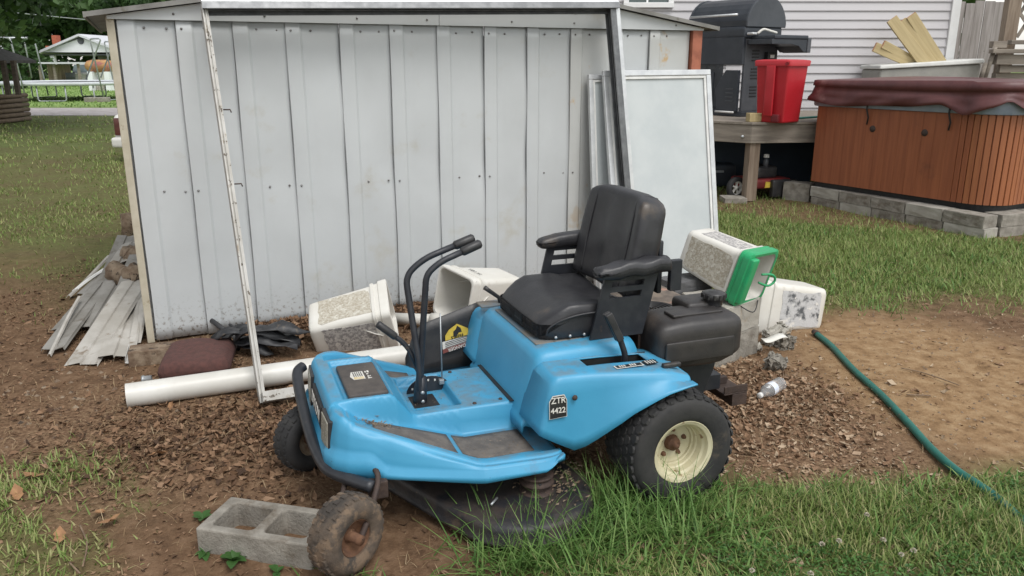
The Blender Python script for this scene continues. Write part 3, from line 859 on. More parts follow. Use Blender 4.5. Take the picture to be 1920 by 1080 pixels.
MB().tube([(.655, -.075, .325), (.655, -.078, .60)], .0028, 6).build('control_rod', M['steel'], mower)
MB().box((.648, -.088, .318), (.668, -.066, .338)).build('rod_bracket', M['steel'], mower, bevel=.003)
# ---- black discharge chute folded up along the far side
rowsc = []
for i in range(9):
    t = i / 8; f = .715 - .33 * t
    top = lin(t, [(0, .30), (.06, .39), (.2, .440), (1, .515)])
    rowsc.append([(f, -.415 - .03 * math.sin(k / 5 * 1.5), .225 + .02 * t + (top - .225 - .02 * t) * k / 5) for k in range(6)])
chute = MB().grid(rowsc).build('discharge_chute', M['black_pl'], mower, solid=.006)
cX, cY = Vector((-1, 0, 0)), Vector((0, -.12, .99)).normalized()
cZ = cX.cross(cY).normalized()
def on_chute(name, parent, pts, m, off):
    c0 = Vector((.498, -.425, .375))
    v = [c0 + cX * p[0] + cY * p[1] + cZ * off for p in pts]
    v2 = [q - cZ * .001 for q in v]; n_ = len(v)
    return MB().add(v + v2, [tuple(range(n_)), tuple(range(2 * n_ - 1, n_ - 1, -1))] + [(i, i + n_, (i + 1) % n_ + n_, (i + 1) % n_) for i in range(n_)]).build(name, m, parent)
if cZ.y < 0: cZ = -cZ
yl = on_chute('danger_sticker', chute, [(-.048, -.010), (.054, .006), (.054, .034), (.006, .058), (-.030, .036), (-.048, .012)], M['yellow'], .012)
wb = on_chute('warning_band', chute, [(-.062, -.062), (.060, -.034), (.060, .003), (-.062, -.014)], M['print_white'], .012)
on_chute('danger_band', wb, [(-.062, -.064), (.060, -.036), (.060, -.022), (-.062, -.046)], M['print_red'], .0128)
mb_pts = [(-.012, .004), (.004, .008), (.012, .020), (.026, .022), (.020, .040), (.006, .050), (.0, .036), (-.012, .026)]
on_chute('hazard_symbol', yl, mb_pts, M['print_black'], .0135)
for k in range(4): on_chute('warning_lines', wb, [(-.050, -.042 + .007 * k), (.050, -.022 + .007 * k), (.050, -.0195 + .007 * k), (-.050, -.0395 + .007 * k)], M['print_black'], .0132)
c0 = Vector((.498, -.425, .375))
q_ = Matrix.Rotation(R(180 + 10.5), 3, cZ)
text('lettering', 'DANGER', .020, M['print_white'], wb, mtx(q_ @ cX, q_ @ cY, cZ, c0 + cX * 0 + cY * -.0435 + cZ * .0140))
text('lettering', 'PANELS', .016, M['print_black'], yl, mtx(q_ @ cX, q_ @ cY, cZ, c0 + cX * .004 + cY * .006 + cZ * .0140))

# ---- seat tower
tower = MB()
rows = []
prof = [(.470, .255), (.470, .290), (.462, .300), (.458, .315), (.418, .505), (.410, .522), (.396, .533), (.375, .538), (.30, .540), (.20, .542), (.08, .544), (.04, .54)]
for (l_, dz_, df) in ((-.300, -.30, -.10), (-.300, -.10, -.04), (-.296, -.03, -.018), (-.285, -.012, -.006), (-.268, -.003, 0), (-.2, 0, 0), (-.1, 0, 0), (0, 0, 0), (.1, 0, 0), (.2, 0, 0), (.268, -.003, 0), (.285, -.012, -.006), (.296, -.03, -.018), (.300, -.10, -.04), (.300, -.30, -.10)):
    r_ = []
    for (f, z) in prof:
        t = sm(z, .26, .5)
        r_.append((f + df * .5 * t, l_, max(z + dz_ * t, .24)))
    rows.append(r_)
twr = MB().grid(rows).build('seat_tower', M['blue'], mower, solid=.005)
MB().rbox((.24, .0, .5435), (.30, .44, .006), .003, 4).build('tower_top_cover', M['dusty_top'], twr)
for l_ in (-.13, .16): MB().box((.345, l_ - .025, .545), (.356, l_ + .025, .550)).build('hinge_slot', M['print_black'], twr)
# ---- fenders with the wheel arch cut out of their outer side
def fender(s_):
    FR = [.468, .464, .455, .440, .42, .38, .34, .30, .265, .23, .19, .15, .11, .07, .03, -.01, -.04, -.062, -.070]
    rr = []
    for f in FR:
        zt = lin(f, [(-.07, .470), (0, .492), (.2, .502), (.40, .505), (.445, .503), (.458, .496), (.464, .488), (.468, .476)])
        zb = lin(f, [(-.07, .455), (-.03, .448), (.03, .430), (.09, .402), (.145, .368), (.20, .322), (.25, .280), (.29, .250), (.315, .237), (.335, .232), (.36, .245), (.42, .280), (.468, .308)])
        lo = lin(f, [(-.07, .505), (0, .498), (.15, .470), (.28, .440), (.34, .435), (.42, .436), (.455, .434), (.464, .428), (.468, .420)])
        lb = lin(f, [(-.07, .548), (0, .545), (.10, .530), (.18, .505), (.25, .475), (.30, .458), (.36, .450), (.42, .452), (.455, .449), (.464, .442), (.468, .432)])
        li_ = .262 if f > 0 else .262 + (-f) * .6
        ridge = .004 * sm(f, .30, .2)
        r_ = [(f, s_ * li_, zt + .004), (f, s_ * (li_ + .045), zt + .003), (f, s_ * (li_ + .050), zt + .002), (f, s_ * (li_ + .116), zt + .001), (f, s_ * (li_ + .121), zt),
              (f, s_ * (lo - .022), zt - .002), (f, s_ * (lo - .010), zt - .006), (f, s_ * (lo - .002), zt - .014), (f, s_ * (lo + .004), zt - .028)]
        for k in range(1, 7):
            t = k / 6
            l_ = lo + .004 + (lb - lo - .004) * t ** (1.6 if f < .3 else 1)
            r_.append((f, s_ * (l_ + ridge * math.sin(t * 3.1)), max((zt - .028) + (zb - zt + .028) * t, zb)))
        r_ = [(q[0] - .052 * sm(q[0], .36, .46) * max(0, min(1, (q[2] - .305) / .2)), q[1], q[2]) for q in r_]
        rr.append(r_)
    # front closing rows
    first = rr[0]
    g = MB()
    inner = [(p[0] + .001, s_ * .262 + (p[1] - s_ * .262) * .97, p[2]) for p in first]
    g.grid([[(p[0] + .001, s_ * .262, p[2]) for p in first]] + rr)
    # slot: drop the faces between those columns
    keep_f, keep_s, keep_m = [], [], []
    nn = len(first)
    for q, f4 in enumerate(g.f):
        c = sum((Vector(g.v[i]) for i in f4), Vector()) / 4
        colk = q % (nn - 1)
        if colk == 2 and .03 < c.x < .26: continue
        keep_f.append(f4)
    g.f = keep_f; g.mi = [0] * len(keep_f); g.smooth = [True] * len(keep_f)
    bm = None
    o = g.build('fender', M['blue'], mower, solid=.005 if s_ > 0 else -.005)
    b = bmesh.new(); b.from_mesh(o.data); bmesh.ops.remove_doubles(b, verts=b.verts, dist=.0003); bmesh.ops.recalc_face_normals(b, faces=b.faces); b.to_mesh(o.data); b.free()
    o.modifiers['solid'].thickness = .005
    MB().box((.0, min(s_ * .302, s_ * .40), .30), (.285, max(s_ * .302, s_ * .40), .303)).box((.0, min(s_ * .304, s_ * .308), .3035), (.285, max(s_ * .304, s_ * .308), .497)).box((.0, min(s_ * .384, s_ * .388), .3035), (.285, max(s_ * .384, s_ * .388), .494)).box((.266, min(s_ * .3085, s_ * .3835), .3035), (.270, max(s_ * .3085, s_ * .3835), .497)).build('slot_shade_box', M['print_black'], o)  # black lining added to darken the slot, which is really open below
    return o
fen = fender(1); fender(-1)
# drive lever through the slot
o = MB().tube(bend([(.10, .335, .46), (.095, .338, .505), (.125, .338, .585), (.165, .334, .665)], 5, .03), [.010] * 2 + [.011] * 30 if False else .011, 10).build('speed_lever', M['black_metal'], mower)
for dl in (-.0085, .0085):
    MB().rbox((0, 0, 0), (.026, .016, .115), .004, 3, rot=Matrix.Rotation(R(-27), 3, 'Y').inverted() if False else Matrix.Rotation(R(27), 3, 'Y')).build('grip', M['black_pl'], o).location = (.146, .336 + dl, .618)
# stickers on the fender top and side
zt_ = .5020
lab = decal('speed_sticker', fen, [(.075, .410), (.180, .410), (.180, .436), (.075, .436)], M['print_white'], zt_)
decal('speed_sticker_field', lab, [(.080, .413), (.175, .413), (.175, .433), (.080, .433)], M['print_black'], zt_ + .0013)
mb = MB()
for k in range(6): mb.box((.160 - .009 * (k % 3) - .040 * (k // 3), .416, zt_ + .0026), (.165 - .009 * (k % 3) - .040 * (k // 3), .430, zt_ + .0031))
mb.build('speed_sticker_print', M['print_white'], lab)
lab = decal('height_sticker', fen, [(.012, .388), (.062, .394), (.060, .432), (.012, .424)], M['print_black'], zt_ - .0035)
mb = MB()
for k in range(4): mb.box((.020 + .010 * k, .396, zt_ - .0022), (.024 + .010 * k, .422, zt_ - .0015))
mb.build('height_sticker_print', M['print_white'], lab)
MB().rbox((-.022, .452, .496), (.070, .020, .016), .005, 3).build('fender_latch', M['black_pl'], fen)
# ZTR 4422
sX, sY = Vector((-1, .04, 0)).normalized(), Vector((0, -.06, 1)).normalized()
sZ = sX.cross(sY).normalized()
if sZ.y < 0: sZ = -sZ
sc = Vector((.402, .4525, .405))
def side_decal(name, parent, pts, m, off, th=.0012):
    v = [sc + sX * p[0] + sY * p[1] + sZ * off for p in pts]; v2 = [q - sZ * th for q in v]; n_ = len(v)
    return MB().add(v + v2, [tuple(range(n_)), tuple(range(2 * n_ - 1, n_ - 1, -1))] + [(i, i + n_, (i + 1) % n_ + n_, (i + 1) % n_) for i in range(n_)]).build(name, m, parent)
b0 = side_decal('model_badge', fen, [(-.0315, -.042), (.0315, -.038), (.0315, .020), (.0225, .040), (-.019, .039), (-.0315, .019)], M['print_white'], .0)
side_decal('badge_field', b0, [(-.0295, -.040), (.0295, -.036), (.0295, .019), (.0205, .037), (-.018, .036), (-.0295, .018)], M['print_black'], .0012)
text('lettering', 'ZTR', .029, M['print_white'], b0, mtx(sX, sY, sZ, sc + sY * .022 + sZ * .0026), sx=.95)
text('lettering', '4422', .027, M['print_white'], b0, mtx(sX, sY, sZ, sc + sY * -.013 + sX * -.001 + sZ * .0026), sx=.98)
MB().lathe([(0, .006), (.008, .005), (.010, 0)], 12, 'y', (.342, .452, .428)).build('fender_bolt', M['rust_dark'], fen)

# ---- seat
ST = Matrix.Identity(3)
seat = MB()
def cush(u, v, w_, q):
    x, y, z = q
    fr_ = sm(u, .35, 1)
    if w_ > 0: z += -.060 * fr_ - .018 * (1 - min(1, (abs(v)) ** 2)) * (1 - fr_) + .008 * abs(v)
    if w_ > 0 and u < -.2: z -= .010
    if u > .5: y *= 1 - .10 * sm(u, .5, 1)
    return (x, y, z)
seat.rbox((.185, -.01, .607), (.385, .475, .135), .040, 8, deform=cush)
cu_ = seat.build('seat_cushion', M['vinyl'], mower)
mb = MB()
pip = [(.01, .237, .625), (.10, .238, .640), (.20, .236, .642), (.28, .228, .628), (.335, .215, .598), (.345, .208, .565)]
mb.tube(spline(pip, 5), .004, 6); mb.build('piping', M['vinyl'], cu_)
MB().tube(spline([(x, -y - .02, z) for x, y, z in pip], 5), .004, 6).build('piping', M['vinyl'], cu_)
mb = MB()
for k in range(5): MB().lathe([(0, .005), (.005, .004), (.006, 0)], 8, 'y', (.315 - .055 * k, .229 - .001 * (4 - k), .562)).build('stud', M['steel'], cu_)
base = MB().add([(.355, -.20, .546), (.355, .18, .546), (0, .18, .546), (0, -.20, .546), (.33, -.20, .575), (.33, .18, .575), (0, .18, .575), (0, -.20, .575)],
                [(3, 2, 1, 0), (4, 5, 6, 7), (0, 1, 5, 4), (1, 2, 6, 5), (2, 3, 7, 6), (3, 0, 4, 7)]).build('seat_base', M['black_metal'], mower, bevel=.004)
MB().lathe([(.014, 0), (.016, .004), (.013, .008), (.016, .012), (.013, .016), (.016, .02), (.012, .024)], 12, 'z', (.13, .235, .545)).build('seat_spring', M['black_metal'], mower)
bk = MB()
BR = Matrix.Rotation(R(-12), 3, 'Y')
def backd(u, v, w_, q):
    x, y, z = q
    if u > 0:
        x += .012 * math.cos(v * 9.5) * (1 - sm(abs(v), .55, .7)) * .45 * sm(-w_, -.9, -.4) + .015 * sm(abs(v), .55, 1.0)
        x -= .010 * (1 - v * v)
    y *= 1 - .06 * sm(w_, .2, 1)
    if w_ > .3: z -= .020 * sm(abs(v), .4, 1) ** 2
    return (x, y, z)
bk.rbox((-.048, -.01, .848), (.105, .475, .385), .036, 10, deform=backd, rot=BR)
bck = bk.build('seat_back', M['vinyl'], mower)
mb = MB()
def bp_(u, y, z):
    q_ = BR @ Vector((u, y, z)); return q_ + Vector((-.048, -.01, .848))
for y_ in (.160, -.160):
    MB().tube(spline([bp_(.050, y_, -.17), bp_(.053, y_ * 1.02, 0), bp_(.049, y_ * .985, .15), bp_(.018, y_ * .985, .183), bp_(-.03, y_, .182)], 5), .004, 6).build('piping', M['vinyl'], bck)

MB().rbox((-.112, -.01, .775), (.020, .42, .20), .006, 4).build('back_shell', M['black_metal'], bck)
for s_, lc in ((1, .252), (-1, -.272)):
    # arm plate: a frame with two slots
    pl = MB()
    O = [(.135, .548), (-.085, .560), (-.145, .800), (.155, .775)]
    def edge(z):   # front and rear edge of the plate at height z
        return lin(z, [(.548, .195), (.795, .138)]) , lin(z, [(.548, -.015), (.795, -.075)])
    zs = [.548, .694, .716, .735, .755, .790]
    for k in range(5):
        (f0, b0_), (f1, b1_) = edge(zs[k]), edge(zs[k + 1])
        def pr_(x0, x1, y0, y1):
            pl.prism([(x0, zs[k]), (y0, zs[k]), (y1, zs[k + 1]), (x1, zs[k + 1])], 1, lc - .005, lc + .005)
        if k in (1, 3):
            pr_(f0, f1, f0 - .035, f1 - .035); pr_(b0_ + .050, b1_ + .050, b0_, b1_)
        else: pr_(f0, f1, b0_, b1_)
    arm = pl.build('armrest', M['black_metal'], mower)
    pd = MB()
    def padd(u, v, w_, q):
        x, y, z = q
        z += -.012 * sm(u, .3, 1) * (1 if w_ > 0 else -.2) + .005 * math.sin(u * 9 + v) * (s_ > 0) * .6 + .003 * math.sin(u * 23 + 3 * v) * (s_ > 0)
        return (x, y, z)
    pd.rbox((.035, lc + .004 * s_, .800), (.300, .070, .058), .024, 8, deform=padd, rot=Matrix.Rotation(R(3), 3, 'Y'))
    pd.build('arm_pad', M['vinyl'], arm)
    MB().box((-.165, lc - .012, .70), (-.118, lc + .012, .815)).build('arm_bracket', M['black_metal'], arm, bevel=.003)
# far side choke lever on the tower's far shoulder
MB().rbox((.36, -.325, .537), (.13, .075, .010), .004, 3).build('choke_plate', M['dusty_top'], mower)
MB().tube([(.33, -.315, .535), (.34, -.315, .565), (.385, -.318, .600), (.40, -.318, .612)], [.012, .008, .009, .010], 8).build('choke_lever', M['black_pl'], mower)

# ---- engine behind the seat
eng = MB()
eng.rbox((-.20, -.07, .48), (.36, .36, .15), .03, 4)
eng.rbox((-.13, -.02, .40), (.30, .40, .14), .02, 4)
eng.box((-.10, .10, .43), (-.02, .22, .53)); eng.box((-.36, -.25, .40), (-.05, -.17, .52))
en = eng.build('engine', M['rust_dark'], mower)
MB().rbox((-.20, -.03, .562), (.36, .40, .022), .01, 4).build('engine_shroud', mat('dusty_shroud', (.20, .16, .125), (.11, .09, .075), 16, .9, bump=.3, spot=((.34, .20, .15), 9, .62, .08)), en)
sc_ = MB()
for r0 in (.022, .038, .054, .070, .086):
    ring = [(-.150 + r0 * math.cos(t), .085 + r0 * math.sin(t), .578) for t in np.linspace(0, 2 * math.pi, 25)]
    sc_.tube(ring, .0042, 6, cap=False)
for k in range(6):
    t = R(60 * k); sc_.box((-.150 + .012 * math.cos(t) - .003, .085 + .012 * math.sin(t) - .003, .572), (-.150 + .012 * math.cos(t) + .003, .085 + .012 * math.sin(t) + .003, .580))
sc_.lathe([(.094, .572), (.096, .582), (.102, .580), (.104, .572)], 32, 'z', (-.150, .085, 0))
sc_.build('fan_screen', M['black_pl'], en)
MB().lathe([(0, .0), (.016, 0), (.016, .018), (.011, .020), (.011, .030), (.0, .032)], 14, 'z', (-.21, -.13, .572)).build('spark_cap', M['print_white'], en)
# ---- fuel tank
tk = MB()
def tankd(u, v, w_, q):
    x, y, z = q
    if w_ > 0: z -= .012 * sm(u, .2, 1) + .004 * v
    if w_ < 0 and u < 0: z += .03 * sm(-u, .35, 1) * sm(-w_, 0, 1)
    y -= .010 * sm(u, -.2, 1)
    return (x, y, z)
tk.rbox((-.208, .265, .520), (.355, .205, .190), .042, 6, deform=tankd)
tank = tk.build('fuel_tank', M['tank'], mower)
MB().rbox((-.29, .175, .610), (.15, .13, .050), .02, 4).build('tank_shoulder', M['tank'], tank)
MB().rbox((-.215, .275, .616), (.210, .070, .010), .004, 3).build('tank_top_panel', M['tank'], tank)
MB().rbox((-.195, .3645, .500), (.285, .010, .078), .0045, 4).build('tank_side_panel', M['tank'], tank)
cap = MB().lathe([(0, .034), (.020, .034), (.023, .031), (.036, .030), (.042, .026), (.044, .008), (.040, .004), (.034, 0), (.034, -.02)], 24, 'z', (-.335, .225, .637)).build('tank_cap', M['black_pl'], tank)
mb = MB()
for k in range(12):
    t = R(30 * k); mb.box((-.335 + .043 * math.cos(t) - .004, .225 + .043 * math.sin(t) - .004, .644), (-.335 + .043 * math.cos(t) + .004, .225 + .043 * math.sin(t) + .004, .662))
mb.build('cap_ribs', M['black_pl'], cap)
mb = MB()
mb.prism([(-.19, .43), (-.36, .43), (-.345, .36), (-.30, .245), (-.20, .245)], 1, .20, .245)
mb.build('tank_bracket', M['black_metal'], mower, bevel=.004)
mb = MB()
mb.box((-.42, -.30, .245), (.30, -.25, .31)); mb.box((-.42, .14, .245), (.30, .19, .31)); mb.box((.30, .14, .15), (.98, .19, .20)); mb.box((-.42, -.2495, .25), (-.375, .1395, .305))
mb.box((.30, -.25, .15), (.98, -.20, .20)); 
mb.build('chassis_rail', M['black_metal'], mower, bevel=.003)
mb = MB()
mb.box((-.53, .03, .225), (-.421, .22, .232)); mb.box((-.53, .213, .2325), (-.421, .22, .262)); mb.box((-.50, .10, .2325), (-.43, .125, .262))
mb.box((-.53, .03, .175), (-.46, .22, .2245))
mb.build('hitch_plate', M['rust_dark'], mower, bevel=.002)
MB().box((-.13, -.28, .16), (.10, .28, .30)).build('gearbox', M['rust_dark'], mower, bevel=.01)

# ---- rear wheels
def rear_wheel(s_):
    wd = .215; R0 = .207; lo = .552 * s_
    def Y(t): return lo - s_ * wd * t             # t=0 outer face, 1 inner
    prof = [(.112, .05), (.118, .02), (.132, .0), (.155, -.012), (.178, -.004), (.191, .03), (.197, .09), (.200, .16)]
    p = [(r, Y(t)) for r, t in prof] + [(.2015, Y(.5))] + [(r, Y(1 - t)) for r, t in reversed(prof)]
    tyre = MB().lathe([(r, y) for r, y in p], 56, 'y', (-.033, 0, R0)).build('wheel', M['rubber'], mower)
    tr = MB()
    n_ = 34
    cols = [.10, .26, .42, .58, .74, .90]
    for ci, t in enumerate(cols):
        for k in range(n_):
            a = 2 * math.pi * (k + (.5 if ci % 2 else 0)) / n_
            r0 = .1985 if t in (.10, .90) else .2005
            rr = r0 + .0050
            da, dy = .078, wd * .070
            c, y = a, Y(t)
            slant = .25 * (1 if t < .5 else -1)
            pts = []
            for rad, sc2 in ((r0 - .003, 1.0), (rr, .86)):
                for aa, yy in ((-da, -dy * .55), (-da * .45, -dy), (da * .45, -dy), (da, -dy * .55), (da, dy * .55), (da * .45, dy), (-da * .45, dy), (-da, dy * .55)):
                    an = c + aa * sc2; y2 = y + yy * sc2
                    pts.append((-.033 + rad * math.cos(an), y2, R0 + rad * math.sin(an)))
            f = [tuple(range(8, 16))] + [(i, (i + 1) % 8, (i + 1) % 8 + 8, i + 8) for i in range(8)]
            tr.add(pts, f)
    tag(tr.build('tread', M['rubber'], tyre), kind='stuff')
    rp = [(.020, .43), (.066, .43), (.070, .425), (.077, .41), (.0775, .37), (.083, .36), (.086, .30), (.090, .28), (.094, .17), (.100, .13), (.103, .06), (.112, .035), (.116, .022), (.112, .016)]
    MB().lathe([(r, Y(t)) for r, t in rp], 40, 'y', (-.033, 0, R0)).build('rim', M['cream'], tyre, solid=.003, auto=22)
    MB().lathe([(0, Y(.22)), (.009, Y(.22)), (.0095, Y(.30)), (.024, Y(.31)), (.026, Y(.33)), (.026, Y(.41)), (.034, Y(.425))], 18, 'y', (-.033, 0, R0)).build('hub', M['rust'], tyre)
    for k in range(5):
        t = R(72 * k + 20); c = (-.033 + .050 * math.cos(t), R0 + .050 * math.sin(t))
        MB().lathe([(0, Y(.355)), (.006, Y(.358)), (.007, Y(.39)), (.009, Y(.395)), (.009, Y(.435))], 6 if k % 2 else 10, 'y', (c[0], 0, c[1])).build('lug_nut', M['rust'], tyre)
    return tyre
rear_wheel(1); rear_wheel(-1)

# ---- cutting deck
def hull(pts):
    pts = sorted(set(pts)); 
    def half(ps):
        h = []
        for p in ps:
            while len(h) > 1 and (h[-1][0] - h[-2][0]) * (p[1] - h[-2][1]) - (h[-1][1] - h[-2][1]) * (p[0] - h[-2][0]) <= 0: h.pop()
            h.append(p)
        return h
    a, b = half(pts), half(pts[::-1])
    return a[:-1] + b[:-1]
circ = lambda cx, cy, r: [(cx + r * math.cos(t), cy + r * math.sin(t)) for t in np.linspace(0, 2 * math.pi, 40, endpoint=False)]
outl = hull(circ(.515, .385, .255) + circ(.735, -.10, .26))
cxm = (sum(p[0] for p in outl) / len(outl), sum(p[1] for p in outl) / len(outl))
def off(k): return [(cxm[0] + (p[0] - cxm[0]) * k, cxm[1] + (p[1] - cxm[1]) * k) for p in outl]
dk = MB()
rg = []
for k, z in ((1.012, .022), (1.016, .028), (1.012, .034), (1.0, .038), (.995, .068), (.985, .082), (.96, .090), (.90, .094), (.60, .098), (.02, .100)):
    rg.append([(p[0], p[1], z + .006 * (fbm(np.array([p[0] * k]), np.array([p[1]]), 9, 2)[0] - .5)) for p in off(k)])
dk.grid(rg, closed=True)
deck = dk.build('cutting_deck', M['deck'], mower, solid=.004)
def pulley(x, y, z):
    pp = [(0, .050), (.012, .050), (.012, .036), (.034, .034), (.055, .032), (.058, .028), (.050, .020), (.046, .016), (.050, .012), (.060, .004), (.058, 0), (.03, -.004), (.03, -.02), (.05, -.022), (.06, -.03)]
    return MB().lathe(pp, 28, 'z', (x, y, z)).build('deck_pulley', M['rust_dark'], deck)
pulley(.465, .425, .128); pulley(.735, -.10, .128)
mb = MB()
mb.tube([(.47, .475, .140), (.735, -.05, .140)], .006, 6); mb.tube([(.47, .375, .140), (.70, -.14, .140)], .006, 6)
mb.build('drive_belt', M['rubber'], deck)
mb = MB()
for k in range(260):
    a, r_ = random.uniform(0, 6.28), random.uniform(.06, .20)
    x, y = .40 + r_ * math.cos(a) * .7, .36 + r_ * math.sin(a)
    L_ = random.uniform(.006, .022); d = random.uniform(0, 3.14)
    mb.add([(x, y, .102), (x + L_ * math.cos(d), y + L_ * math.sin(d), .108), (x + L_ * math.cos(d) + .006, y + L_ * math.sin(d) + .006, .104)], [(0, 1, 2)])
tag(mb.build('deck_debris', M['bark'], deck), kind='stuff')
MB().tube([(.62, .46, .115), (.655, .50, .12)], .004, 6).build('deck_pin', M['steel'], deck)
MB().tube(bend([(.95, .20, .18), (.78, .30, .13), (.62, .20, .105)], 5), .006, 6).build('lift_rod', M['rust_dark'], deck)

# ---- bumper tube across the front
bp = [(1.140, -.375, .345), (1.165, -.345, .335), (1.172, -.25, .312), (1.172, -.08, .275), (1.166, .10, .245), (1.150, .24, .228), (1.12, .31, .222), (1.02, .42, .212)]
bump = MB().tube(spline(bp, 6), .0205, 14).build('bumper', M['black_metal'], mower)
MB().box((.97, .36, .16), (1.03, .41, .22)).build('caster_mount', M['rust_dark'], mower, bevel=.004)
MB().box((.97, -.41, .16), (1.03, -.36, .22)).build('caster_mount', M['rust_dark'], mower, bevel=.004)
MB().box((.975, -.3595, .165), (1.025, .3595, .205)).build('front_axle', M['black_metal'], mower, bevel=.004)

# ---- front casters: each swivelled its own way
def caster(wc, ang, pivot, muddy, arm_side):
    """wc: wheel centre, ang: heading of the axle outwards (all in the mower's frame)"""
    Xr = Matrix.Rotation(ang, 3, 'Z')
    Rr, hw_ = .124, .050
    prof = [(.058, .040), (.064, .048), (.085, .054), (.104, .051), (.116, .040), (.122, .021), (.124, 0)]
    p = prof + [(r, -y) for r, y in reversed(prof[:-1])]
    tmp = MB().lathe(p, 36, 'y')
    tmp.v = [tuple(Xr @ Vector(q) + Vector(wc)) for q in tmp.v]
    tyre = tmp.build('front_wheel', M['rubber_mud'] if muddy else M['rubber'], mower)
    lg = MB()
    for k in range(26):
        for row in (-1, 0, 1):
            a = 2 * math.pi * (k + .5 * (row == 0)) / 26
            y0 = row * .029
            pts = []
            for rad, s2 in ((.117, 1), (.128, .8)):
                for aa, yy in ((-.085, -.010), (.085, -.010), (.085, .010), (-.085, .010)):
                    an = a + aa * s2 + row * .02; rr_ = rad - (.005 if row else 0)
                    pts.append(tuple(Xr @ Vector((rr_ * math.cos(an), y0 + yy * s2, rr_ * math.sin(an))) + Vector(wc)))
            lg.add(pts, [(4, 5, 6, 7), (0, 1, 5, 4), (1, 2, 6, 5), (2, 3, 7, 6), (3, 0, 4, 7)])
    tag(lg.build('tread', M['rubber_mud'] if muddy else M['rubber'], tyre), kind='stuff')
    def add(name, prof_, m, n_=28):
        t_ = MB().lathe(prof_, n_, 'y'); t_.v = [tuple(Xr @ Vector(q) + Vector(wc)) for q in t_.v]
        return t_.build(name, m, tyre)
    add('rim', [(.020, .012), (.040, .014), (.046, .020), (.050, .030), (.058, .036), (.061, .040), (.058, .044)], M['rust'] if muddy else mat('rusty_pale_rim', (.30, .25, .19), (.16, .10, .06), 20, .75, bump=.3))
    add('rim', [(.020, -.012), (.040, -.014), (.050, -.030), (.061, -.040)], M['rust'])
    add('axle', [(0, .066), (.016, .064), (.016, .02), (.022, .018), (.022, -.018), (.016, -.02), (.016, -.064), (0, -.066)], M['rust'], 14)
    pv = Vector(pivot)
    fk = MB()
    out = Xr @ Vector((0, 1, 0))
    c = Vector(wc)
    for sd_ in arm_side:
        e = c + out * .058 * sd_
        side = pv + out * .066 * sd_ + Vector((0, 0, .0)); side.z = .225
        back = (pv - c); back.z = 0
        mid = c + out * .068 * sd_ + back * .85 + Vector((0, 0, .075))
        fk.tube(spline([pv + Vector((0, 0, .035)), side.lerp(pv, .3) + Vector((0, 0, .03)), mid + Vector((0, 0, .025)), e.lerp(mid, .45), e], 5), .0095, 8)
    fk.tube([pv + Vector((0, 0, -.01)), pv + Vector((0, 0, .03))], .022, 12)
    fk.build('fork', M['rust_dark'], tyre)
    return tyre
Minv = Matrix.Rotation(-MTH, 3, 'Z')
def to_m(p):
    return Minv @ (Vector(p) - MC)
def ang_m(a): return a - MTH - R(90)      # world heading of the axle -> rotation of the lathe's +y axis
caster(to_m((-.503, 2.140, .122)), ang_m(R(-36)), to_m(gz(686, 898, .20)), True, (1, -1))
caster(to_m((-.785, 2.790, .123)), ang_m(R(-42)), to_m(mw(.985, -.375, .20)), False, (-1,))

# dirt and bits of leaf lying in the foot wells, the recess and along the edges
rs = random.Random(33); mb = MB()
def bit(f, l, s_):
    z = body_z(f, l) + .0025; a = rs.uniform(0, 6.28)
    mb.add([(f, l, z), (f + s_ * math.cos(a), l + s_ * math.sin(a), z + s_ * .3), (f + s_ * .5 * math.cos(a + .8), l + s_ * .5 * math.sin(a + .8), z + s_ * .15)], [(0, 1, 2)])
for k in range(520):
    q = rs.random()
    if q < .30: bit(rs.gauss(.97, .03), rs.gauss(.242, .012), rs.uniform(.005, .016))
    elif q < .42: bit(rs.gauss(.80, .05), rs.gauss(-.25, .02), rs.uniform(.005, .016))
    elif q < .60: bit(rs.uniform(.645, .82), rs.uniform(-.15, .13), rs.uniform(.003, .010))
    elif q < .78: bit(rs.uniform(.43, .64), rs.uniform(-.18, .18), rs.uniform(.002, .008))
    else: bit(rs.uniform(.42, .72), rs.uniform(.22, .41), rs.uniform(.002, .009))
tag(mb.build('leaf_debris', M['bark'], body), kind='stuff')

MB().box((.461, -.19, .3262), (.4755, .19, .3292)).build('seam_shadow_strip', M['print_black'], mower)  # black strip stands in for the shadow line where tower meets tunnel
for (f, l) in ((.60, .16), (.60, -.16), (.50, .155)): MB().lathe([(0, .005), (.006, .004), (.008, 0)], 10, 'z', (f, l, body_z(f, l) + .0005)).build('body_bolt', M['rust_dark'], body)
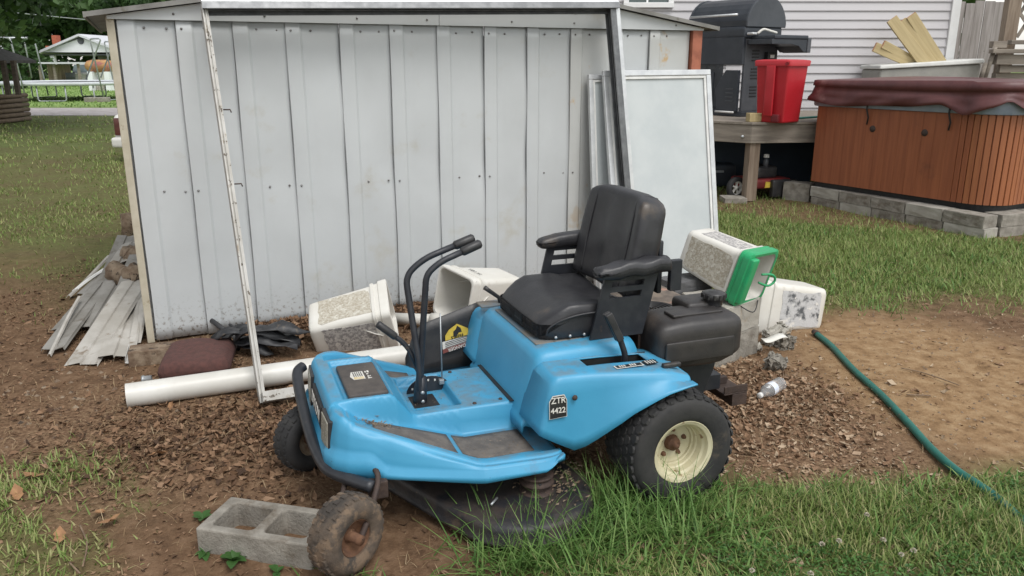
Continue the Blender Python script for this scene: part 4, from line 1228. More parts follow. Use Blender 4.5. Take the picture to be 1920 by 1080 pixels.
# ================================================================ THINGS LYING BETWEEN THE MOWER AND THE SHED
def rrect(hx, hy, r, n=5):
    out = []
    for cx, cy, a0 in ((hx - r, hy - r, 0), (-hx + r, hy - r, 90), (-hx + r, -hy + r, 180), (hx - r, -hy + r, 270)):
        for k in range(n + 1):
            a = R(a0 + 90 * k / n); out.append((cx + r * math.cos(a), cy + r * math.sin(a)))
    return out
def pail(label, base, top, roll, sc=1.0, body=None, rim=None, labels=(), handle=None, h=.38):
    o = thing('plastic_pail', label, 'pail', group='square plastic pails tipped out around the mower')
    base, top = Vector(base), Vector(top)
    Zx = (top - base).normalized(); U = (Vector((0, 0, 1)) - Zx * Zx.z).normalized(); V = Zx.cross(U)
    X = U * math.cos(R(roll)) + V * math.sin(R(roll)); Y = Zx.cross(X)
    frame(o, X * sc, Y * sc, Zx * sc, base)
    bm_ = body or M['white_pl']
    hb, ht = .102, .124
    wd = lambda z: hb + (ht - hb) * z / h
    mb = MB(); rg = []
    for z, e in ((0.0, -.02), (0.002, -.008), (.010, -.001), (.03, 0), (h * .4, 0), (h * .8, 0), (h, 0)):
        q = wd(z) + e; rg.append([(x, y, z) for x, y in rrect(q, q, .028)])
    for z, e in ((h, -.004), (h * .9, -.004), (h * .4, -.004), (.012, -.005)):
        q = wd(z) + e; rg.append([(x, y, z) for x, y in rrect(q, q, .024)])
    mb.grid(rg, closed=True)
    k = len(rg[0])
    mb.f += [tuple(range(k - 1, -1, -1)), tuple(range(len(mb.v) - k, len(mb.v)))]; mb.mi += [0, 0]; mb.smooth += [False, False]
    mb.build('shell', bm_, o, auto=60)
    rm = MB(); rr = []
    for z, e in ((h - .075, .0005), (h - .075, .009), (h - .062, .010), (h - .058, .004), (h - .040, .004), (h - .036, .010), (h - .012, .011), (h + .002, .010), (h + .006, .005), (h + .004, -.003), (h - .01, -.0035)):
        q = wd(min(z, h)) + e; rr.append([(x, y, z) for x, y in rrect(q, q, .03)])
    rm.grid(rr, closed=True).build('rim_band', rim or bm_, o, auto=40)
    for face, (u0, u1, z0, z1), m in labels:
        a = (random.random() * 6)
        outl_ = []
        N = 26
        for i in range(N):
            t = i / N * 4; sd_, w_ = int(t), t % 1
            p = [(u0 + (u1 - u0) * w_, z0), (u1, z0 + (z1 - z0) * w_), (u1 - (u1 - u0) * w_, z1), (u0, z1 - (z1 - z0) * w_)][sd_]
            j = .010 * (random.random() - .35)
            outl_.append((p[0] + j * (1 if p[0] < (u0 + u1) / 2 else -1), p[1] + j * (1 if p[1] < (z0 + z1) / 2 else -1)))
        lb = MB()
        def P3(u, z, off):
            d = wd(z) + off
            return {'x': (d, u, z), '-x': (-d, -u, z), 'y': (-u, d, z), '-y': (u, -d, z)}[face]
        n_ = len(outl_)
        v = [P3(u, z, .0012) for u, z in outl_] + [P3(u, z, -.001) for u, z in outl_]
        lb.add(v, [tuple(range(n_))] + [(i, i + n_, (i + 1) % n_ + n_, (i + 1) % n_) for i in range(n_)])
        lb.build('label_residue', m, o)
    if handle:
        z0 = h - .05; q = wd(z0) + .012
        ax, drop = handle
        pts = []
        for k in range(13):
            t = math.pi * k / 12
            a, b = q * math.cos(t), .17 * math.sin(t)
            d = Vector((math.cos(R(drop)), 0, math.sin(R(drop))))
            p = d * b + Vector((0, a, z0)) if ax == 'x' else Vector((a, d.x * b, z0 + d.z * b))
            pts.append(p)
        MB().tube(pts, .0035, 6).build('handle', bm_, o)
    return o
p1b, p1t = at(588, 622, 4.17), at(738, 590, 4.23)
p1 = pail('white pail with peeled tan and grey labels lying on its side beside the shed', p1b, p1b + (p1t - p1b).normalized() * .43, 24, 1.15,
          labels=(('x', (-.085, .085, .05, .30), M['residue_tan']), ('y', (-.085, .085, .06, .32), M['residue'])), handle=('x', -62))
p2t, p2b = at(846, 557, 4.46), at(950, 545, 4.78)
p2 = pail('white pail lying open end towards the levers, partly behind the black seat', p2b, p2b + (p2t - p2b).normalized() * .42, -8, 1.16, handle=('x', -70))
# pen strokes on its upper face
mb = MB()
for k, (a, b) in enumerate((((-.03, .30), (-.01, .285)), ((-.01, .30), (-.03, .285)), ((.0, .30), (.004, .283)), ((.012, .296), (.028, .298)), ((.028, .298), (.026, .284)), ((.026, .284), (.012, .284)), ((.012, .284), (.012, .296)), ((.036, .30), (.038, .282)))):
    mb.tube([(.1225, a[0] * 1.3, a[1] - .04), (.1225, b[0] * 1.3, b[1] - .04)], .0012, 5)
mb.build('pen_marks', M['print_black'], p2)
p3b, p3t = at(1300, 462, 4.27), at(1416, 520, 3.99)
p3 = pail('tilted white pail with green rim resting on the broken block pile', p3b, p3b + (p3t - p3b).normalized() * .40, -4, 1.05, rim=None,
          labels=(('x', (-.065, .080, .06, .30), M['residue']), ('y', (-.085, .085, .03, .30), M['residue_tan'])))
# green lid band round the mouth, half of it swung open
h = .38
rr = []
for z, e in ((h - .052, .0115), (h - .052, .016), (h - .042, .017), (h - .038, .013), (h - .030, .013), (h - .026, .018), (h + .004, .018), (h + .010, .010), (h + .008, -.004)):
    q = .102 + .022 * min(z, h) / h + e
    rr.append([(x, y, z) for x, y in rrect(q, q, .034)])
MB().grid(rr, closed=True).build('green_band', M['green_pl'], p3, auto=40)
fl = MB().rbox((.0, .105, h + .015), (.235, .060, .030), .010, 4)
fl.build('green_lid_flap', M['green_pl'], p3)
MB().tube(spline([(.02, -.02, h + .015), (.03, -.06, h + .05), (.0, -.09, h + .06), (-.03, -.06, h + .05), (-.02, -.01, h + .02)], 5), .006, 8).build('green_loop', M['green_pl'], p3)
MB().tube(spline([(-.125, .10, h - .02), (-.16, .02, h + .06), (-.13, -.08, h + .02)], 6), .003, 6).build('handle', M['black_pl'], p3)
p4b, p4t = at(1522, 573, 4.62), at(1400, 566, 4.50)
p4 = pail('white pail with torn dark label lying behind the block pile', p4b, p4b + (p4t - p4b).normalized() * .42, 3, 1.22,
          labels=(('-y', (-.085, .085, .03, .26), M['residue_dark']),))

# ---- white pipes
def ground_z(p): return float(height(np.array([p.x]), np.array([p.y]))[0])
pa, pb = gz(237, 742, .055), gz(752, 668, .055)
o = MB()
d_ = (pb - pa).normalized()
L_ = (pb - pa).length + .1
ring = [(0, .049), (.0, .055)] + [(L_, .055), (L_, .049)]
side = d_.cross(Vector((0, 0, 1)))
v, f = [], []
for t, r_ in ring + [(0, .049)]:
    for k in range(28):
        a = 2 * math.pi * k / 28
        v.append(pa + d_ * t + (Vector((0, 0, 1)) * math.cos(a) + side * math.sin(a)) * r_)
for i in range(4):
    for k in range(28): f.append((i * 28 + k, i * 28 + (k + 1) % 28, (i + 1) * 28 + (k + 1) % 28, (i + 1) * 28 + k))
o.add(v, f, 0, True)
tag(o.build('plastic_pipe', M['pvc'], auto=40), 'long thick white plastic pipe lying on the leaves left of the mower', 'pipe')
qa, qb, qc = at(735, 597, 4.50), at(815, 600, 4.42), at(835, 612, 4.42)
t2 = thing('drain_pipe', 'short thin white plastic pipe with elbow between the two white pails', 'pipe', qa)
MB().tube([Vector((0, 0, 0)), qb - qa], .034, 20).build('pipe', M['pvc'], t2)
dq = (qb - qa).normalized()
MB().tube(bend([qb - qa - dq * .02, qb - qa + dq * .045, qb - qa + dq * .05 + Vector((0, -.05, -.06))], 6, .05), .041, 20).build('elbow', M['pvc'], t2)

# ---- red-brown cushion, mossy timber block
cA, cB = gz(305, 706, 0), gz(436, 700, 0)
cc = gz(372, 672, .05)
cs = MB()
def cu_d(u, v, w_, q):
    return (q[0], q[1], q[2] + (.010 * (1 - u * u) * (1 - v * v) - .010 * (abs(u) > .9) + .006 * math.sin(u * 4 + v * 3)) * (w_ > 0))
cs.rbox((0, 0, .05), (.34, .40, .10), .045, 8, deform=cu_d)
o = cs.build('seat_cushion', M['cushion']); o.location = (cc.x, cc.y, 0); o.rotation_euler = (0, 0, R(14))
tag(o, 'dirty red-brown foam cushion lying on the soil before the shed', 'cushion')
ca = gz(280, 683, .0)
o = MB().box((-.11, -.06, 0), (.11, .06, .085)).build('timber_block', M['bark'], bevel=.006); o.location = (ca.x, ca.y + .05, -.005); o.rotation_euler = (0, 0, R(18))
tag(o, 'mossy sawn timber block between the siding pile and the cushion', 'block')

# ---- black crumpled plastic by the shed foot
cp = gz(500, 662, .0)
bk_ = thing('torn_plastic_edging', 'torn black plastic edging heaped against the shed foot behind the frame', 'edging', cp)
for k in range(7):
    rows_ = []
    a0 = R(-35 + 9 * k + random.uniform(-6, 6)); L_ = random.uniform(.28, .42); off_ = Vector((random.uniform(-.10, .06), random.uniform(-.04, .05), .02 + .018 * k))
    for i in range(9):
        t = i / 8 - .5
        c = off_ + Vector((math.cos(a0) * t * L_, math.sin(a0) * t * L_ * .6, .05 * math.cos(t * 3.0) + .012 * math.sin(t * 13 + k)))
        w_ = .045 * (1 - (2 * abs(t)) ** 3) + .008
        rows_.append([c + Vector((.2 * s_ * w_, s_ * w_, -abs(s_) * .02 + .012 * math.sin(s_ * 3 + t * 9 + k))) for s_ in (-1, -.5, 0, .5, 1)])
    MB().grid(rows_).build('plastic_strip', M['dark_cloth'], bk_, solid=.004)
MB().tube([at(452, 640, 4.27) - cp, at(425, 622, 4.30) - cp, at(396, 600, 4.34) - cp], [.018, .016, .013], 8).build('prong', M['dark_cloth'], bk_)
MB().tube([at(470, 640, 4.27) - cp, at(445, 618, 4.30) - cp, at(430, 608, 4.33) - cp], [.012, .010, .008], 8).build('prong', M['dark_cloth'], bk_)
MB().tube([at(520, 660, 4.1) - cp, at(545, 672, 4.05) - cp, at(562, 688, 4.0) - cp], [.014, .013, .006], 8).build('prong', M['dark_cloth'], bk_)

# ---- fanned pile of vinyl siding offcuts left of the shed
SIDE_LABELS = ['long pale siding strip under the middle of the near edge of the pile', 'pale curled siding strip at the near edge of the pile by the shed corner',
    'grey siding strip at the bottom of the pile reaching farthest to the lower left', 'short grey siding strip under the left side of the fanned pile', 'wide grey siding strip in the left half of the fanned pile',
    'wide grey siding strip on top in the middle of the fanned pile', 'wide grey siding strip on top nearest the shed wall', 'grey siding strip at the upper left of the fanned pile', 'grey siding strip under the rotten log',
    'narrow pale trim strip along the outer upper edge of the fanned pile', 'narrow white trim strip beside the outer pale trim strip', 'narrow pale channel strip along the shed side of the pile', 'narrow pale channel strip closest to the shed corner trim', 'thin pale trim strip at the lower left tip of the pile']
def strip(a, b, wid, z0, z1, m, lab, roll=0., ridge=True, narrow=False):
    """siding strip from far end a to near end b"""
    a, b = Vector((a.x, a.y, z0)), Vector((b.x, b.y, z1))
    d = (b - a).normalized(); sd_ = Vector((-d.y, d.x, 0)).normalized(); up = sd_.cross(d) * -1
    if up.z < 0: up = -up
    sd_ = sd_ * math.cos(R(roll)) + up * math.sin(R(roll))
    L_ = (b - a).length
    prof_ = [(-.5, -.008), (-.47, .004), (-.05, .010), (-.02, .0), (.0, .002), (.43, .010), (.46, .002), (.5, -.004)] if not narrow else [(-.5, 0), (-.3, .012), (.3, .012), (.5, 0)]
    rows_ = []
    jag = [random.uniform(-.015, .015) for _ in prof_]
    ph = random.uniform(0, 6)
    for i in range(9):
        t = i / 8
        sag = .010 * math.sin(t * 3.1 + ph) - .012 * t * t
        rows_.append([a + d * (L_ * t + (jag[k] if i == 8 else 0)) + sd_ * (p * wid) + up * (q * (1.0 if not narrow else .8) + sag) for k, (p, q) in enumerate(prof_)])
    o = MB().grid(rows_, smooth=False).build('siding_strip', m, solid=-.0018)
    return tag(o, lab, 'siding strip', 'vinyl siding offcuts piled left of the shed')
P = lambda x, y, z: gz(x, y, z)
for si_, (xa, ya, xb, yb, wid, z, m, k, nar) in enumerate((
    (262, 520, 150, 678, .13, .06, 'siding_pale', 1, 0), (275, 500, 215, 668, .13, .07, 'siding_pale', 2, 0),
    (235, 480, 98, 655, .09, .05, 'siding', 1, 0), (250, 470, 120, 612, .12, .075, 'siding', 1, 0),
    (262, 470, 142, 592, .14, .10, 'siding', 1, 0), (268, 460, 168, 610, .14, .13, 'siding', 0, 0),
    (268, 480, 222, 606, .13, .15, 'siding', 0, 0), (262, 455, 160, 548, .12, .12, 'siding', 1, 0),
    (240, 445, 188, 560, .11, .15, 'siding', 1, 0),
    (205, 482, 128, 552, .03, .10, 'siding_pale', 3, 1), (215, 490, 140, 545, .025, .11, 'plank_white', 3, 1),
    (270, 545, 244, 655, .05, .09, 'siding_pale', 2, 1), (272, 560, 254, 640, .045, .10, 'siding_pale', 2, 1),
    (150, 560, 92, 660, .022, .06, 'siding_pale', 3, 1))):
    strip(P(xa, ya, z + .16 if not nar else z + .08), P(xb, yb, z * .4), wid * (1.3 if not nar else 1), z + .16 if not nar else z + .08, z * .4, M[m], SIDE_LABELS[si_], random.uniform(-10, 10), narrow=bool(nar))
o = strip(P(258, 445, .28), P(225, 492, .27), .14, .30, .27, M['siding_pale'], 'short pale siding piece laid over the back of the fanned pile', 5)
# J-channel end with nail holes
e0 = gz(252, 668, .03)
o = MB().box((-.035, -.05, 0), (.035, .05, .004)).add([(-.035, -.05, .004), (-.035, .05, .004), (-.035, .05, .03), (-.035, -.05, .03)], [(0, 1, 2, 3)]).build('trim_offcut', M['plank_white'], solid=.001)
o.location = (e0.x, e0.y, .03); o.rotation_euler = (R(35), R(12), R(15)); tag(o, 'small white perforated trim offcut beside the shed corner', 'offcut')
# rotten logs resting on the pile
def log(name, label, a, b, r, m=M['bark']):
    a, b = Vector(a), Vector(b)
    pts = [a.lerp(b, k / 8) + Vector((0, .008 * math.sin(k * 2), .008 * math.sin(k * 1.3))) for k in range(9)]
    mb = MB().tube(pts, [r * (1 + .18 * math.sin(k * 2.3)) * (.8 if k in (0, 8) else 1) for k in range(9)], 14)
    rs = np.random.default_rng(int(r * 1e4))
    mb.v = [tuple(np.array(q) + rs.normal(0, r * .07, 3)) for q in mb.v]
    return tag(mb.build(name, m), label, 'log')
log('rotten_log', 'weathered chunk of rotten log resting on the siding pile', at(210, 512, 4.95), at(264, 518, 4.75), .062)
log('rotten_log', 'smaller rotten wood piece behind the log on the siding pile', at(238, 478, 5.15), at(264, 482, 5.0), .055)
sp = gz(241, 446)
o = MB().tube([(0, 0, -.05), (.01, 0, .10), (0, .01, .22)], [.065, .055, .048], 12).build('tree_stump', M['bark']); o.location = sp
tag(o, 'small grey wooden stump standing behind the siding pile', 'stump')
# pipe fitting on the soil
pf = gz(266, 712, .02)
o = MB().lathe([(.014, 0), (.02, 0), (.021, .01), (.018, .012), (.018, .045), (.013, .045), (.013, .0)], 16, 'x').build('pipe_fitting', M['steel']); o.location = pf; o.rotation_euler = (0, 0, R(15))
tag(o, 'small grey metal pipe fitting lying by the white pipe end', 'fitting')

# ---- hollow concrete block beside the near front wheel
def hollow_block(L_, W_2, H_, m, name='cinder_block'):
    a, b = L_ / 2, W_2 / 2; t, w3 = .032, .035
    mb = MB()
    outer = [(-a, -b), (a, -b), (a, b), (-a, b)]
    cx = (a - w3 - w3 / 2) / 2 + w3 / 2
    hw_ = (a - w3 - w3 / 2) / 2; hh = b - t
    cores = [rrect(hw_, hh, .018, 3)] * 2
    # top and bottom faces as a bridge of strips: triangulated with bmesh
    bm = bmesh.new()
    def loop(pts, z): 
        vs_ = [bm.verts.new((x, y, z)) for x, y in pts]
        return vs_, [bm.edges.new((vs_[i], vs_[(i + 1) % len(vs_)])) for i in range(len(vs_))]
    tops, bots = [], []
    for z, acc, tp in ((H_, tops, 1.0), (0, bots, .93)):
        es = []
        vs_, e = loop(outer, z); acc.append(vs_); es += e
        for s_ in (-1, 1):
            vs_, e = loop([(x * tp + s_ * cx, y * tp) for x, y in cores[0]], z); acc.append(vs_); es += e
        bmesh.ops.triangle_fill(bm, edges=es, use_beauty=True)
    for A_, B_ in zip(tops, bots):
        n_ = len(A_)
        for i in range(n_): bm.faces.new((A_[i], A_[(i + 1) % n_], B_[(i + 1) % n_], B_[i]))
    bmesh.ops.recalc_face_normals(bm, faces=bm.faces)
    me = bpy.data.meshes.new(name); bm.to_mesh(me); bm.free(); me.materials.append(m)
    o = bpy.data.objects.new(name, me); COL.objects.link(o)
    q = o.modifiers.new('bevel', 'BEVEL'); q.width = .006; q.segments = 2; q.limit_method = 'ANGLE'; q.angle_limit = R(50)
    return o
ba, bb, bc = gz(366, 990, .082), gz(577, 1022, .082), gz(433, 938, .082)
bx = (bb - ba).normalized(); by = Vector((-bx.y, bx.x, 0))
wdt = (bc - ba).dot(by)
o = hollow_block(.40, .20, .16, M['concrete'])
ctr = ba + bx * .20 + by * .10
o.location = (ctr.x, ctr.y, -.078); o.rotation_euler = (0, 0, math.atan2(bx.y, bx.x))
tag(o, 'hollow grey concrete block with two cores against the front wheel', 'concrete block')

# ---- broken block pile behind the fuel tank
ang = math.atan2(.236, .274)
def solid_block(size, loc, rz, m, label, tilt=(0, 0), name='concrete_block', rough_=.006, cat='concrete block', grp='broken concrete blocks piled behind the mower'):
    mb = MB().rbox((0, 0, size[2] / 2), size, .006, 5)
    rs = np.random.default_rng(int(abs(loc[0] * 997 + loc[1] * 131 + loc[2] * 71) * 10))
    mb.v = [tuple(np.array(q) + rs.normal(0, rough_ * .25, 3)) for q in mb.v]
    mb.smooth = [False] * len(mb.f)
    o = mb.build(name, m)
    o.location = loc; o.rotation_euler = (R(tilt[0]), R(tilt[1]), rz)
    return tag(o, label, cat, grp)
g0 = Vector((1.323, 4.061, 0)); dx_, dy_ = Vector((math.cos(ang), math.sin(ang), 0)), Vector((-math.sin(ang), math.cos(ang), 0))
c = g0 - dx_ * .20 + dy_ * .098
solid_block((.40, .195, .150), (c.x, c.y, -.005), ang, M['concrete'], 'lower grey concrete block of the pile behind the fuel tank')
c = g0 - dx_ * .195 + dy_ * .105
solid_block((.40, .20, .155), (c.x, c.y, .147), ang + .03, M['concrete_lt'], 'upper pale concrete block of the pile, under the tilted pail')
c = gz(1300, 552, .33)
solid_block((.26, .15, .095), (c.x - .02, c.y + .14, .29), ang - .2, M['slate'], 'dark slab lying on top of the block pile beside the tilted pail')
solid_block((.17, .13, .035), (c.x + .04, c.y - .03, .302), ang - .5, M['concrete_lt'], 'thin pale paving piece on top of the block pile', (4, -3))
solid_block((.22, .16, .30), (c.x - .03, c.y + .12, -.01), ang - .2, M['slate'], 'dark block standing at the back of the pile')
for (x, y, z, sz, rz_, m, lb_, tl) in ((1452, 640, .0, (.15, .07, .085), .6, 'concrete_lt', 'pale wedge of broken concrete beside the block pile', (12, -8)), (1448, 690, .0, (.085, .06, .075), -.4, 'concrete', 'small broken concrete lump on the leaves near the bottle', (18, 20)),
                                      (1470, 652, .0, (.06, .07, .07), .2, 'concrete', 'broken concrete corner at the right end of the pile', (-8, 14)), (1448, 612, .0, (.16, .09, .05), .9, 'white_pl', 'white broken fragment lying behind the concrete wedge', (10, 12)), (1405, 655, .0, (.10, .06, .035), .5, 'concrete_lt', 'flat concrete shard at the foot of the block pile', (10, 4))):
    p = gz(x, y, z)
    solid_block(sz, (p.x, p.y, -.008), rz_, M[m], lb_, tl, 'concrete_chunk', .03, 'concrete chunk', 'broken concrete pieces beside the block pile')
MB_ = MB().grid([[Vector((x, y, .012 * math.sin(x * 30) + .01 * y * 10)) for y in (-.02, 0, .02)] for x in np.linspace(-.08, .08, 9)])
o = MB_.build('plastic_scrap', M['white_pl'], solid=.002); p = gz(1452, 634, .09); o.location = p; o.rotation_euler = (.2, .1, .5)
tag(o, 'torn white plastic scrap on the broken concrete wedge', 'scrap')

# ---- clear bottle on the leaves
b0, b1 = gz(1424, 742, .035), gz(1482, 708, .035)
bt = thing('drink_bottle', 'empty clear plastic water bottle lying on the dry leaves', 'bottle')
Zb = (b1 - b0).normalized(); Xb = Zb.cross(Vector((0, 0, 1))).normalized(); Yb = Zb.cross(Xb)
frame(bt, Xb, Yb, Zb, b0)
pr = [(.0, -.004), (.0125, -.004), (.013, .012)]
MB().lathe([(0, -.004), (.0125, -.004), (.0132, -.002), (.0132, .012), (.0122, .013)], 20).build('cap', M['plank_white'], bt)
bpv = [(.012, .013), (.012, .022), (.018, .036), (.028, .055), (.0325, .075), (.0325, .082), (.031, .085), (.031, .130), (.0325, .133)]
for k in range(4): bpv += [(.0325, .140 + k * .016), (.0295, .146 + k * .016), (.0325, .152 + k * .016)]
bpv += [(.031, .203), (.024, .208), (.0, .203)]
MB().lathe(bpv, 28).build('bottle_body', M['clear'], bt)
MB().lathe([(.0318, .088), (.0322, .089), (.0322, .127), (.0318, .128)], 28).build('label', M['clear_label'], bt)

# ---- green hose across the bare soil
hp = [gz(x, y, .016) for x, y in ((1532, 627), (1560, 650), (1600, 693), (1650, 738), (1700, 790), (1745, 840), (1790, 880), (1835, 910), (1870, 935), (1915, 975), (1990, 1040))]
ho = thing('garden_hose', 'dark green garden hose running over the bare soil into the grass', 'hose', hp[0])
MB().tube(spline([p - hp[0] for p in hp], 8), .0165, 12).build('hose', M['hose'], ho)
dh = (hp[0] - hp[1]).normalized()
MB().tube([dh * -.002, dh * .02, dh * .022, dh * .05], [.020, .020, .015, .014], 12).build('hose_coupling', M['rust_dark'], ho)
# ================================================================ THE HOUSE, DECK AND TUB AT THE RIGHT
HY = 11.2
hs = thing('house', 'house with pale grey horizontal vinyl siding behind the deck', 'house', (2.0, HY, 0))
HX1 = at(1776, 60, HY).x - 2.0
course = .114
mb = MB().add([(0, 0, 0), (7.6, 0, 0), (7.6, -.004, course), (0, -.004, course)], [(0, 1, 2, 3)])
xl, xr = -5.5, HX1
prof = [(-.010, 0), (-.021, .001), (-.022, .006), (-.0035, .1135), (-.003, .118)]
mb = MB().grid([[(x, y, z) for (y, z) in prof] for x in (xl, xr)], smooth=False)
sid = mb.build('siding_course', M['vinyl_house'], hs, solid=-.001)
for k in range(1, 34):
    c = clone(sid, hs); c.location.z = .114 * k
MB().box((xl, 0, -.1), (xr, .15, 3.95)).build('wall_core', M['dark'], hs)
MB().box((xr + .001, -.045, -.1), (xr + .115, .10, 3.95)).build('corner_board', M['white'], hs, bevel=.004)
MB().box((xr + .05, .101, -.1), (xr + .11, 6, 3.95)).build('side_wall', M['vinyl_house'], hs)
wz = at(1210, 8, HY)
wx0, wx1 = at(1168, 8, HY).x - 2.0, at(1262, 8, HY).x - 2.0
wn = MB()
z0 = wz.z
wn.box((wx0, -.07, z0 - .045), (wx1, -.022, z0 + .02)); wn.box((wx0, -.06, z0 + .0205), (wx0 + .07, -.022, z0 + 1.0)); wn.box((wx1 - .07, -.06, z0 + .0205), (wx1, -.022, z0 + 1.0))
wnd = wn.build('window', M['white'], hs, bevel=.004)
MB().box((wx0 + .071, -.035, z0 + .021), (wx1 - .071, -.025, z0 + 1.0)).build('pane', M['glass'], wnd)
MB().box(((wx0 + wx1) / 2 - .03, -.045, z0 + .021), ((wx0 + wx1) / 2 - .005, -.036, z0 + 1.0)).build('mullion', M['white'], wnd)

# ---- deck
DC = Vector((2.62, 8.90, 0)); DZ = .850
ar, al = R(8), R(142)
ur, ul = Vector((math.cos(ar), math.sin(ar), 0)), Vector((math.cos(al), math.sin(al), 0))
dk_ = thing('wooden_deck', 'weathered grey wooden deck carrying the barbecue and red bin', 'deck', DC)
def board(u, L_, z0, z1, th, name, m=M['wood_grey'], par=None, start=0.):
    o = MB().box((start, 0, z0), (L_, th, z1)).build(name, m, par, bevel=.004)
    o.rotation_euler = (0, 0, math.atan2(u.y, u.x)); return o
board(ur, 2.6, DZ - .20, DZ - .002, .04, 'fascia_board', par=dk_, start=.002)
o = board(ul, 2.6, DZ - .20, DZ - .002, -.04, 'fascia_board', par=dk_, start=.002)
for k in range(16):
    # boards run along ur, cut at the left edge line
    dn = Vector((-ur.y, ur.x, 0)); y0 = .14 * k - .018; y1 = y0 + .134
    t0, t1 = [y / (ul.dot(dn)) * ul.dot(ur) for y in (y0, y1)]
    v = [ur * (t0 - .018) + dn * y0, ur * 3.9 + dn * y0, ur * 3.9 + dn * y1, ur * (t1 - .018) + dn * y1]
    mb = MB().add([(p.x, p.y, DZ) for p in v] + [(p.x, p.y, DZ + .028) for p in v], [(3, 2, 1, 0), (4, 5, 6, 7), (0, 1, 5, 4), (1, 2, 6, 5), (2, 3, 7, 6), (3, 0, 4, 7)])
    mb.build('deck_board', M['wood_grey'], dk_, bevel=.003)
pp = Vector((0.06, .10, 0))
po = MB().box((-.062, -.062, 0), (.062, .062, DZ - .001)).build('deck_post', M['wood_post'], dk_, bevel=.006); po.location = pp; po.rotation_euler = (0, 0, R(10))
MB().box((.30 - .15, .0, -.02), (.30 + .1, .25, .05)).build('footing_slab', M['concrete'], dk_, bevel=.005).location = (-.40, -.06, 0)
po2 = MB().box((-.05, -.05, 0), (.05, .05, DZ - .001)).build('deck_post', M['wood_post'], dk_); po2.location = ul * 2.2 + Vector((.1, .1, 0))
bh = MB().lathe([(0, .012), (.014, .010), (.018, 0)], 10, 'y').build('fascia_bolt', M['steel'], dk_); bh.location = ul * .10 + Vector((0, -.02, DZ - .13)); bh.rotation_euler = (0, 0, R(180))
# skirting beneath the deck, near-black: the shade there is put into its colour
sk = thing('crawl_space_panel', 'panel toned dark for shade, closing the back of the space beneath the deck', 'panel', (.9, HY - .30, 0))
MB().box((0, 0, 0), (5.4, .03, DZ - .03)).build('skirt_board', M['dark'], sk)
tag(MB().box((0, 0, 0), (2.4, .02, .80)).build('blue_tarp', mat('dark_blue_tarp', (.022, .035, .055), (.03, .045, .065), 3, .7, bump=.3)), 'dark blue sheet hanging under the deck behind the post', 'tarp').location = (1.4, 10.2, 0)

# ---- push mower under the deck
pm = thing('push_mower', 'old red push mower with pale wheels stored under the deck', 'push mower', tuple(gz(1420, 372)[:2]) + (0,))
pmx = pm.location
def rel(x, y, z=0, Y=None):
    p = gz(x, y, z) if Y is None else at(x, y, Y); return p - Vector(pmx)
def small_wheel(c, r, ax):
    o = MB().lathe([(r * .62, -.03), (r * .9, -.03), (r, -.02), (r, .02), (r * .9, .03), (r * .62, .03), (r * .62, -.03)], 28, 'y').build('wheel', M['rubber'], pm)
    o.location = c; o.rotation_euler = (0, 0, ax)
    sp_ = MB().lathe([(r * .66, -.018), (r * .66, .018), (r * .56, .018), (r * .56, -.018), (r * .66, -.018)], 28, 'y')
    for k in range(5):
        t = R(72 * k + 10)
        sp_.prism([(math.cos(t - .22) * r * .15, math.sin(t - .22) * r * .15), (math.cos(t - .16) * r * .58, math.sin(t - .16) * r * .58), (math.cos(t + .16) * r * .58, math.sin(t + .16) * r * .58), (math.cos(t + .22) * r * .15, math.sin(t + .22) * r * .15)], 1, -.012, .012)
    sp_.lathe([(r * .16, -.022), (r * .2, 0), (r * .16, .022)], 16, 'y', cap=True)
    sp_.build('wheel_spokes', M['print_white'] if r > .1 else M['cream'], o)
    return o
small_wheel(rel(1380, 352, .125), .125, R(25))
small_wheel(rel(1486, 350, .09), .095, R(55))
mb = MB().rbox((0, 0, .17), (.55, .42, .11), .03, 4)
o = mb.build('mower_deck', M['mower_red'], pm); o.location = rel(1432, 372, 0) + Vector((0, .18, 0)); o.rotation_euler = (0, 0, R(20))
e_ = o.location
MB().prism([(-.10, .13), (-.02, .13), (-.01, .19), (-.09, .20)], 1, -.222, -.214).build('yellow_sticker', M['yellow'], o)
MB().rbox((-.02, 0, .29), (.30, .28, .14), .04, 4).build('mower_engine', M['black_pl'], o)
MB().tube([(-.02, -.1, .34), (-.02, -.1, .42), (-.02, -.1, .46)], [.03, .03, .012], 12).build('fuel_filler', M['grill_side'], o)
MB().lathe([(0, .04), (.03, .035), (.032, 0)], 14, 'z', (-.02, -.1, .46)).build('fuel_cap', M['print_white'], o)
MB().rbox((.10, -.24, .12), (.26, .07, .20), .02, 4).build('side_chute', M['black_pl'], o)
db = thing('plastic_case', 'dark plastic case lying under the deck left of the post', 'case', gz(1352, 352))
MB().rbox((0, .16, .15), (.36, .3, .28), .04, 4).build('case_body', mat('dark_blue_case', (.03, .04, .055), (.025, .03, .04), 5, .5), db)
MB().box((-.10, -.006, .19), (.02, .009, .215)).build('case_latch', M['steel'], db)

# ---- barbecue
GB = gz(1386, 219, DZ + .03); GB.z = DZ + .0285
ga = R(122); gl, gr = Vector((math.cos(ga), math.sin(ga), 0)), Vector((math.sin(ga), -math.cos(ga), 0))
gr_ = thing('gas_barbecue', 'large black gas barbecue standing on the wooden deck', 'barbecue', GB, math.atan2(gr.y, gr.x))
gr_.scale = (1.16, 1.0, 1.04)
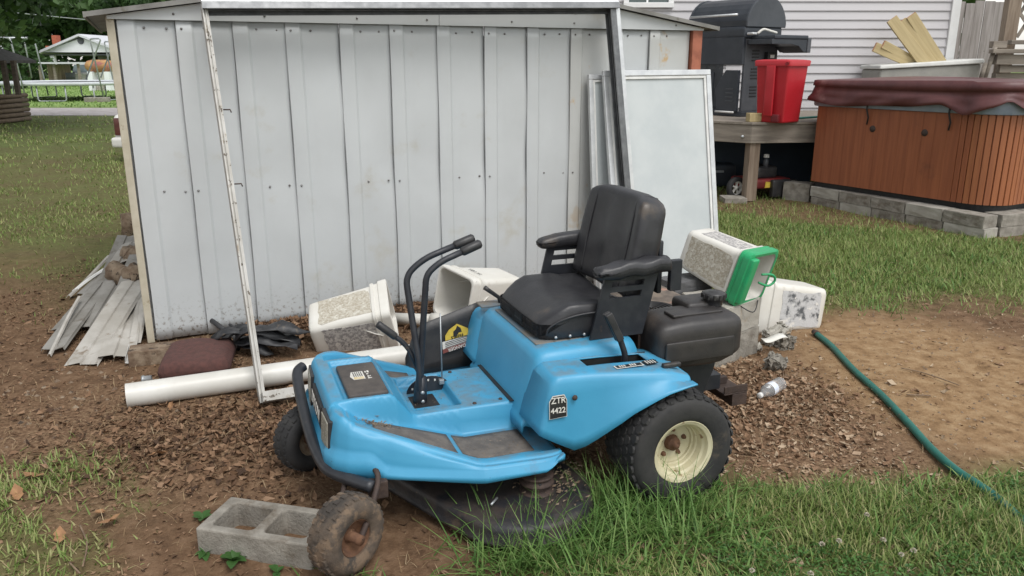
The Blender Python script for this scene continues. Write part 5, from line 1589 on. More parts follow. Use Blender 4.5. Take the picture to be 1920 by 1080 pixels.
# local x along the short end (to the right, away), local y along the long side (to the left, away)
MB().box((.02, .0, .06), (.50, .035, .86)).build('end_panel', M['grill_side'], gr_, bevel=.006)
mb = MB()
for z in (.22, .42, .62):
    for k in range(4): mb.box((.12, -.006, z + .035 * k), (.22, -.001, z + .035 * k + .015))
tag(mb.build('vent_slots', M['print_black'], gr_), kind='stuff')
MB().box((.02, .86, .06), (.50, .90, .86)).build('end_panel', M['grill'], gr_, bevel=.006)
MB().box((.0, -.02, .0), (.52, .92, .06)).build('base_tray', M['grill'], gr_, bevel=.008)
MB().box((-.012, .45, .08), (.018, .90, .50)).build('cart_door', M['grill'], gr_, bevel=.006)
MB().prism([(.04, .06), (.36, .06), (.40, .30), (.25, .52), (.04, .52)], 0, -.02, .012).build('front_panel', M['grill'], gr_, bevel=.006)
mb = MB()
for k in range(4): mb.box((-.026, .10, .17 + .045 * k), (-.0205, .22, .18 + .045 * k))
tag(mb.build('louvres', M['grill_side'], gr_), kind='stuff')
MB().box((-.02, .0, .58), (.02, .90, .88)).build('control_panel', M['grill'], gr_, bevel=.006)
mb = MB()
for k in range(3):
    for j in range(4): mb.box((-.003 + .02, .30 + .16 * k, .53 + .018 * j), (.02 + .01, .40 + .16 * k, .539 + .018 * j))
mb.build('rear_grille', M['grill_side'], gr_)
MB().rbox((.26, .45, .93), (.56, .92, .14), .03, 4).build('fire_box', M['grill'], gr_)
arc = [(.0, .99)] + [(.275 - .285 * math.cos(t), .99 + .33 * math.sin(t)) for t in np.linspace(R(12), R(172), 14)] + [(.555, .99)]
lid = MB().prism(arc, 1, .0, .92).build('lid', M['grill'], gr_, bevel=.012)
arc2 = [(.275 + (x - .275) * 1.03, .985 + (z - .985) * 1.03) for x, z in arc]
MB().prism(arc2, 1, -.030, .002).build('lid_end', mat('lid_end_cast', (.055, .062, .072), (.07, .077, .088), 6, .45, .2), lid, bevel=.008)
MB().prism(arc2, 1, .918, .948).build('lid_end', M['grill'], lid, bevel=.008)
MB().tube([(-.06, .08, 1.12), (-.06, .84, 1.12)], .014, 10).build('lid_handle', M['alu'], lid)
MB().rbox((.30, -.21, .875), (.50, .36, .045), .012, 4).build('side_shelf', M['grill'], gr_)
MB().prism([(.02, .855), (.54, .855), (.54, .72), (.50, .715), (.42, .78), (.30, .80), (.02, .80)], 1, -.03, -.38).build('shelf_apron', M['grill'], gr_, bevel=.004)
MB().box((.545, -.39, .71), (.60, -.02, .875)).build('shelf_edge', M['grill_side'], gr_, bevel=.01)
MB().tube(spline([(.06, -.12, .915), (.12, -.14, .96), (.20, -.16, .945), (.28, -.18, .925)], 5), [.014] * 16, 8).build('utensil', M['print_white'], gr_)
MB().rbox((.02, -.08, .915), (.07, .09, .03), .01, 3).build('igniter_box', M['alu'], gr_)
MB().box((.30, -.06, .60), (.44, -.002, .72)).build('tank_gauge', M['print_black'], gr_, bevel=.004)
MB().box((.33, -.065, .655), (.39, -.061, .69)).build('gauge_label', M['print_white'], gr_)
o = MB().tube([(-.05, .05, .05), (-.05, .34, .05)], .012, 8).build('tray_rail', M['plank_white'], gr_)

# ---- red pedal bin on the deck corner
RB = Vector(gz(1470, 232, DZ + .028)); RB.z = DZ + .0285
bn = thing('pedal_bin', 'tall tapered bright red plastic bin on the deck edge', 'bin', RB, R(40))
bn.scale = (1.18, 1.2, 1.01)
# near vertical corner at the local origin; x to the right-away, y to the left-away
def taper(z): return .02 * (1 - z / .66)
mb = MB(); rg = []
for z, e in ((0, .03), (.004, .026), (.02, .024), (.60, 0)):
    rg.append([(x + .17, y + .17, z) for x, y in rrect(.165 - e * 1.1, .165 - e * 1.1, .02, 4)])
for z, e in ((.60, .008), (.05, .03)):
    rg.append([(x + .17, y + .17, z) for x, y in rrect(.165 - e * 1.1, .165 - e * 1.1, .02, 4)])
mb.grid(rg, closed=True); kk = len(rg[0]); mb.f += [tuple(range(kk - 1, -1, -1))]; mb.mi += [0]; mb.smooth += [False]
mb.build('bin_body', M['red'], bn, auto=50)
ld = MB(); rg = []
for z, e in ((.585, -.004), (.585, -.016), (.635, -.020), (.645, -.012), (.652, .03), (.655, .10), (.656, .15)):
    rg.append([(x + .17, y + .17, z) for x, y in rrect(.165 - e, .165 - e, max(.01, .03 - e * .1), 4)])
ld.grid(rg, closed=True).build('bin_lid', M['red'], bn, auto=50)
MB().rbox((-.008, .17, .33), (.022, .09, .52), .008, 3).build('front_rib', M['red'], bn)
MB().rbox((.012, .10, .05), (.035, .075, .08), .006, 3).build('pedal_recess', mat('dark_red_plastic', (.16, .012, .018), (.13, .01, .014), 6, .5), bn)
MB().lathe([(0, .004), (.012, .003), (.014, -.004)], 12, 'x', (-.014, .012, .612)).build('hinge_pin', M['print_black'], bn)
wb_ = gz(1415, 229, DZ + .028)
o = MB().box((-.07, -.05, 0), (.07, .05, .095)).build('timber_offcut', M['wood_new'], bevel=.006); o.location = (wb_.x, wb_.y + .05, DZ + .029); o.rotation_euler = (0, 0, R(10))
tag(o, 'small cut timber block on the deck before the red bin', 'offcut')
hpts = [at(1495, 219, 9.3), at(1512, 219, 9.35), at(1530, 218, 9.4), at(1560, 216, 9.6)]
o = MB().tube(spline([(p.x, p.y, DZ + .045 + .004 * i) for i, p in enumerate(hpts)], 5), .013, 8).build('deck_hose', M['hose']); tag(o, 'short piece of green hose on the deck between bin and tub', 'hose')

# ---- hot tub on concrete blocks
TA = Vector((4.33, 7.10, 0)); tu = Vector((-.514, .857, 0)); tv = Vector((.857, .514, 0))
tub = thing('hot_tub', 'square wood-panelled hot tub under a sagging burgundy cover', 'hot tub', TA, math.atan2(tv.y, tv.x))
# local x = to the right-away (tv), local y = along the long side to the left-away (tu)
TL = 2.08; rc = .30
def tub_path(off_=0.):
    pts = []
    for cx, cy, a0, r in ((rc, rc, 180, rc), (TL - rc, rc, 270, rc), (TL - rc, TL - rc, 0, rc), (.10, TL - .10, 90, .10)):
        for k in range(9):
            a = R(a0 + 90 * k / 8); pts.append((cx + (r + off_) * math.cos(a), cy + (r + off_) * math.sin(a)))
    return pts
TZ0, TZ1 = .25, 1.055
base_ = MB().prism(tub_path(-.06), 2, .18, TZ0).build('tub_base', M['print_black'], tub)
MB().prism(tub_path(-.018), 2, TZ0 + .002, TZ1 + .02).build('cabinet_core', M['tub_wood'], tub)
# slats along the near long side, round the near corner and along the right side
def along(path):
    P_ = [Vector((x, y, 0)) for x, y in path]; out = []
    for a, b in zip(P_, P_[1:]): out.append((a, b, (b - a).length))
    return out
loopP = tub_path(-.004); loopP = loopP[27:] + loopP[:19]     # from the far left corner, along the near side, round the corner, along the right side
segs = along(loopP); tot = sum(s_[2] for s_ in segs)
def at_len(d):
    for a, b, l_ in segs:
        if d <= l_: return a.lerp(b, d / l_)
        d -= l_
    return segs[-1][1]
d = 0; k = 0
while d < tot - .02:
    near_corner = 1.66 < d < 2.9
    wd_ = .058 if near_corner else .122
    e = min(d + wd_, tot)
    a, b = at_len(d + (.0025 if near_corner else .0004)), at_len(e - (.0055 if near_corner else .0004))
    t = (b - a).normalized(); nn = Vector((t.y, -t.x, 0))
    if nn.dot((a + b) / 2 - Vector((1, 1, 0))) < 0: nn = -nn
    v = [a - nn * .012, a + nn * .0, a + nn * .004, b + nn * .004, b, b - nn * .012]
    a2, b2 = a + t * (.003 if near_corner else .0006), b - t * (.003 if near_corner else .0006)
    v = [a - nn * .010, a, a2 + nn * .004, b2 + nn * .004, b, b - nn * .010]
    n_ = 6
    vv = [(p.x, p.y, TZ0) for p in v] + [(p.x, p.y, TZ1) for p in v]
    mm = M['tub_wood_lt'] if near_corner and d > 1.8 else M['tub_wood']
    MB().add(vv, [tuple(range(n_ - 1, -1, -1)), tuple(range(n_, 2 * n_))] + [(i, (i + 1) % n_, (i + 1) % n_ + n_, i + n_) for i in range(n_)]).build('slat', mm, tub)
    d = e; k += 1
mb = MB(); rg = []
for z, o_ in ((TZ1 + .001, .0), (TZ1 + .004, .022), (TZ1 + .02, .030), (TZ1 + .10, .034), (TZ1 + .13, .028), (TZ1 + .135, -.05)):
    rg.append([(x, y, z) for x, y in tub_path(o_)])
mb.grid(rg, closed=True).build('tub_shell_rim', M['tub_rim'], tub, auto=50)
# cover: a slab with a skirt that hangs in folds
full = []
base_path = tub_path(.045)
P_ = [Vector((x, y, 0)) for x, y in base_path]
N = 200
sg = along(base_path + base_path[:1]); tt = sum(s_[2] for s_ in sg)
def at2(d):
    for a, b, l_ in sg:
        if d <= l_: return a.lerp(b, d / l_), (b - a).normalized()
        d -= l_
    return sg[-1][1], (sg[-1][1] - sg[-1][0]).normalized()
rows_ = []
cz1 = 1.335
ctr = Vector((TL / 2, TL / 2, 0))
for j, (zf, kind) in enumerate(((0, 'skirt'), (.25, 'skirt'), (.5, 'skirt'), (.75, 'skirt'), (1, 'edge'), (0, 'side'), (.5, 'side'), (1, 'side'), (1, 'top0'), (1, 'top1'), (1, 'top2'))):
    row = []
    for i in range(N):
        d = tt * i / N
        p, t = at2(d); nn = Vector((t.y, -t.x, 0))
        if nn.dot(p - ctr) < 0: nn = -nn
        fold = .018 * math.sin(d * 5 + 1.3 * math.sin(d * 3.1) + zf * 4) + .010 * math.sin(d * 13 + 2 - zf * 7)
        hem = 1.10 + .022 * math.sin(d * 3.3 + .6) + .010 * math.sin(d * 8.1)
        cd_ = (p - Vector((.10, .10, 0))).length
        hem -= .075 * max(0, 1 - abs(cd_ - .30) / .20)
        if cd_ < .10: hem += .12 * (1 - cd_ / .10)
        z_edge = 1.262 + .010 * math.sin(d * 2.3)
        if kind == 'skirt': q = p + nn * (.012 + fold * (1.15 - zf) + .030 * (1 - zf)); z = hem + (z_edge - .012 - hem) * zf
        elif kind == 'edge': q = p - nn * .006; z = z_edge - .004
        elif kind == 'side': q = p + nn * (.012 + .004 * math.sin(d * 5 + zf) - .012 * zf); z = z_edge + (cz1 - z_edge) * zf + .010 * math.sin(d * 1.7) * zf
        else:
            kk = {'top0': .985, 'top1': .55, 'top2': .02}[kind]
            q = ctr + (p - ctr) * kk; z = cz1 + {'top0': .004, 'top1': .012, 'top2': .014}[kind] + .010 * math.sin(d * 1.7) * kk
        row.append((q.x, q.y, z))
    rows_.append(row)
cvr = MB().grid(rows_, closed=True).build('tub_cover', M['tub_cover'], tub, solid=.004)
for yy in (.52, 1.38):
    pts = [(-.045, yy, 1.12), (-.047, yy, 1.05), (-.022, yy - .01, .97), (-.020, yy, .90)]
    MB().tube(pts, .008, 6).build('cover_strap', M['print_black'], tub)
for yy in (.78, 1.34):
    MB().lathe([(0, -.012), (.028, -.010), (.034, 0)], 14, 'x', (-.002, yy - .02, .86)).build('cabinet_latch', M['rust_dark'], tub)

# ---- blocks under the tub, each one
def wall_block(c, size, rz_, k, label):
    mb = MB().rbox((0, 0, size[2] / 2), size, .006, 3)
    rs = np.random.default_rng(k + 50)
    mb.v = [tuple(np.array(q) + rs.normal(0, .0015, 3)) for q in mb.v]; mb.smooth = [False] * len(mb.f)
    o = mb.build('concrete_block', M['concrete'] if k % 3 else M['concrete_lt'])
    o.location = c; o.rotation_euler = (0, 0, rz_ + random.uniform(-.03, .03))
    return tag(o, label, 'concrete block', 'concrete blocks bedding the hot tub')
cor = Vector((4.17, 6.97, 0)); far = Vector((3.36, 8.69, 0)); dl = (far - cor).normalized(); dr = Vector((.94, .34, 0)).normalized()
nl = Vector((dl.y, -dl.x, 0)) * 1.0
if nl.x < 0: nl = -nl
k = 0
ORD = ['first', 'second', 'third', 'fourth', 'fifth', 'sixth']
for cs_ in range(2):
    L_ = .41; dd = .0 if cs_ else -.02; bi_ = 0
    while dd < 1.85:
        c = cor + dl * (dd + L_ / 2) + nl * .10
        wall_block((c.x, c.y, -.03 + .112 * cs_), (L_ - .012, .19, .110), math.atan2(dl.y, dl.x), k, ['lower', 'upper'][cs_] + ' course concrete block under the long side of the tub, ' + ORD[bi_] + ' from its near corner')
        dd += L_; k += 1; bi_ += 1
    dd = .02
    for q in range(3):
        c = cor + dr * (.20 + dd + L_ / 2) + Vector((-dr.y, dr.x, 0)) * .10
        wall_block((c.x, c.y, -.03 + .112 * cs_), (L_ - .012, .19, .110), math.atan2(dr.y, dr.x), k, ['lower', 'upper'][cs_] + ' course concrete block under the right end of the tub, ' + ORD[q] + ' from its near corner')
        dd += L_; k += 1
c = gz(1510, 378)
o = wall_block((c.x - .04, c.y + .12, -.02), (.30, .19, .22), R(-38), 77, 'darker concrete block standing at the left end of the tub bedding')
MB_ = MB().rbox((0, 0, .09), (1.4, 1.5, .18), .01, 3).build('gravel_bed', M['slate']); MB_.location = (5.0, 8.5, 0); MB_.rotation_euler = (0, 0, math.atan2(tu.y, tu.x)); tag(MB_, 'dark filled bed under the middle of the hot tub', 'bed')

# ---- grey storage tub with white lid, planks on it
GTY = 10.55
gx0, gx1 = at(1650, 140, GTY).x, at(1836, 140, GTY).x
zt0, zt1 = at(1650, 130, GTY).z, at(1836, 119, GTY).z
gt = thing('storage_tub', 'long grey plastic tub with pale lid behind the hot tub', 'storage tub', (gx0, GTY, DZ + .03))
Wt = gx1 - gx0; hA, hB = zt0 - DZ - .03, zt1 - DZ - .03
v = [(0, 0, 0), (Wt, 0, 0), (Wt, .55, 0), (0, .55, 0), (-.01, -.01, hA), (Wt + .01, -.01, hB), (Wt + .01, .56, hB), (-.01, .56, hA)]
MB().add(v, [(3, 2, 1, 0), (4, 5, 6, 7), (0, 1, 5, 4), (1, 2, 6, 5), (2, 3, 7, 6), (3, 0, 4, 7)]).build('tub_wall', M['grey_tub'], gt, bevel=.03, seg=3)
v = [(-.03, -.04, hA + .001), (Wt + .03, -.04, hB + .001), (Wt + .03, .59, hB + .001), (-.03, .59, hA + .001), (-.02, -.03, hA + .05), (Wt * .55, -.03, (hA + hB) / 2 + .06), (Wt + .02, -.03, hB + .06), (Wt + .02, .58, hB + .06), (Wt * .55, .58, (hA + hB) / 2 + .06), (-.02, .58, hA + .05)]
MB().add(v, [(3, 2, 1, 0), (4, 5, 8, 9), (5, 6, 7, 8), (0, 1, 6, 5, 4), (1, 2, 7, 6), (2, 3, 9, 8, 7), (3, 0, 4, 9)]).build('lid', M['white_lid'], gt, bevel=.015, seg=3)
MB().box((Wt * .35, -.0185, .12), (Wt * .95, -.0105, .14)).build('moulded_rib', M['grey_tub'], gt)
for i, (xa, ya, xb, yb, wd_, lab_) in enumerate(((1735, 121, 1672, 36, .14, 'wide treated plank leaning over the pale tub lid, leftmost of the upright three'), (1752, 121, 1692, 38, .09, 'middle treated plank leaning over the pale tub lid'), (1765, 119, 1708, 29, .13, 'tallest treated plank leaning over the pale tub lid'),
                                                  (1718, 122, 1640, 88, .12, 'low treated plank sloping to the left off the tub lid'), (1726, 121, 1656, 83, .10, 'upper of the two low planks sloping left off the tub lid'))):
    a, b = at(xa, ya, GTY + .12 + .03 * i), at(xb, yb, GTY + .30 - .02 * i)
    d = (b - a).normalized(); sd_ = d.cross(Vector((0, -1, 0))).normalized(); nn = sd_.cross(d)
    o = thing('treated_plank', lab_, 'plank', group='new treated planks leaning on the storage tub')
    frame(o, sd_, nn, d, a)
    Lp = (b - a).length
    MB().box((-wd_ / 2, -.019, -.05), (wd_ / 2, .019, Lp)).build('plank', M['wood_new'], o, bevel=.003)
    MB().box((-wd_ / 2 + .002, -.017, Lp + .0002), (wd_ / 2 - .002, .017, Lp + .006)).build('end_grain', M['plank_end'], o)
# ---- fence beyond the house corner
fn_ = thing('board_fence', 'silver grey vertical board fence beside the house corner', 'fence', (0, 0, 0))
fy = 11.75
x = at(1768, 60, fy).x; k = 0
while x < at(1885, 60, fy).x:
    w_ = random.uniform(.125, .145)
    ztop = at(1800, 2, fy).z + random.uniform(-.03, .06)
    MB().box((x + .003, fy + .01 * (k % 2), .2), (x + w_ - .003, fy + .02 + .01 * (k % 2), ztop)).build('fence_board', M['wood_fence'], fn_, bevel=.003)
    x += w_; k += 1
MB().box((at(1768, 60, fy).x, fy + .05, .9), (x, fy + .09, 1.0)).build('fence_rail', M['wood_fence'], fn_)
st = thing('deck_steps', 'weathered wooden steps and lattice railing at the right edge', 'steps', (0, 0, 0))
fx = lambda px, Y: at(px, 60, Y).x
MB().box((fx(1884, 10.6), 10.6, .2), (fx(1908, 10.6), 10.72, 3.0)).build('railing_post', M['wood_post'], st, bevel=.006)
for (x0, y0, x1, y1, Y, nm) in ((1862, 92, 2000, 100, 10.2, 'tread_board'), (1868, 102, 2000, 121, 10.25, 'riser_board'), (1874, 122, 2000, 136, 10.3, 'riser_board'), (1866, 137, 2000, 151, 10.35, 'riser_board'), (1896, 75, 2000, 83, 10.45, 'tread_board'), (1862, 77, 1890, 90, 10.3, 'tread_board')):
    a, b = at(x0, y1, Y), at(x1, y0, Y)
    MB().box((a.x, Y, a.z), (b.x, Y + .10, b.z)).build(nm, M['wood_grey'], st, bevel=.004)
for (xa, ya, xb, yb) in ((1845, 150, 1866, 88), (1838, 152, 1848, 118)):
    MB().tube([at(xa, ya, 10.3), at(xb, yb, 10.3)], .03, 6).build('brace_board', M['wood_grey'], st)
Yl = 10.62
for k in range(4):
    a, b = at(1902 + 24 * k - 20, 70, Yl + .02), at(1902 + 24 * k + 40, -20, Yl + .02)
    mb = MB(); bar(mb, a, b, (0, -1, 0), 0, .012, -.02, .02); mb.build('lattice_slat', M['wood_grey'], st)
    a, b = at(1902 + 24 * k + 40, 70, Yl), at(1902 + 24 * k - 20, -20, Yl)
    mb = MB(); bar(mb, a, b, (0, -1, 0), 0, .012, -.02, .02); mb.build('lattice_slat', M['wood_grey'], st)
# ================================================================ TREES, AND THE YARD FAR LEFT
def crown_mesh(name, clumps, n, size, m, parent=None, seed=1, droop=.3):
    """leaf-sized faces spread through many clumps: (centre, radii) ellipsoids"""
    r = np.random.default_rng(seed)
    C_ = np.array([c for c, _ in clumps], float); Rd = np.array([q for _, q in clumps], float)
    wgt = Rd.prod(1) ** .6; wgt /= wgt.sum()
    k = r.choice(len(clumps), n, p=wgt)
    u = r.normal(size=(n, 3)); u /= np.linalg.norm(u, axis=1)[:, None]
    rad = r.random(n) ** .45
    p = C_[k] + u * rad[:, None] * Rd[k]
    a = r.normal(size=(n, 3)); a[:, 2] -= droop; a /= np.linalg.norm(a, axis=1)[:, None]
    b = np.cross(a, r.normal(size=(n, 3))); b /= np.linalg.norm(b, axis=1)[:, None]
    s = size * (.6 + .8 * r.random(n))[:, None]
    v = np.stack([p - a * s, p + b * s * .55, p + a * s, p - b * s * .55], 1).reshape(-1, 3)
    f = np.arange(4 * n).reshape(-1, 4)
    cl = r.random(len(clumps))
    tint = np.clip(.5 * cl[k] + .5 * r.random(n), 0, 1)
    return fast(name, v, f, m, tint, parent)
def tree(label, base, h, rx, rz_, n, size, m, seed, nclump=26, trunk_r=.18, low=.35, grp=None, cat='tree', lean=(0, 0)):
    rr = random.Random(seed)
    t = thing('tree', label, cat, base, 0, grp)
    top = Vector((lean[0], lean[1], h))
    tp = [Vector((0, 0, -.1)), Vector((.05, .02, h * .3)), Vector((lean[0] * .5, lean[1] * .5, h * .6)), Vector((lean[0] * .8, lean[1] * .8, h * .9))]
    tk_ = MB().tube(spline(tp, 5), [trunk_r * (1.25 - .85 * k / 15) for k in range(16)], 9)
    clumps = []
    for k in range(nclump):
        a = rr.uniform(0, 6.283); q = rr.uniform(.15, 1) ** .6
        zz = h * (low + (1 - low) * rr.random())
        prof_ = math.sqrt(max(.05, 1 - ((zz / h - (low + 1) / 2) / ((1 - low) / 2 + .08)) ** 2))
        c = Vector((math.cos(a) * rx * q * prof_ + lean[0] * zz / h, math.sin(a) * rx * q * prof_ + lean[1] * zz / h, zz))
        s_ = rr.uniform(.20, .42) * rx
        clumps.append((tuple(c), (s_ * rr.uniform(.8, 1.3), s_ * rr.uniform(.8, 1.3), s_ * rz_ * rr.uniform(.6, 1.))))
        if k % 2 == 0:
            b0 = Vector((lean[0] * .4, lean[1] * .4, max(h * .25, zz * .65)))
            tk_.tube([b0, b0.lerp(c, .55) + Vector((0, 0, .1 * rx)), c], [trunk_r * .35, trunk_r * .2, trunk_r * .08], 6)
    tk_.build('trunk', M['bark_grey'], t)
    crown_mesh('crown', clumps, n, size, m, t, seed)
    return t
tree('large dark tree with low drooping branches hanging over the well house', (-15.5, 17.5, 0), 9.5, 5.6, .62, 32000, .12, M['leaf'], 5, 70, .3, .19, lean=(1.2, 0))
tree('tree shading the ground left of the shed', (-7.6, 2.6, 0), 8.5, 3.6, .6, 7000, .13, M['leaf'], 8, 34, .2, .50)
for i, (x, y, h, rx, n, sz, lab_, low) in enumerate((
    (-52, 82, 15, 7, 7000, .42, 'broad pale green tree behind the well house', .2), (-41, 86, 17, 6.5, 7000, .42, 'tall mid green tree behind the carport gable', .2),
    (-48, 96, 18, 7, 7000, .46, 'rounded tree rising behind the left red chimney', .15), (-33.5, 76, 9.5, 3.0, 5000, .28, 'dark bluish conifer close to the shed corner', .05),
    (-37, 100, 17, 7, 6000, .46, 'distant tree hidden mostly behind the shed roof', .2), (-60, 92, 15, 7, 6000, .46, 'distant tree at the left edge behind the well roof', .1),
    (-35.2, 60, 3.0, 1.6, 2500, .18, 'low dark shrub tree beside the lean-to', .05), (-30.4, 50, 3.4, 1.6, 3000, .16, 'bushy young tree left of the lean-to roof', .05),
    (9.0, 22, 9, 3.6, 6000, .2, 'tree standing behind the board fence at the right', .1))):
    tree(lab_, (x, y, 0), h, rx, .75, n, sz, M['leaf2'] if y > 40 else M['leaf'], 20 + i, 30, .25, low)
# a far wood that reads as one mass
cl = []
rr = random.Random(4)
for k in range(130):
    x = -150 + 1.35 * k + rr.uniform(-3, 3)
    cl.append(((x, 112 + rr.uniform(-6, 6), rr.uniform(1, 13)), (rr.uniform(3, 6), 3, rr.uniform(2.5, 4.5))))
tag(crown_mesh('far_wood', cl, 24000, .7, M['leaf2'], None, 77), 'far wood closing the view beyond the yard', kind='stuff')

# ---- log well house
WX = at(54, 235, 20.4).x
wl = thing('well_house', 'square log well with posts and a dark shingled roof', 'well', (WX - 1.80, 21.2, 0))
for side in range(2):
    for k in range(6):
        ln = 1.0; zc = .062 + .122 * k
        if side == 0:
            o = MB().tube([(-.95, -.80, zc), (.95, -.80, zc)], .062, 10).build('log', M['log'], wl)
        else:
            o = MB().tube([(.85, -.93, zc + .06 * 0), (.85, .9, zc)], .058, 10).build('log', M['log_end'], wl)
MB().box((-.84, -.7, 0), (.78, .8, .70)).build('well_lining', M['log'], wl)
for px_ in (10, 29): 
    xx = at(px_, 150, 20.5).x - (WX - 1.80)
    MB().box((xx - .05, -.72, .74), (xx + .05, -.62, 1.56)).build('roof_post', M['log'], wl)
MB().box((-1.0, -.74, .742), (.90, -.5, .79)).build('well_ledge', M['log'], wl)
e = 1.13
v = [(-e, -e, 1.50), (e, -e, 1.50), (e, e, 1.50), (-e, e, 1.50), (0, 0, 2.20), (-e, -e, 1.57), (e, -e, 1.57), (e, e, 1.57), (-e, e, 1.57)]
MB().add(v, [(3, 2, 1, 0), (0, 1, 6, 5), (1, 2, 7, 6), (2, 3, 8, 7), (3, 0, 5, 8), (5, 6, 4), (6, 7, 4), (7, 8, 4), (8, 5, 4)]).build('roof', M['shingle'], wl)

# ---- trampoline
TC = at(140, 180, 35.5); TC.z = 0
tp_ = thing('trampoline', 'round trampoline with white pad and bent net poles on the far lawn', 'trampoline', TC)
r_ = 2.75
MB().lathe([(r_ - .35, .70), (r_ - .32, .76), (r_, .76), (r_ + .03, .70), (r_, .62), (r_ - .35, .66)], 40).build('safety_pad', M['tramp_white'], tp_)
MB().lathe([(0, .70), (r_ - .33, .71)], 40).build('jumping_mat', M['print_black'], tp_)
for k in range(8):
    a = R(45 * k + 10)
    c, s_ = math.cos(a), math.sin(a)
    MB().tube(bend([((r_ - .1) * math.cos(a - .2), (r_ - .1) * math.sin(a - .2), .68), ((r_ - .1) * math.cos(a - .2), (r_ - .1) * math.sin(a - .2), .03), ((r_ - .1) * math.cos(a + .2), (r_ - .1) * math.sin(a + .2), .03), ((r_ - .1) * math.cos(a + .2), (r_ - .1) * math.sin(a + .2), .68)], 4, .1), .03, 8).build('leg', M['steel'], tp_)
for k in range(6):
    a = R(60 * k + 200)
    c, s_ = math.cos(a), math.sin(a)
    P0, P1 = Vector(((r_ + .05) * c, (r_ + .05) * s_, .1)), Vector(((r_ + .05) * c - .25, (r_ + .05) * s_, 2.45))
    MB().tube(bend([P0, P1, P1 + Vector((-.45 * (1 if k % 2 else -1), 0, 0)), P1 + Vector((-.38, 0, -1.6))], 5, .1), .032, 8).build('net_pole', M['steel'], tp_)
# ---- clothes-line frame left
cl_ = thing('washing_line_post', 'pale metal crossbar post standing behind the well roof', 'post', at(15, 160, 33))
cl_.location.z = 0
MB().tube([(0, 0, 0), (0, 0, 2.6)], .05, 8).build('post', M['steel'], cl_)
MB().tube([(-1.2, 0, 2.45), (1.1, 0, 2.45)], .045, 8).build('crossbar', M['steel'], cl_)

# ---- white house with carport gable
KY = 62.
kx = lambda px: at(px, 150, KY).x
kz = lambda py: at(150, py, KY).z
hw = thing('carport_house', 'white house with carport gable and red brick chimneys far across the lawn', 'house', (kx(162), KY, 0))
hx = kx(162)
xl_, xr_ = kx(82) - hx, kx(243) - hx
ez, pz = kz(98), kz(68)
def gable(y, x0, x1, z0, z1, m, nm, th=.15):
    return MB().prism([(x0, z0), (x1, z0), ((x0 + x1) / 2, z1)], 1, y, y + th).build(nm, m, hw)
gable(0, xl_ + .15, xr_ - .15, ez, pz - .12, M['white_far'], 'gable_panel')
for sg in (-1, 1):
    e_ = xl_ if sg < 0 else xr_
    v = [(e_, -.3, ez - .12), (0, -.3, pz), (0, 8, pz), (e_, 8, ez - .12), (e_, -.3, ez + .06), (0, -.3, pz + .16), (0, 8, pz + .16), (e_, 8, ez + .06)]
    MB().add(v, [(3, 2, 1, 0), (4, 5, 6, 7), (0, 1, 5, 4), (1, 2, 6, 5), (2, 3, 7, 6), (3, 0, 4, 7)]).build('roof_slope', M['roof_far'], hw)
MB().prism([(xl_ + 1.2, ez + .3), (xr_ + 1.5, ez + .3), ((xl_ + xr_) / 2 + .4, pz + .35)], 1, 8.2, 16).build('main_roof', M['roof_far'], hw)
MB().box((xl_ + .1, .16, ez - .22), (xr_ - .1, 7.9, ez - .13)).build('carport_ceiling', M['grill_side'], hw)
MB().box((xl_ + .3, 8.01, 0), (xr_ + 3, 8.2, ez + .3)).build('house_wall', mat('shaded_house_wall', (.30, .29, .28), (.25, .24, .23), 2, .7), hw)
for px_ in (101, 240):
    xx = kx(px_) - hx
    MB().box((xx - .16, .2, 1.0), (xx + .16, .5, ez - .225)).build('porch_column', M['white_far'], hw)
    MB().box((xx - .3, .1, 0), (xx + .3, .6, 1.0)).build('column_base', M['brick'], hw)
for (a, b, y0, y1, Y) in ((96, 105, 66, 92, 6.), (85, 93, 86, 96, 3.), (201, 209, 66, 84, 9.)):
    MB().box((at(a, y0, KY + Y).x - hx, Y, at(a, y1, KY + Y).z - .3), (at(b, y0, KY + Y).x - hx, Y + .6, at(a, y0, KY + Y).z)).build('chimney', M['brick'], hw)
MB().lathe([(0, .02), (.22, .01), (.25, -.02)], 16, 'y', (0, -.02, (ez + pz) / 2 + .25)).build('gable_vent', M['grill_side'], hw)
# lean-to
LY = 55.
lx = lambda px: at(px, 150, LY).x
lt = thing('lean_to', 'low flat roofed lean-to shelter in front of the carport', 'shelter', (lx(112), LY, 0))
x0, x1 = lx(70) - lx(112), lx(155) - lx(112)
zt = at(100, 118, LY).z
MB().box((x0, -.2, zt - .06), (x1, 3, zt + .05)).build('flat_roof', M['roof_far'], lt)
for xx in (x0 + .25, (x0 + x1) / 2 - .3, x1 - .2): MB().box((xx - .07, 0, 0), (xx + .07, .14, zt - .061)).build('shelter_post', M['wood_grey'], lt)
MB().box((x0 + .1, 1.2, 0), (x0 + 1.0, 2.5, zt - .1)).build('end_screen', M['wood_post'], lt)
br = thing('oil_drum', 'dark round drum standing under the lean-to', 'drum', (lx(115), LY + 1.2, 0))
MB().lathe([(0, .88), (.29, .88), (.30, .86), (.29, .58), (.305, .57), (.29, .56), (.29, .30), (.305, .29), (.29, .28), (.30, .02), (.29, 0)], 20).build('drum_body', M['grill_side'], br)
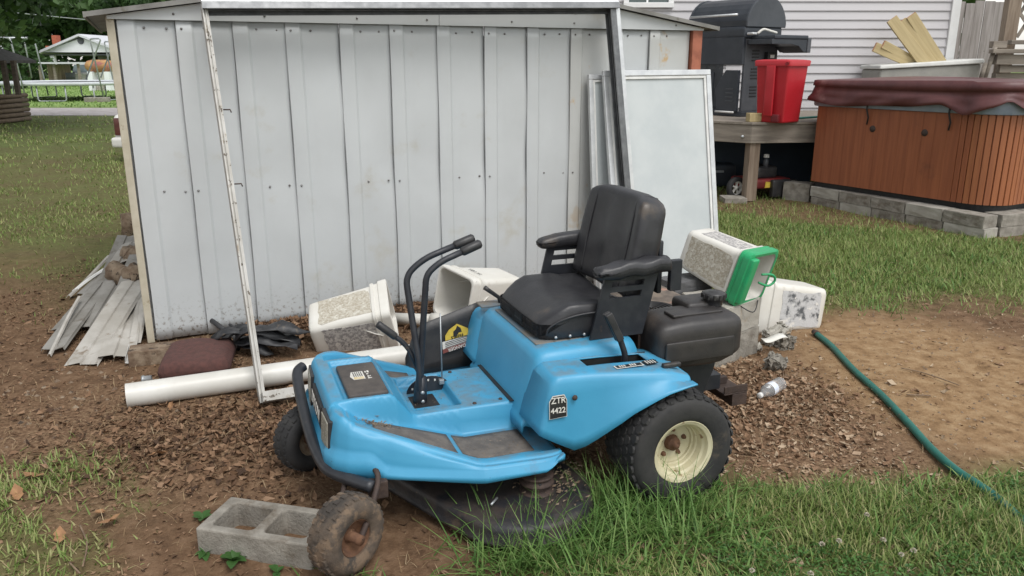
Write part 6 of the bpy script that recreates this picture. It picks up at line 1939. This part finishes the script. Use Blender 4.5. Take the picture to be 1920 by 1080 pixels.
# propane tank
PY = 47.
px0, px1 = at(160, 125, PY), at(216, 125, PY)
pt = thing('propane_tank', 'long rusty propane tank lying on white block piers', 'tank', (px0.x, PY, 0))
rt_ = (at(160, 112, PY).z - at(160, 136, PY).z) / 2; zc = at(160, 124, PY).z; L_ = px1.x - px0.x
MB().lathe([(0, 0), (rt_ * .5, .05), (rt_ * .85, .18), (rt_, .42), (rt_, L_ - .42), (rt_ * .85, L_ - .18), (0, L_)], 24, 'x', (0, 0, zc)).build('tank_shell', M['tank_rust'], pt)
for xx in (.25, L_ - .5): MB().box((xx, -.4, 0), (xx + .28, .4, zc - rt_ * .85)).build('pier', M['white_far'], pt)
mb = MB()
for j in range(4):
    for i in range(4): MB().box((.56 + i * (L_ - 1.1) / 4, -.2, .0 + .13 * j), (.55 + (i + 1) * (L_ - 1.1) / 4 - .01, .1, .125 + .13 * j)).build('block', M['concrete_lt'], pt)

# ---- vehicles
def car(label, loc, rz_, m, L_=4.3, W2=1.7, H_=1.42, low=False):
    c = thing('parked_car', label, 'car', loc, rz_)
    hl_ = L_ / 2; hw2 = W2 / 2
    side_ = [(-hl_, .30), (-hl_, .66), (-hl_ + .05, .74), (-hl_ + .55, .80), (-.75, .86), (.95, .88), (hl_ - .15, .80), (hl_, .70), (hl_, .30)]
    MB().prism(side_, 1, -hw2, hw2).build('body', m, c, bevel=.06, seg=3)
    cab = [(-hl_ + .62, .801), (-hl_ + 1.1, H_ - .06), (-hl_ + 1.3, H_), (.45, H_), (.65, H_ - .05), (1.25, .86), (-.6, .84)]
    MB().prism(cab, 1, -hw2 + .12, hw2 - .12).build('cabin', M['glass'], c, bevel=.04)
    MB().prism([(-hl_ + 1.25, H_ - .02), (.5, H_ - .02), (.42, H_ + .02), (-hl_ + 1.32, H_ + .02)], 1, -hw2 + .15, hw2 - .15).build('roof', m, c, bevel=.02)
    for x in (-hl_ + .85, hl_ - .85):
        for s_ in (-1, 1):
            o = MB().lathe([(0, .10), (.18, .10), (.20, .08), (.30, .08), (.31, .05), (.31, -.08), (.30, -.1)], 24, 'y').build('wheel', M['tyre_far'], c)
            o.location = (x, s_ * (hw2 - .1), .31); o.scale = (1, s_, 1)
            MB().lathe([(0, .115), (.17, .11), (.19, .10)], 20, 'y').build('hub_cap', M['steel'], o)
    MB().rbox((-hl_ - .03, 0, .32), (.16, W2 + .02, .16), .04, 4).build('rear_bumper', m, c)
    MB().rbox((hl_ + .03, 0, .42), (.16, W2 + .02, .20), .04, 4).build('front_bumper', m, c)
    for s_ in (-1, 1):
        MB().rbox((-hl_ - .005, s_ * (hw2 - .20), .56), (.05, .34, .27), .02, 3).build('tail_lamp', M['tail_red'], c)
        MB().rbox((hl_ + .005, s_ * (hw2 - .25), .64), (.05, .36, .14), .02, 3).build('headlamp', M['lens'], c)
    return c
pc_ = at(214, 280, 12.6)
car('cream white older car parked behind the shed, only its tail corner showing', (pc_.x + .80, 12.75 + 2.15, -.02), R(90), M['car_white'], H_=1.25)
car('white car parked under the carport of the far house', (at(147, 148, 58).x, 59.5, 0), R(-78), M['car_white'])
pw = MB().tube(spline([at(-20, 20, 40), at(60, 27, 38), at(130, 34, 37), at(200, 40, 36)], 6), .02, 6).build('overhead_wire', M['steel'])
tag(pw, 'thin overhead wire crossing before the trees at upper left', 'wire')
for i, (a, b) in enumerate(((57, 182), (160, 184))):
    p = at(a if i == 0 else 205, b, 34.); 
    o = MB().rbox((0, 0, .1), (1.0 if i == 0 else .9, .4, .2), .03, 3).build('concrete_slab', M['concrete'])
    o.location = (p.x, 32.6 + .4 * i, -.02); tag(o, ['grey slab lying on the lawn at the left of the trampoline', 'grey slab lying on the lawn at the right of the trampoline'][i], 'slab')
# ================================================================ GRASS, LEAVES, SMALL PLANTS
def in_view(x, y, z=0., mx=60):
    zc = y * _c - (z - CAM_H) * _s; yc = y * _s + (z - CAM_H) * _c
    X, Y = 960 + FPX * x / zc, 540 - FPX * yc / zc
    return (zc > .3) & (X > -mx) & (X < 1920 + mx) & (Y > -mx) & (Y < 1080 + mx * 2)
def keep_out(x, y):
    """inside the things standing on the ground"""
    q = np.zeros_like(x, bool)
    s = (x - SH_P.x) * SH_D.x + (y - SH_P.y) * SH_D.y; n = (x - SH_P.x) * SH_N.x + (y - SH_P.y) * SH_N.y
    q |= (s > 0) & (s < 3.62) & (n > -.01) & (n < 2.3)
    u = (x - TA.x) * tu.x + (y - TA.y) * tu.y; v = (x - TA.x) * tv.x + (y - TA.y) * tv.y
    q |= (u > -.15) & (u < 2.2) & (v > -.1) & (v < 2.2)
    u = (x - ba.x) * bx.x + (y - ba.y) * bx.y; v = (x - ba.x) * by.x + (y - ba.y) * by.y
    q |= (u > 0) & (u < .40) & (v > 0) & (v < .195)
    q |= y > 11.1 - (x < .5) * -100
    f = (x - MC.x) * MF.x + (y - MC.y) * MF.y; l = (x - MC.x) * ML.x + (y - MC.y) * ML.y
    q |= (f > -.16) & (f < .10) & (l > .33) & (l < .56)
    return q
def under_deck(x, y):
    f = (x - MC.x) * MF.x + (y - MC.y) * MF.y; l = (x - MC.x) * ML.x + (y - MC.y) * ML.y
    return (f > -.3) & (f < 1.0) & (np.abs(l) < .60)
def sample(n, x0, x1, y0, y1, seed, persp=False):
    r = np.random.default_rng(seed)
    x = r.uniform(x0, x1, n)
    y = 1 / r.uniform(1 / y1, 1 / y0, n) if persp else r.uniform(y0, y1, n)
    if persp: x = r.uniform(-.75, .75, n) * y
    k = in_view(x, y) & ~keep_out(x, y)
    return x[k], y[k], r
def blades(name, x, y, r, ln, wd, m, lean=.6, parent=None, tint=None, zoff=0.):
    n = len(x)
    z = height(x, y) + zoff
    a = r.uniform(0, 6.283, n)
    d = np.stack([np.cos(a), np.sin(a)], 1)
    sdv = np.stack([-np.sin(a), np.cos(a)], 1)
    b1 = r.uniform(.1, lean, n); b2 = b1 + r.uniform(.1, .9, n) * lean
    V = np.zeros((n, 8, 3), np.float32)
    cx, cz = np.zeros(n), np.zeros(n)
    for k in range(4):
        t = k / 3
        if k:
            ang = b1 + (b2 - b1) * (t - .17)
            cx = cx + np.sin(ang) * ln / 3; cz = cz + np.cos(ang) * ln / 3
        w_ = wd * (1 - t ** 1.6 * .95) * .5
        for j, s_ in enumerate((-1, 1)):
            V[:, 2 * k + j, 0] = x + d[:, 0] * cx + sdv[:, 0] * w_ * s_
            V[:, 2 * k + j, 1] = y + d[:, 1] * cx + sdv[:, 1] * w_ * s_
            V[:, 2 * k + j, 2] = z + cz - .004
    base = (np.arange(n) * 8)[:, None, None]
    F = (base + np.array([[0, 1, 3, 2], [2, 3, 5, 4], [4, 5, 7, 6]])[None]).reshape(-1, 4)
    tn = r.random(n) if tint is None else tint
    return fast(name, V.reshape(-1, 3), F, m, np.repeat(tn, 3), parent, smooth=False)
def leaves(name, x, y, r, size, m, z0=.0, flat=.35, tint=None):
    n = len(x)
    z = height(x, y) + z0 + r.random(n) * .010
    nrm = np.stack([r.normal(0, flat, n), r.normal(0, flat, n), np.ones(n)], 1); nrm /= np.linalg.norm(nrm, axis=1)[:, None]
    a = r.uniform(0, 6.283, n); d = np.stack([np.cos(a), np.sin(a), np.zeros(n)], 1)
    d -= nrm * (d * nrm).sum(1)[:, None]; d /= np.linalg.norm(d, axis=1)[:, None]
    sdv = np.cross(nrm, d)
    p = np.stack([x, y, z], 1)
    w_ = size * r.uniform(.14, .42, n); c = size * r.uniform(-.2, .32, n); e = size * r.uniform(-.08, .32, n)
    S_ = size[:, None]
    V = np.stack([p - d * S_ * .5 + nrm * e[:, None], p - d * S_ * .1 + sdv * w_[:, None] + nrm * c[:, None], p + d * S_ * .1, p + d * S_ * .12 - sdv * w_[:, None] + nrm * c[:, None] * .8, p + d * S_ * .55 + nrm * e[:, None]], 1)
    base = (np.arange(n) * 5)[:, None, None]
    F = (base + np.array([[0, 2, 4, 1], [0, 3, 4, 2]])[None]).reshape(-1, 4)
    tn = r.random(n) if tint is None else tint
    return fast(name, V.reshape(-1, 3), F, m, np.repeat(tn, 2))
# -- foreground grass at the lower right
x, y, r = sample(90000, -.3, 2.4, 1.75, 3.0, 1)
g, li, lu, ba2 = cover(x, y); k = (r.random(len(x)) < sstep(g * lu, .25, .8) * (.14 + .86 * sstep(fbm(x, y, 2.6, 91), .40, .60))) & ~under_deck(x, y); x, y = x[k], y[k]
n_ = fbm(x, y, 2.2, 31)
ln = r.uniform(.03, .095, len(x)) * (.5 + 1.1 * n_)
o = blades('foreground_grass', x, y, r, ln, r.uniform(.003, .0068, len(x)), M['grass'], 1.25); tag(o, 'trodden green grass with clover in the lower right foreground', kind='stuff')
for nm_, n0, box_, sd_, hh in (('foreground_broad_grass', 5200, (-.1, 2.4, 1.75, 2.75), 81, 1.0), ('lawn_broad_grass', 26000, (.9, 7.5, 4.6, 10.5), 82, 1.1)):
    x, y, r = sample(n0, *box_, sd_)
    g, li, lu, ba2 = cover(x, y); k = (r.random(len(x)) < g * lu * sstep(fbm(x, y, 2.1, sd_), .42, .62)) & ~under_deck(x, y); x, y = x[k], y[k]
    o = blades(nm_, x, y, r, r.uniform(.04, .10, len(x)) * hh, r.uniform(.007, .013, len(x)) * hh, M['grass_lush'], 1.6); tag(o, 'broad flat crabgrass blades spread through the lawn', kind='stuff')
# tall tufts round the rear wheel and the cutting deck
pts = []
r = np.random.default_rng(5)
for (px_, py_, sx_, sy_, n) in ((1130, 960, .05, .04, 170), (1180, 950, .07, .05, 240), (1240, 960, .08, .04, 240), (1300, 940, .05, .05, 110), (1090, 1010, .07, .05, 160), (1000, 1030, .09, .05, 240), (930, 1050, .05, .05, 120), (1350, 930, .04, .04, 60), (1200, 1010, .1, .05, 180), (1060, 1060, .14, .05, 220), (1300, 1000, .12, .06, 160), (650, 1075, .05, .02, 40), (1640, 580, .15, .1, 90)):
    p = gz(px_, py_); pts.append(np.stack([r.normal(p.x, sx_, n), r.normal(p.y, sy_, n), np.full(n, 1.0 if px_ > 900 and px_ < 1400 else .45)], 1))
P_ = np.concatenate(pts); k = ~keep_out(P_[:, 0], P_[:, 1]); P_ = P_[k]
o = blades('tall_grass_tufts', P_[:, 0], P_[:, 1], r, r.uniform(.08, .25, len(P_)) * P_[:, 2], r.uniform(.004, .0075, len(P_)), M['grass_lush'], 1.35)
tag(o, 'long lush grass tufts growing round the rear wheel and cutting deck', kind='stuff')
# -- lawn behind, right of the shed
x, y, r = sample(150000, .9, 8, 4.5, 11, 2)
g, li, lu, ba2 = cover(x, y); k = (r.random(len(x)) < g) & (x > .8); x, y = x[k], y[k]
n_ = fbm(x, y, 1.7, 41)
o = blades('side_lawn', x, y, r, r.uniform(.035, .085, len(x)) * (.6 + .8 * n_), r.uniform(.004, .0085, len(x)), M['grass'], 1.0, tint=np.clip(r.random(len(x)) * .65 + .12 + (n_ - .3) * .4, 0, 1)); tag(o, 'green lawn between the shed and the hot tub', kind='stuff')
# -- left lawn, near and far
x, y, r = sample(420000, 0, 0, 1.75, 24, 3, True)
g, li, lu, ba2 = cover(x, y); k = (x < -1.0) & (r.random(len(x)) < g * (.12 + .88 * sstep(fbm(x, y, 1.1, 51), .35, .65))); x, y = x[k], y[k]
sc_ = np.clip(y / 9, .6, 2.4)
o = blades('left_lawn', x, y, r, r.uniform(.025, .07, len(x)) * np.clip(sc_, .8, 1.7), r.uniform(.004, .009, len(x)) * sc_ * 1.5, M['grass'], 1.0, tint=np.clip(r.random(len(x)) * .7 + .10 + .25 * fbm(x, y, .6, 55), 0, 1)); tag(o, 'patchy lawn at the left between the shed and the gravel road', kind='stuff')
x, y, r = sample(30000, -45, -6, 28.6, 62, 4)
o = blades('far_lawn', x, y, r, r.uniform(.06, .12, len(x)), r.uniform(.03, .07, len(x)), M['grass_far'], .9); tag(o, 'bright far lawn beyond the gravel road', kind='stuff')
# -- dead straw and leaf litter
x, y, r = sample(120000, -3.4, 3.6, 1.75, 6.2, 6)
g, li, lu, ba2 = cover(x, y); k = r.random(len(x)) < np.clip(li * (.16 + .75 * sstep(fbm(x, y, 3, 61), .42, .6)) + .05 + .05 * (x < -1.5) + .28 * lu * (y < 3), 0, 1); x, y = x[k], y[k]
hue = np.clip(.36 * sstep(x, -.5, .9) + r.random(len(x)) * .75, 0, 1)
o = leaves('leaf_litter', x, y, r, r.uniform(.008, .024, len(x)) * (1 + 1.1 * (r.random(len(x)) > .90)), M['litter'], -.003, .28, tint=hue); tag(o, 'dry brown fallen leaves scattered over the bare soil', kind='stuff')
x, y, r = sample(110000, -3.4, 5.5, 1.75, 9, 7)
g, li, lu, ba2 = cover(x, y); k = r.random(len(x)) < np.clip(.14 + li * .7 + .55 * lu, 0, 1) * (1 - .7 * ba2); x, y = x[k], y[k]
o = blades('dead_straw', x, y, r, r.uniform(.02, .07, len(x)), r.uniform(.0012, .0028, len(x)), M['straw'], 2.2, zoff=.006); tag(o, 'thin dead straw and stalks strewn over the soil', kind='stuff')
# drift of leaves heaped along the shed foot
r = np.random.default_rng(9); n = 2600
s_ = r.uniform(.45, 1.75, n); q = np.abs(r.normal(0, .13, n)) + .01
x, y = SH_P.x + SH_D.x * s_ - SH_N.x * q, SH_P.y + SH_D.y * s_ - SH_N.y * q
o = leaves('leaf_drift', x, y, r, r.uniform(.03, .075, n), M['litter'], .02, .6, tint=r.random(n) * .75); o.location.z = .01; tag(o, 'heap of brown leaves blown against the shed foot', kind='stuff')
o = leaves('leaf_drift', *(lambda p: (p[0], p[1]))((r.normal(.98, .30, 2600), r.normal(3.45, .25, 2600))), r, r.uniform(.018, .042, 2600), M['litter'], .006, .6, tint=.28 + .7 * r.random(2600)); tag(o, 'drift of pale dry leaves behind the rear wheel', kind='stuff')
o = leaves('leaf_drift', *(lambda p: (p[0], p[1]))((r.normal(-1.0, .42, 2600), r.normal(3.08, .24, 2600))), r, r.uniform(.018, .046, 2600), M['litter'], .004, .6, tint=.0 + .72 * r.random(2600)); tag(o, 'drift of red-brown leaves between the pipe and the front wheels', kind='stuff')
# pebbles in the bare soil
r = np.random.default_rng(12); mb = MB()
for k in range(620):
    x, y = (r.normal(-1.9, .35), r.normal(3.55, .3)) if k < 130 else (r.uniform(1.3, 3.0), r.uniform(2.7, 4.8))
    s_ = r.uniform(.003, .012) * (1.3 if k < 130 else .75); a = r.uniform(0, 6.28)
    v = [(x + s_ * math.cos(a + t) * r.uniform(.7, 1.2), y + s_ * math.sin(a + t) * r.uniform(.7, 1.2), float(height(np.array([x]), np.array([y]))[0])) for t in np.linspace(0, 6.28, 6, endpoint=False)] + [(x, y, float(height(np.array([x]), np.array([y]))[0]) + s_ * .8)]
    mb.add(v, [(i, (i + 1) % 6, 6) for i in range(6)])
tag(mb.build('pebbles', M['bark']), 'small pebbles in the bare soil', kind='stuff')
# clover leaves in the foreground
x, y, r = sample(16000, .0, 2.2, 1.75, 2.7, 13)
g, li, lu, ba2 = cover(x, y); k = (r.random(len(x)) < g * lu * (fbm(x, y, 2.5, 71) > .5)) & ~under_deck(x, y); x, y = x[k], y[k]
o = leaves('clover_leaves', x, y, r, r.uniform(.010, .020, len(x)), M['weed'], .022, .5, tint=r.random(len(x)) * .8); tag(o, 'clover leaves among the foreground grass', kind='stuff')
fl0 = None
for (px_, py_) in ((1541, 1020), (1573, 1014), (1520, 1075), (1690, 1040), (1713, 1032), (1656, 1012), (1625, 965), (1410, 1070)):
    p = gz(px_, py_, .05)
    if fl0 is None:
        fl0 = thing('clover_flower', 'small white clover flower head in the foreground grass', 'flower', p, 0, 'white clover flowers in the grass')
        mb = MB()
        rs = np.random.default_rng(3)
        for k in range(46):
            u = rs.normal(size=3); u /= np.linalg.norm(u); u[2] = abs(u[2]) * 1.0 - .2
            c = Vector(u) * .0045; t = Vector(u) * .005
            sd_ = Vector(rs.normal(size=3)).cross(t).normalized() * .0028
            mb.add([c - sd_ * .6, c + sd_ * .6, c + t + sd_, c + t - sd_], [(0, 1, 2, 3)])
        mb.build('flower_head', M['flower'], fl0)
        MB().tube([(0, 0, 0), (.004, 0, -.025), (0, 0, -.06)], .0012, 5).build('stalk', M['weed'], fl0)
    else: clone_tree(fl0, p, random.uniform(0, 6))
# broad weeds
def weed(px_, py_, n, s_, lab):
    p = gz(px_, py_)
    t = thing('weed_plant', lab, 'weed', (p.x, p.y, float(height(np.array([p.x]), np.array([p.y]))[0])))
    rs = random.Random(px_)
    for k in range(n):
        a = 6.283 * k / n + rs.uniform(-.4, .4); L_ = s_ * rs.uniform(.6, 1.1); el = rs.uniform(.25, .9)
        rows_ = []
        for i in range(6):
            tt = i / 5; rr_ = L_ * tt; z = L_ * (math.sin(el) * tt - .5 * tt * tt * math.cos(el) * .7)
            w_ = L_ * .24 * math.sin(math.pi * min(1, tt * .9 + .08)) + .001
            c = Vector((math.cos(a) * rr_ * math.cos(el), math.sin(a) * rr_ * math.cos(el), z + .004)); sd_ = Vector((-math.sin(a), math.cos(a), 0))
            rows_.append([c - sd_ * w_ + Vector((0, 0, w_ * .35)), c, c + sd_ * w_ + Vector((0, 0, w_ * .35))])
        MB().grid(rows_).build('leaf', M['weed'], t)
for a in ((385, 1035, 7, .055, 'small broad-leaved weed at the left corner of the concrete block'), (440, 1052, 8, .075, 'leafy weed growing before the concrete block'), (520, 1072, 6, .045, 'low weed at the front foot of the concrete block'), (690, 835, 5, .035, 'tiny green seedling in the soil behind the bumper'), (380, 975, 5, .05, 'pale weed left of the concrete block'), (1010, 1010, 6, .06, 'weed at the edge of the cutting deck'), (1330, 905, 6, .07, 'broad-leaved weed before the rear wheel rim')): weed(*a)
# single larger leaves and twigs
rs = random.Random(21)
for i, (px_, py_, s_, lab) in enumerate(((206, 977, .075, 'upright pointed orange-brown dry leaf at the lower left'), (185, 962, .06, 'small dry leaf beside the upright orange-brown leaf'), (63, 893, .085, 'curled orange dry leaf at the left edge of the grass patch'), (33, 925, .07, 'pale dry leaf on the grass patch at the left edge'), (303, 850, .07, 'pale folded dry leaf in the middle of the litter'), (288, 852, .06, 'dry leaf beside the pale folded leaf'), (322, 762, .06, 'upright pale dry leaf before the white pipe end'), (112, 1005, .06, 'dry leaf lying on the lower left grass'))):
    p = gz(px_, py_, .02)
    pts_ = [(-.5, 0, .12), (-.22, .30, .02), (-.05, .22, .10), (.12, .34, .04), (.55, 0, .18), (.10, -.30, .10), (-.05, -.22, .06), (-.25, -.28, .12), (0, 0, -.02)]
    o = MB().add([(a * s_, b * s_, c * s_) for a, b, c in pts_], [(k, (k + 1) % 8, 8) for k in range(8)]).build('dry_leaf', M['litter_big'] if 'litter_big' in M else mat('orange_dry_leaf', (.33, .18, .085), (.24, .125, .06), 40, .8))
    o.location = p; o.rotation_euler = (rs.uniform(.2, 1.0) if i in (0, 6) else rs.uniform(-.4, .5), rs.uniform(-.5, .5), rs.uniform(0, 6))
    tag(o, lab, 'leaf', 'large dry leaves lying singly at the left')
for (pts, r_, lab) in ((((155, 1062), (163, 1020), (150, 985)), .003, 'thin dead twig upright in the lower left grass'), (((80, 862), (98, 885), (118, 908)), .0035, 'dark twig at the edge of the left grass patch'), (((1690, 690), (1735, 700), (1798, 722)), .003, 'long thin root lying across the bare soil'), (((1700, 740), (1745, 742)), .004, 'short dark twig on the bare soil right of the hose'), (((1468, 690), (1472, 765)), .002, 'straight dry stalk lying beside the bottle'), (((348, 842), (400, 815)), .003, 'pale twig in the leaf litter before the pipe'), (((130, 1055), (150, 1075)), .003, 'short twig at the bottom left edge')):
    o = MB().tube(spline([gz(a, b, .014) for a, b in pts], 5), r_, 6).build('twig', M['twig']); tag(o, lab, 'twig')
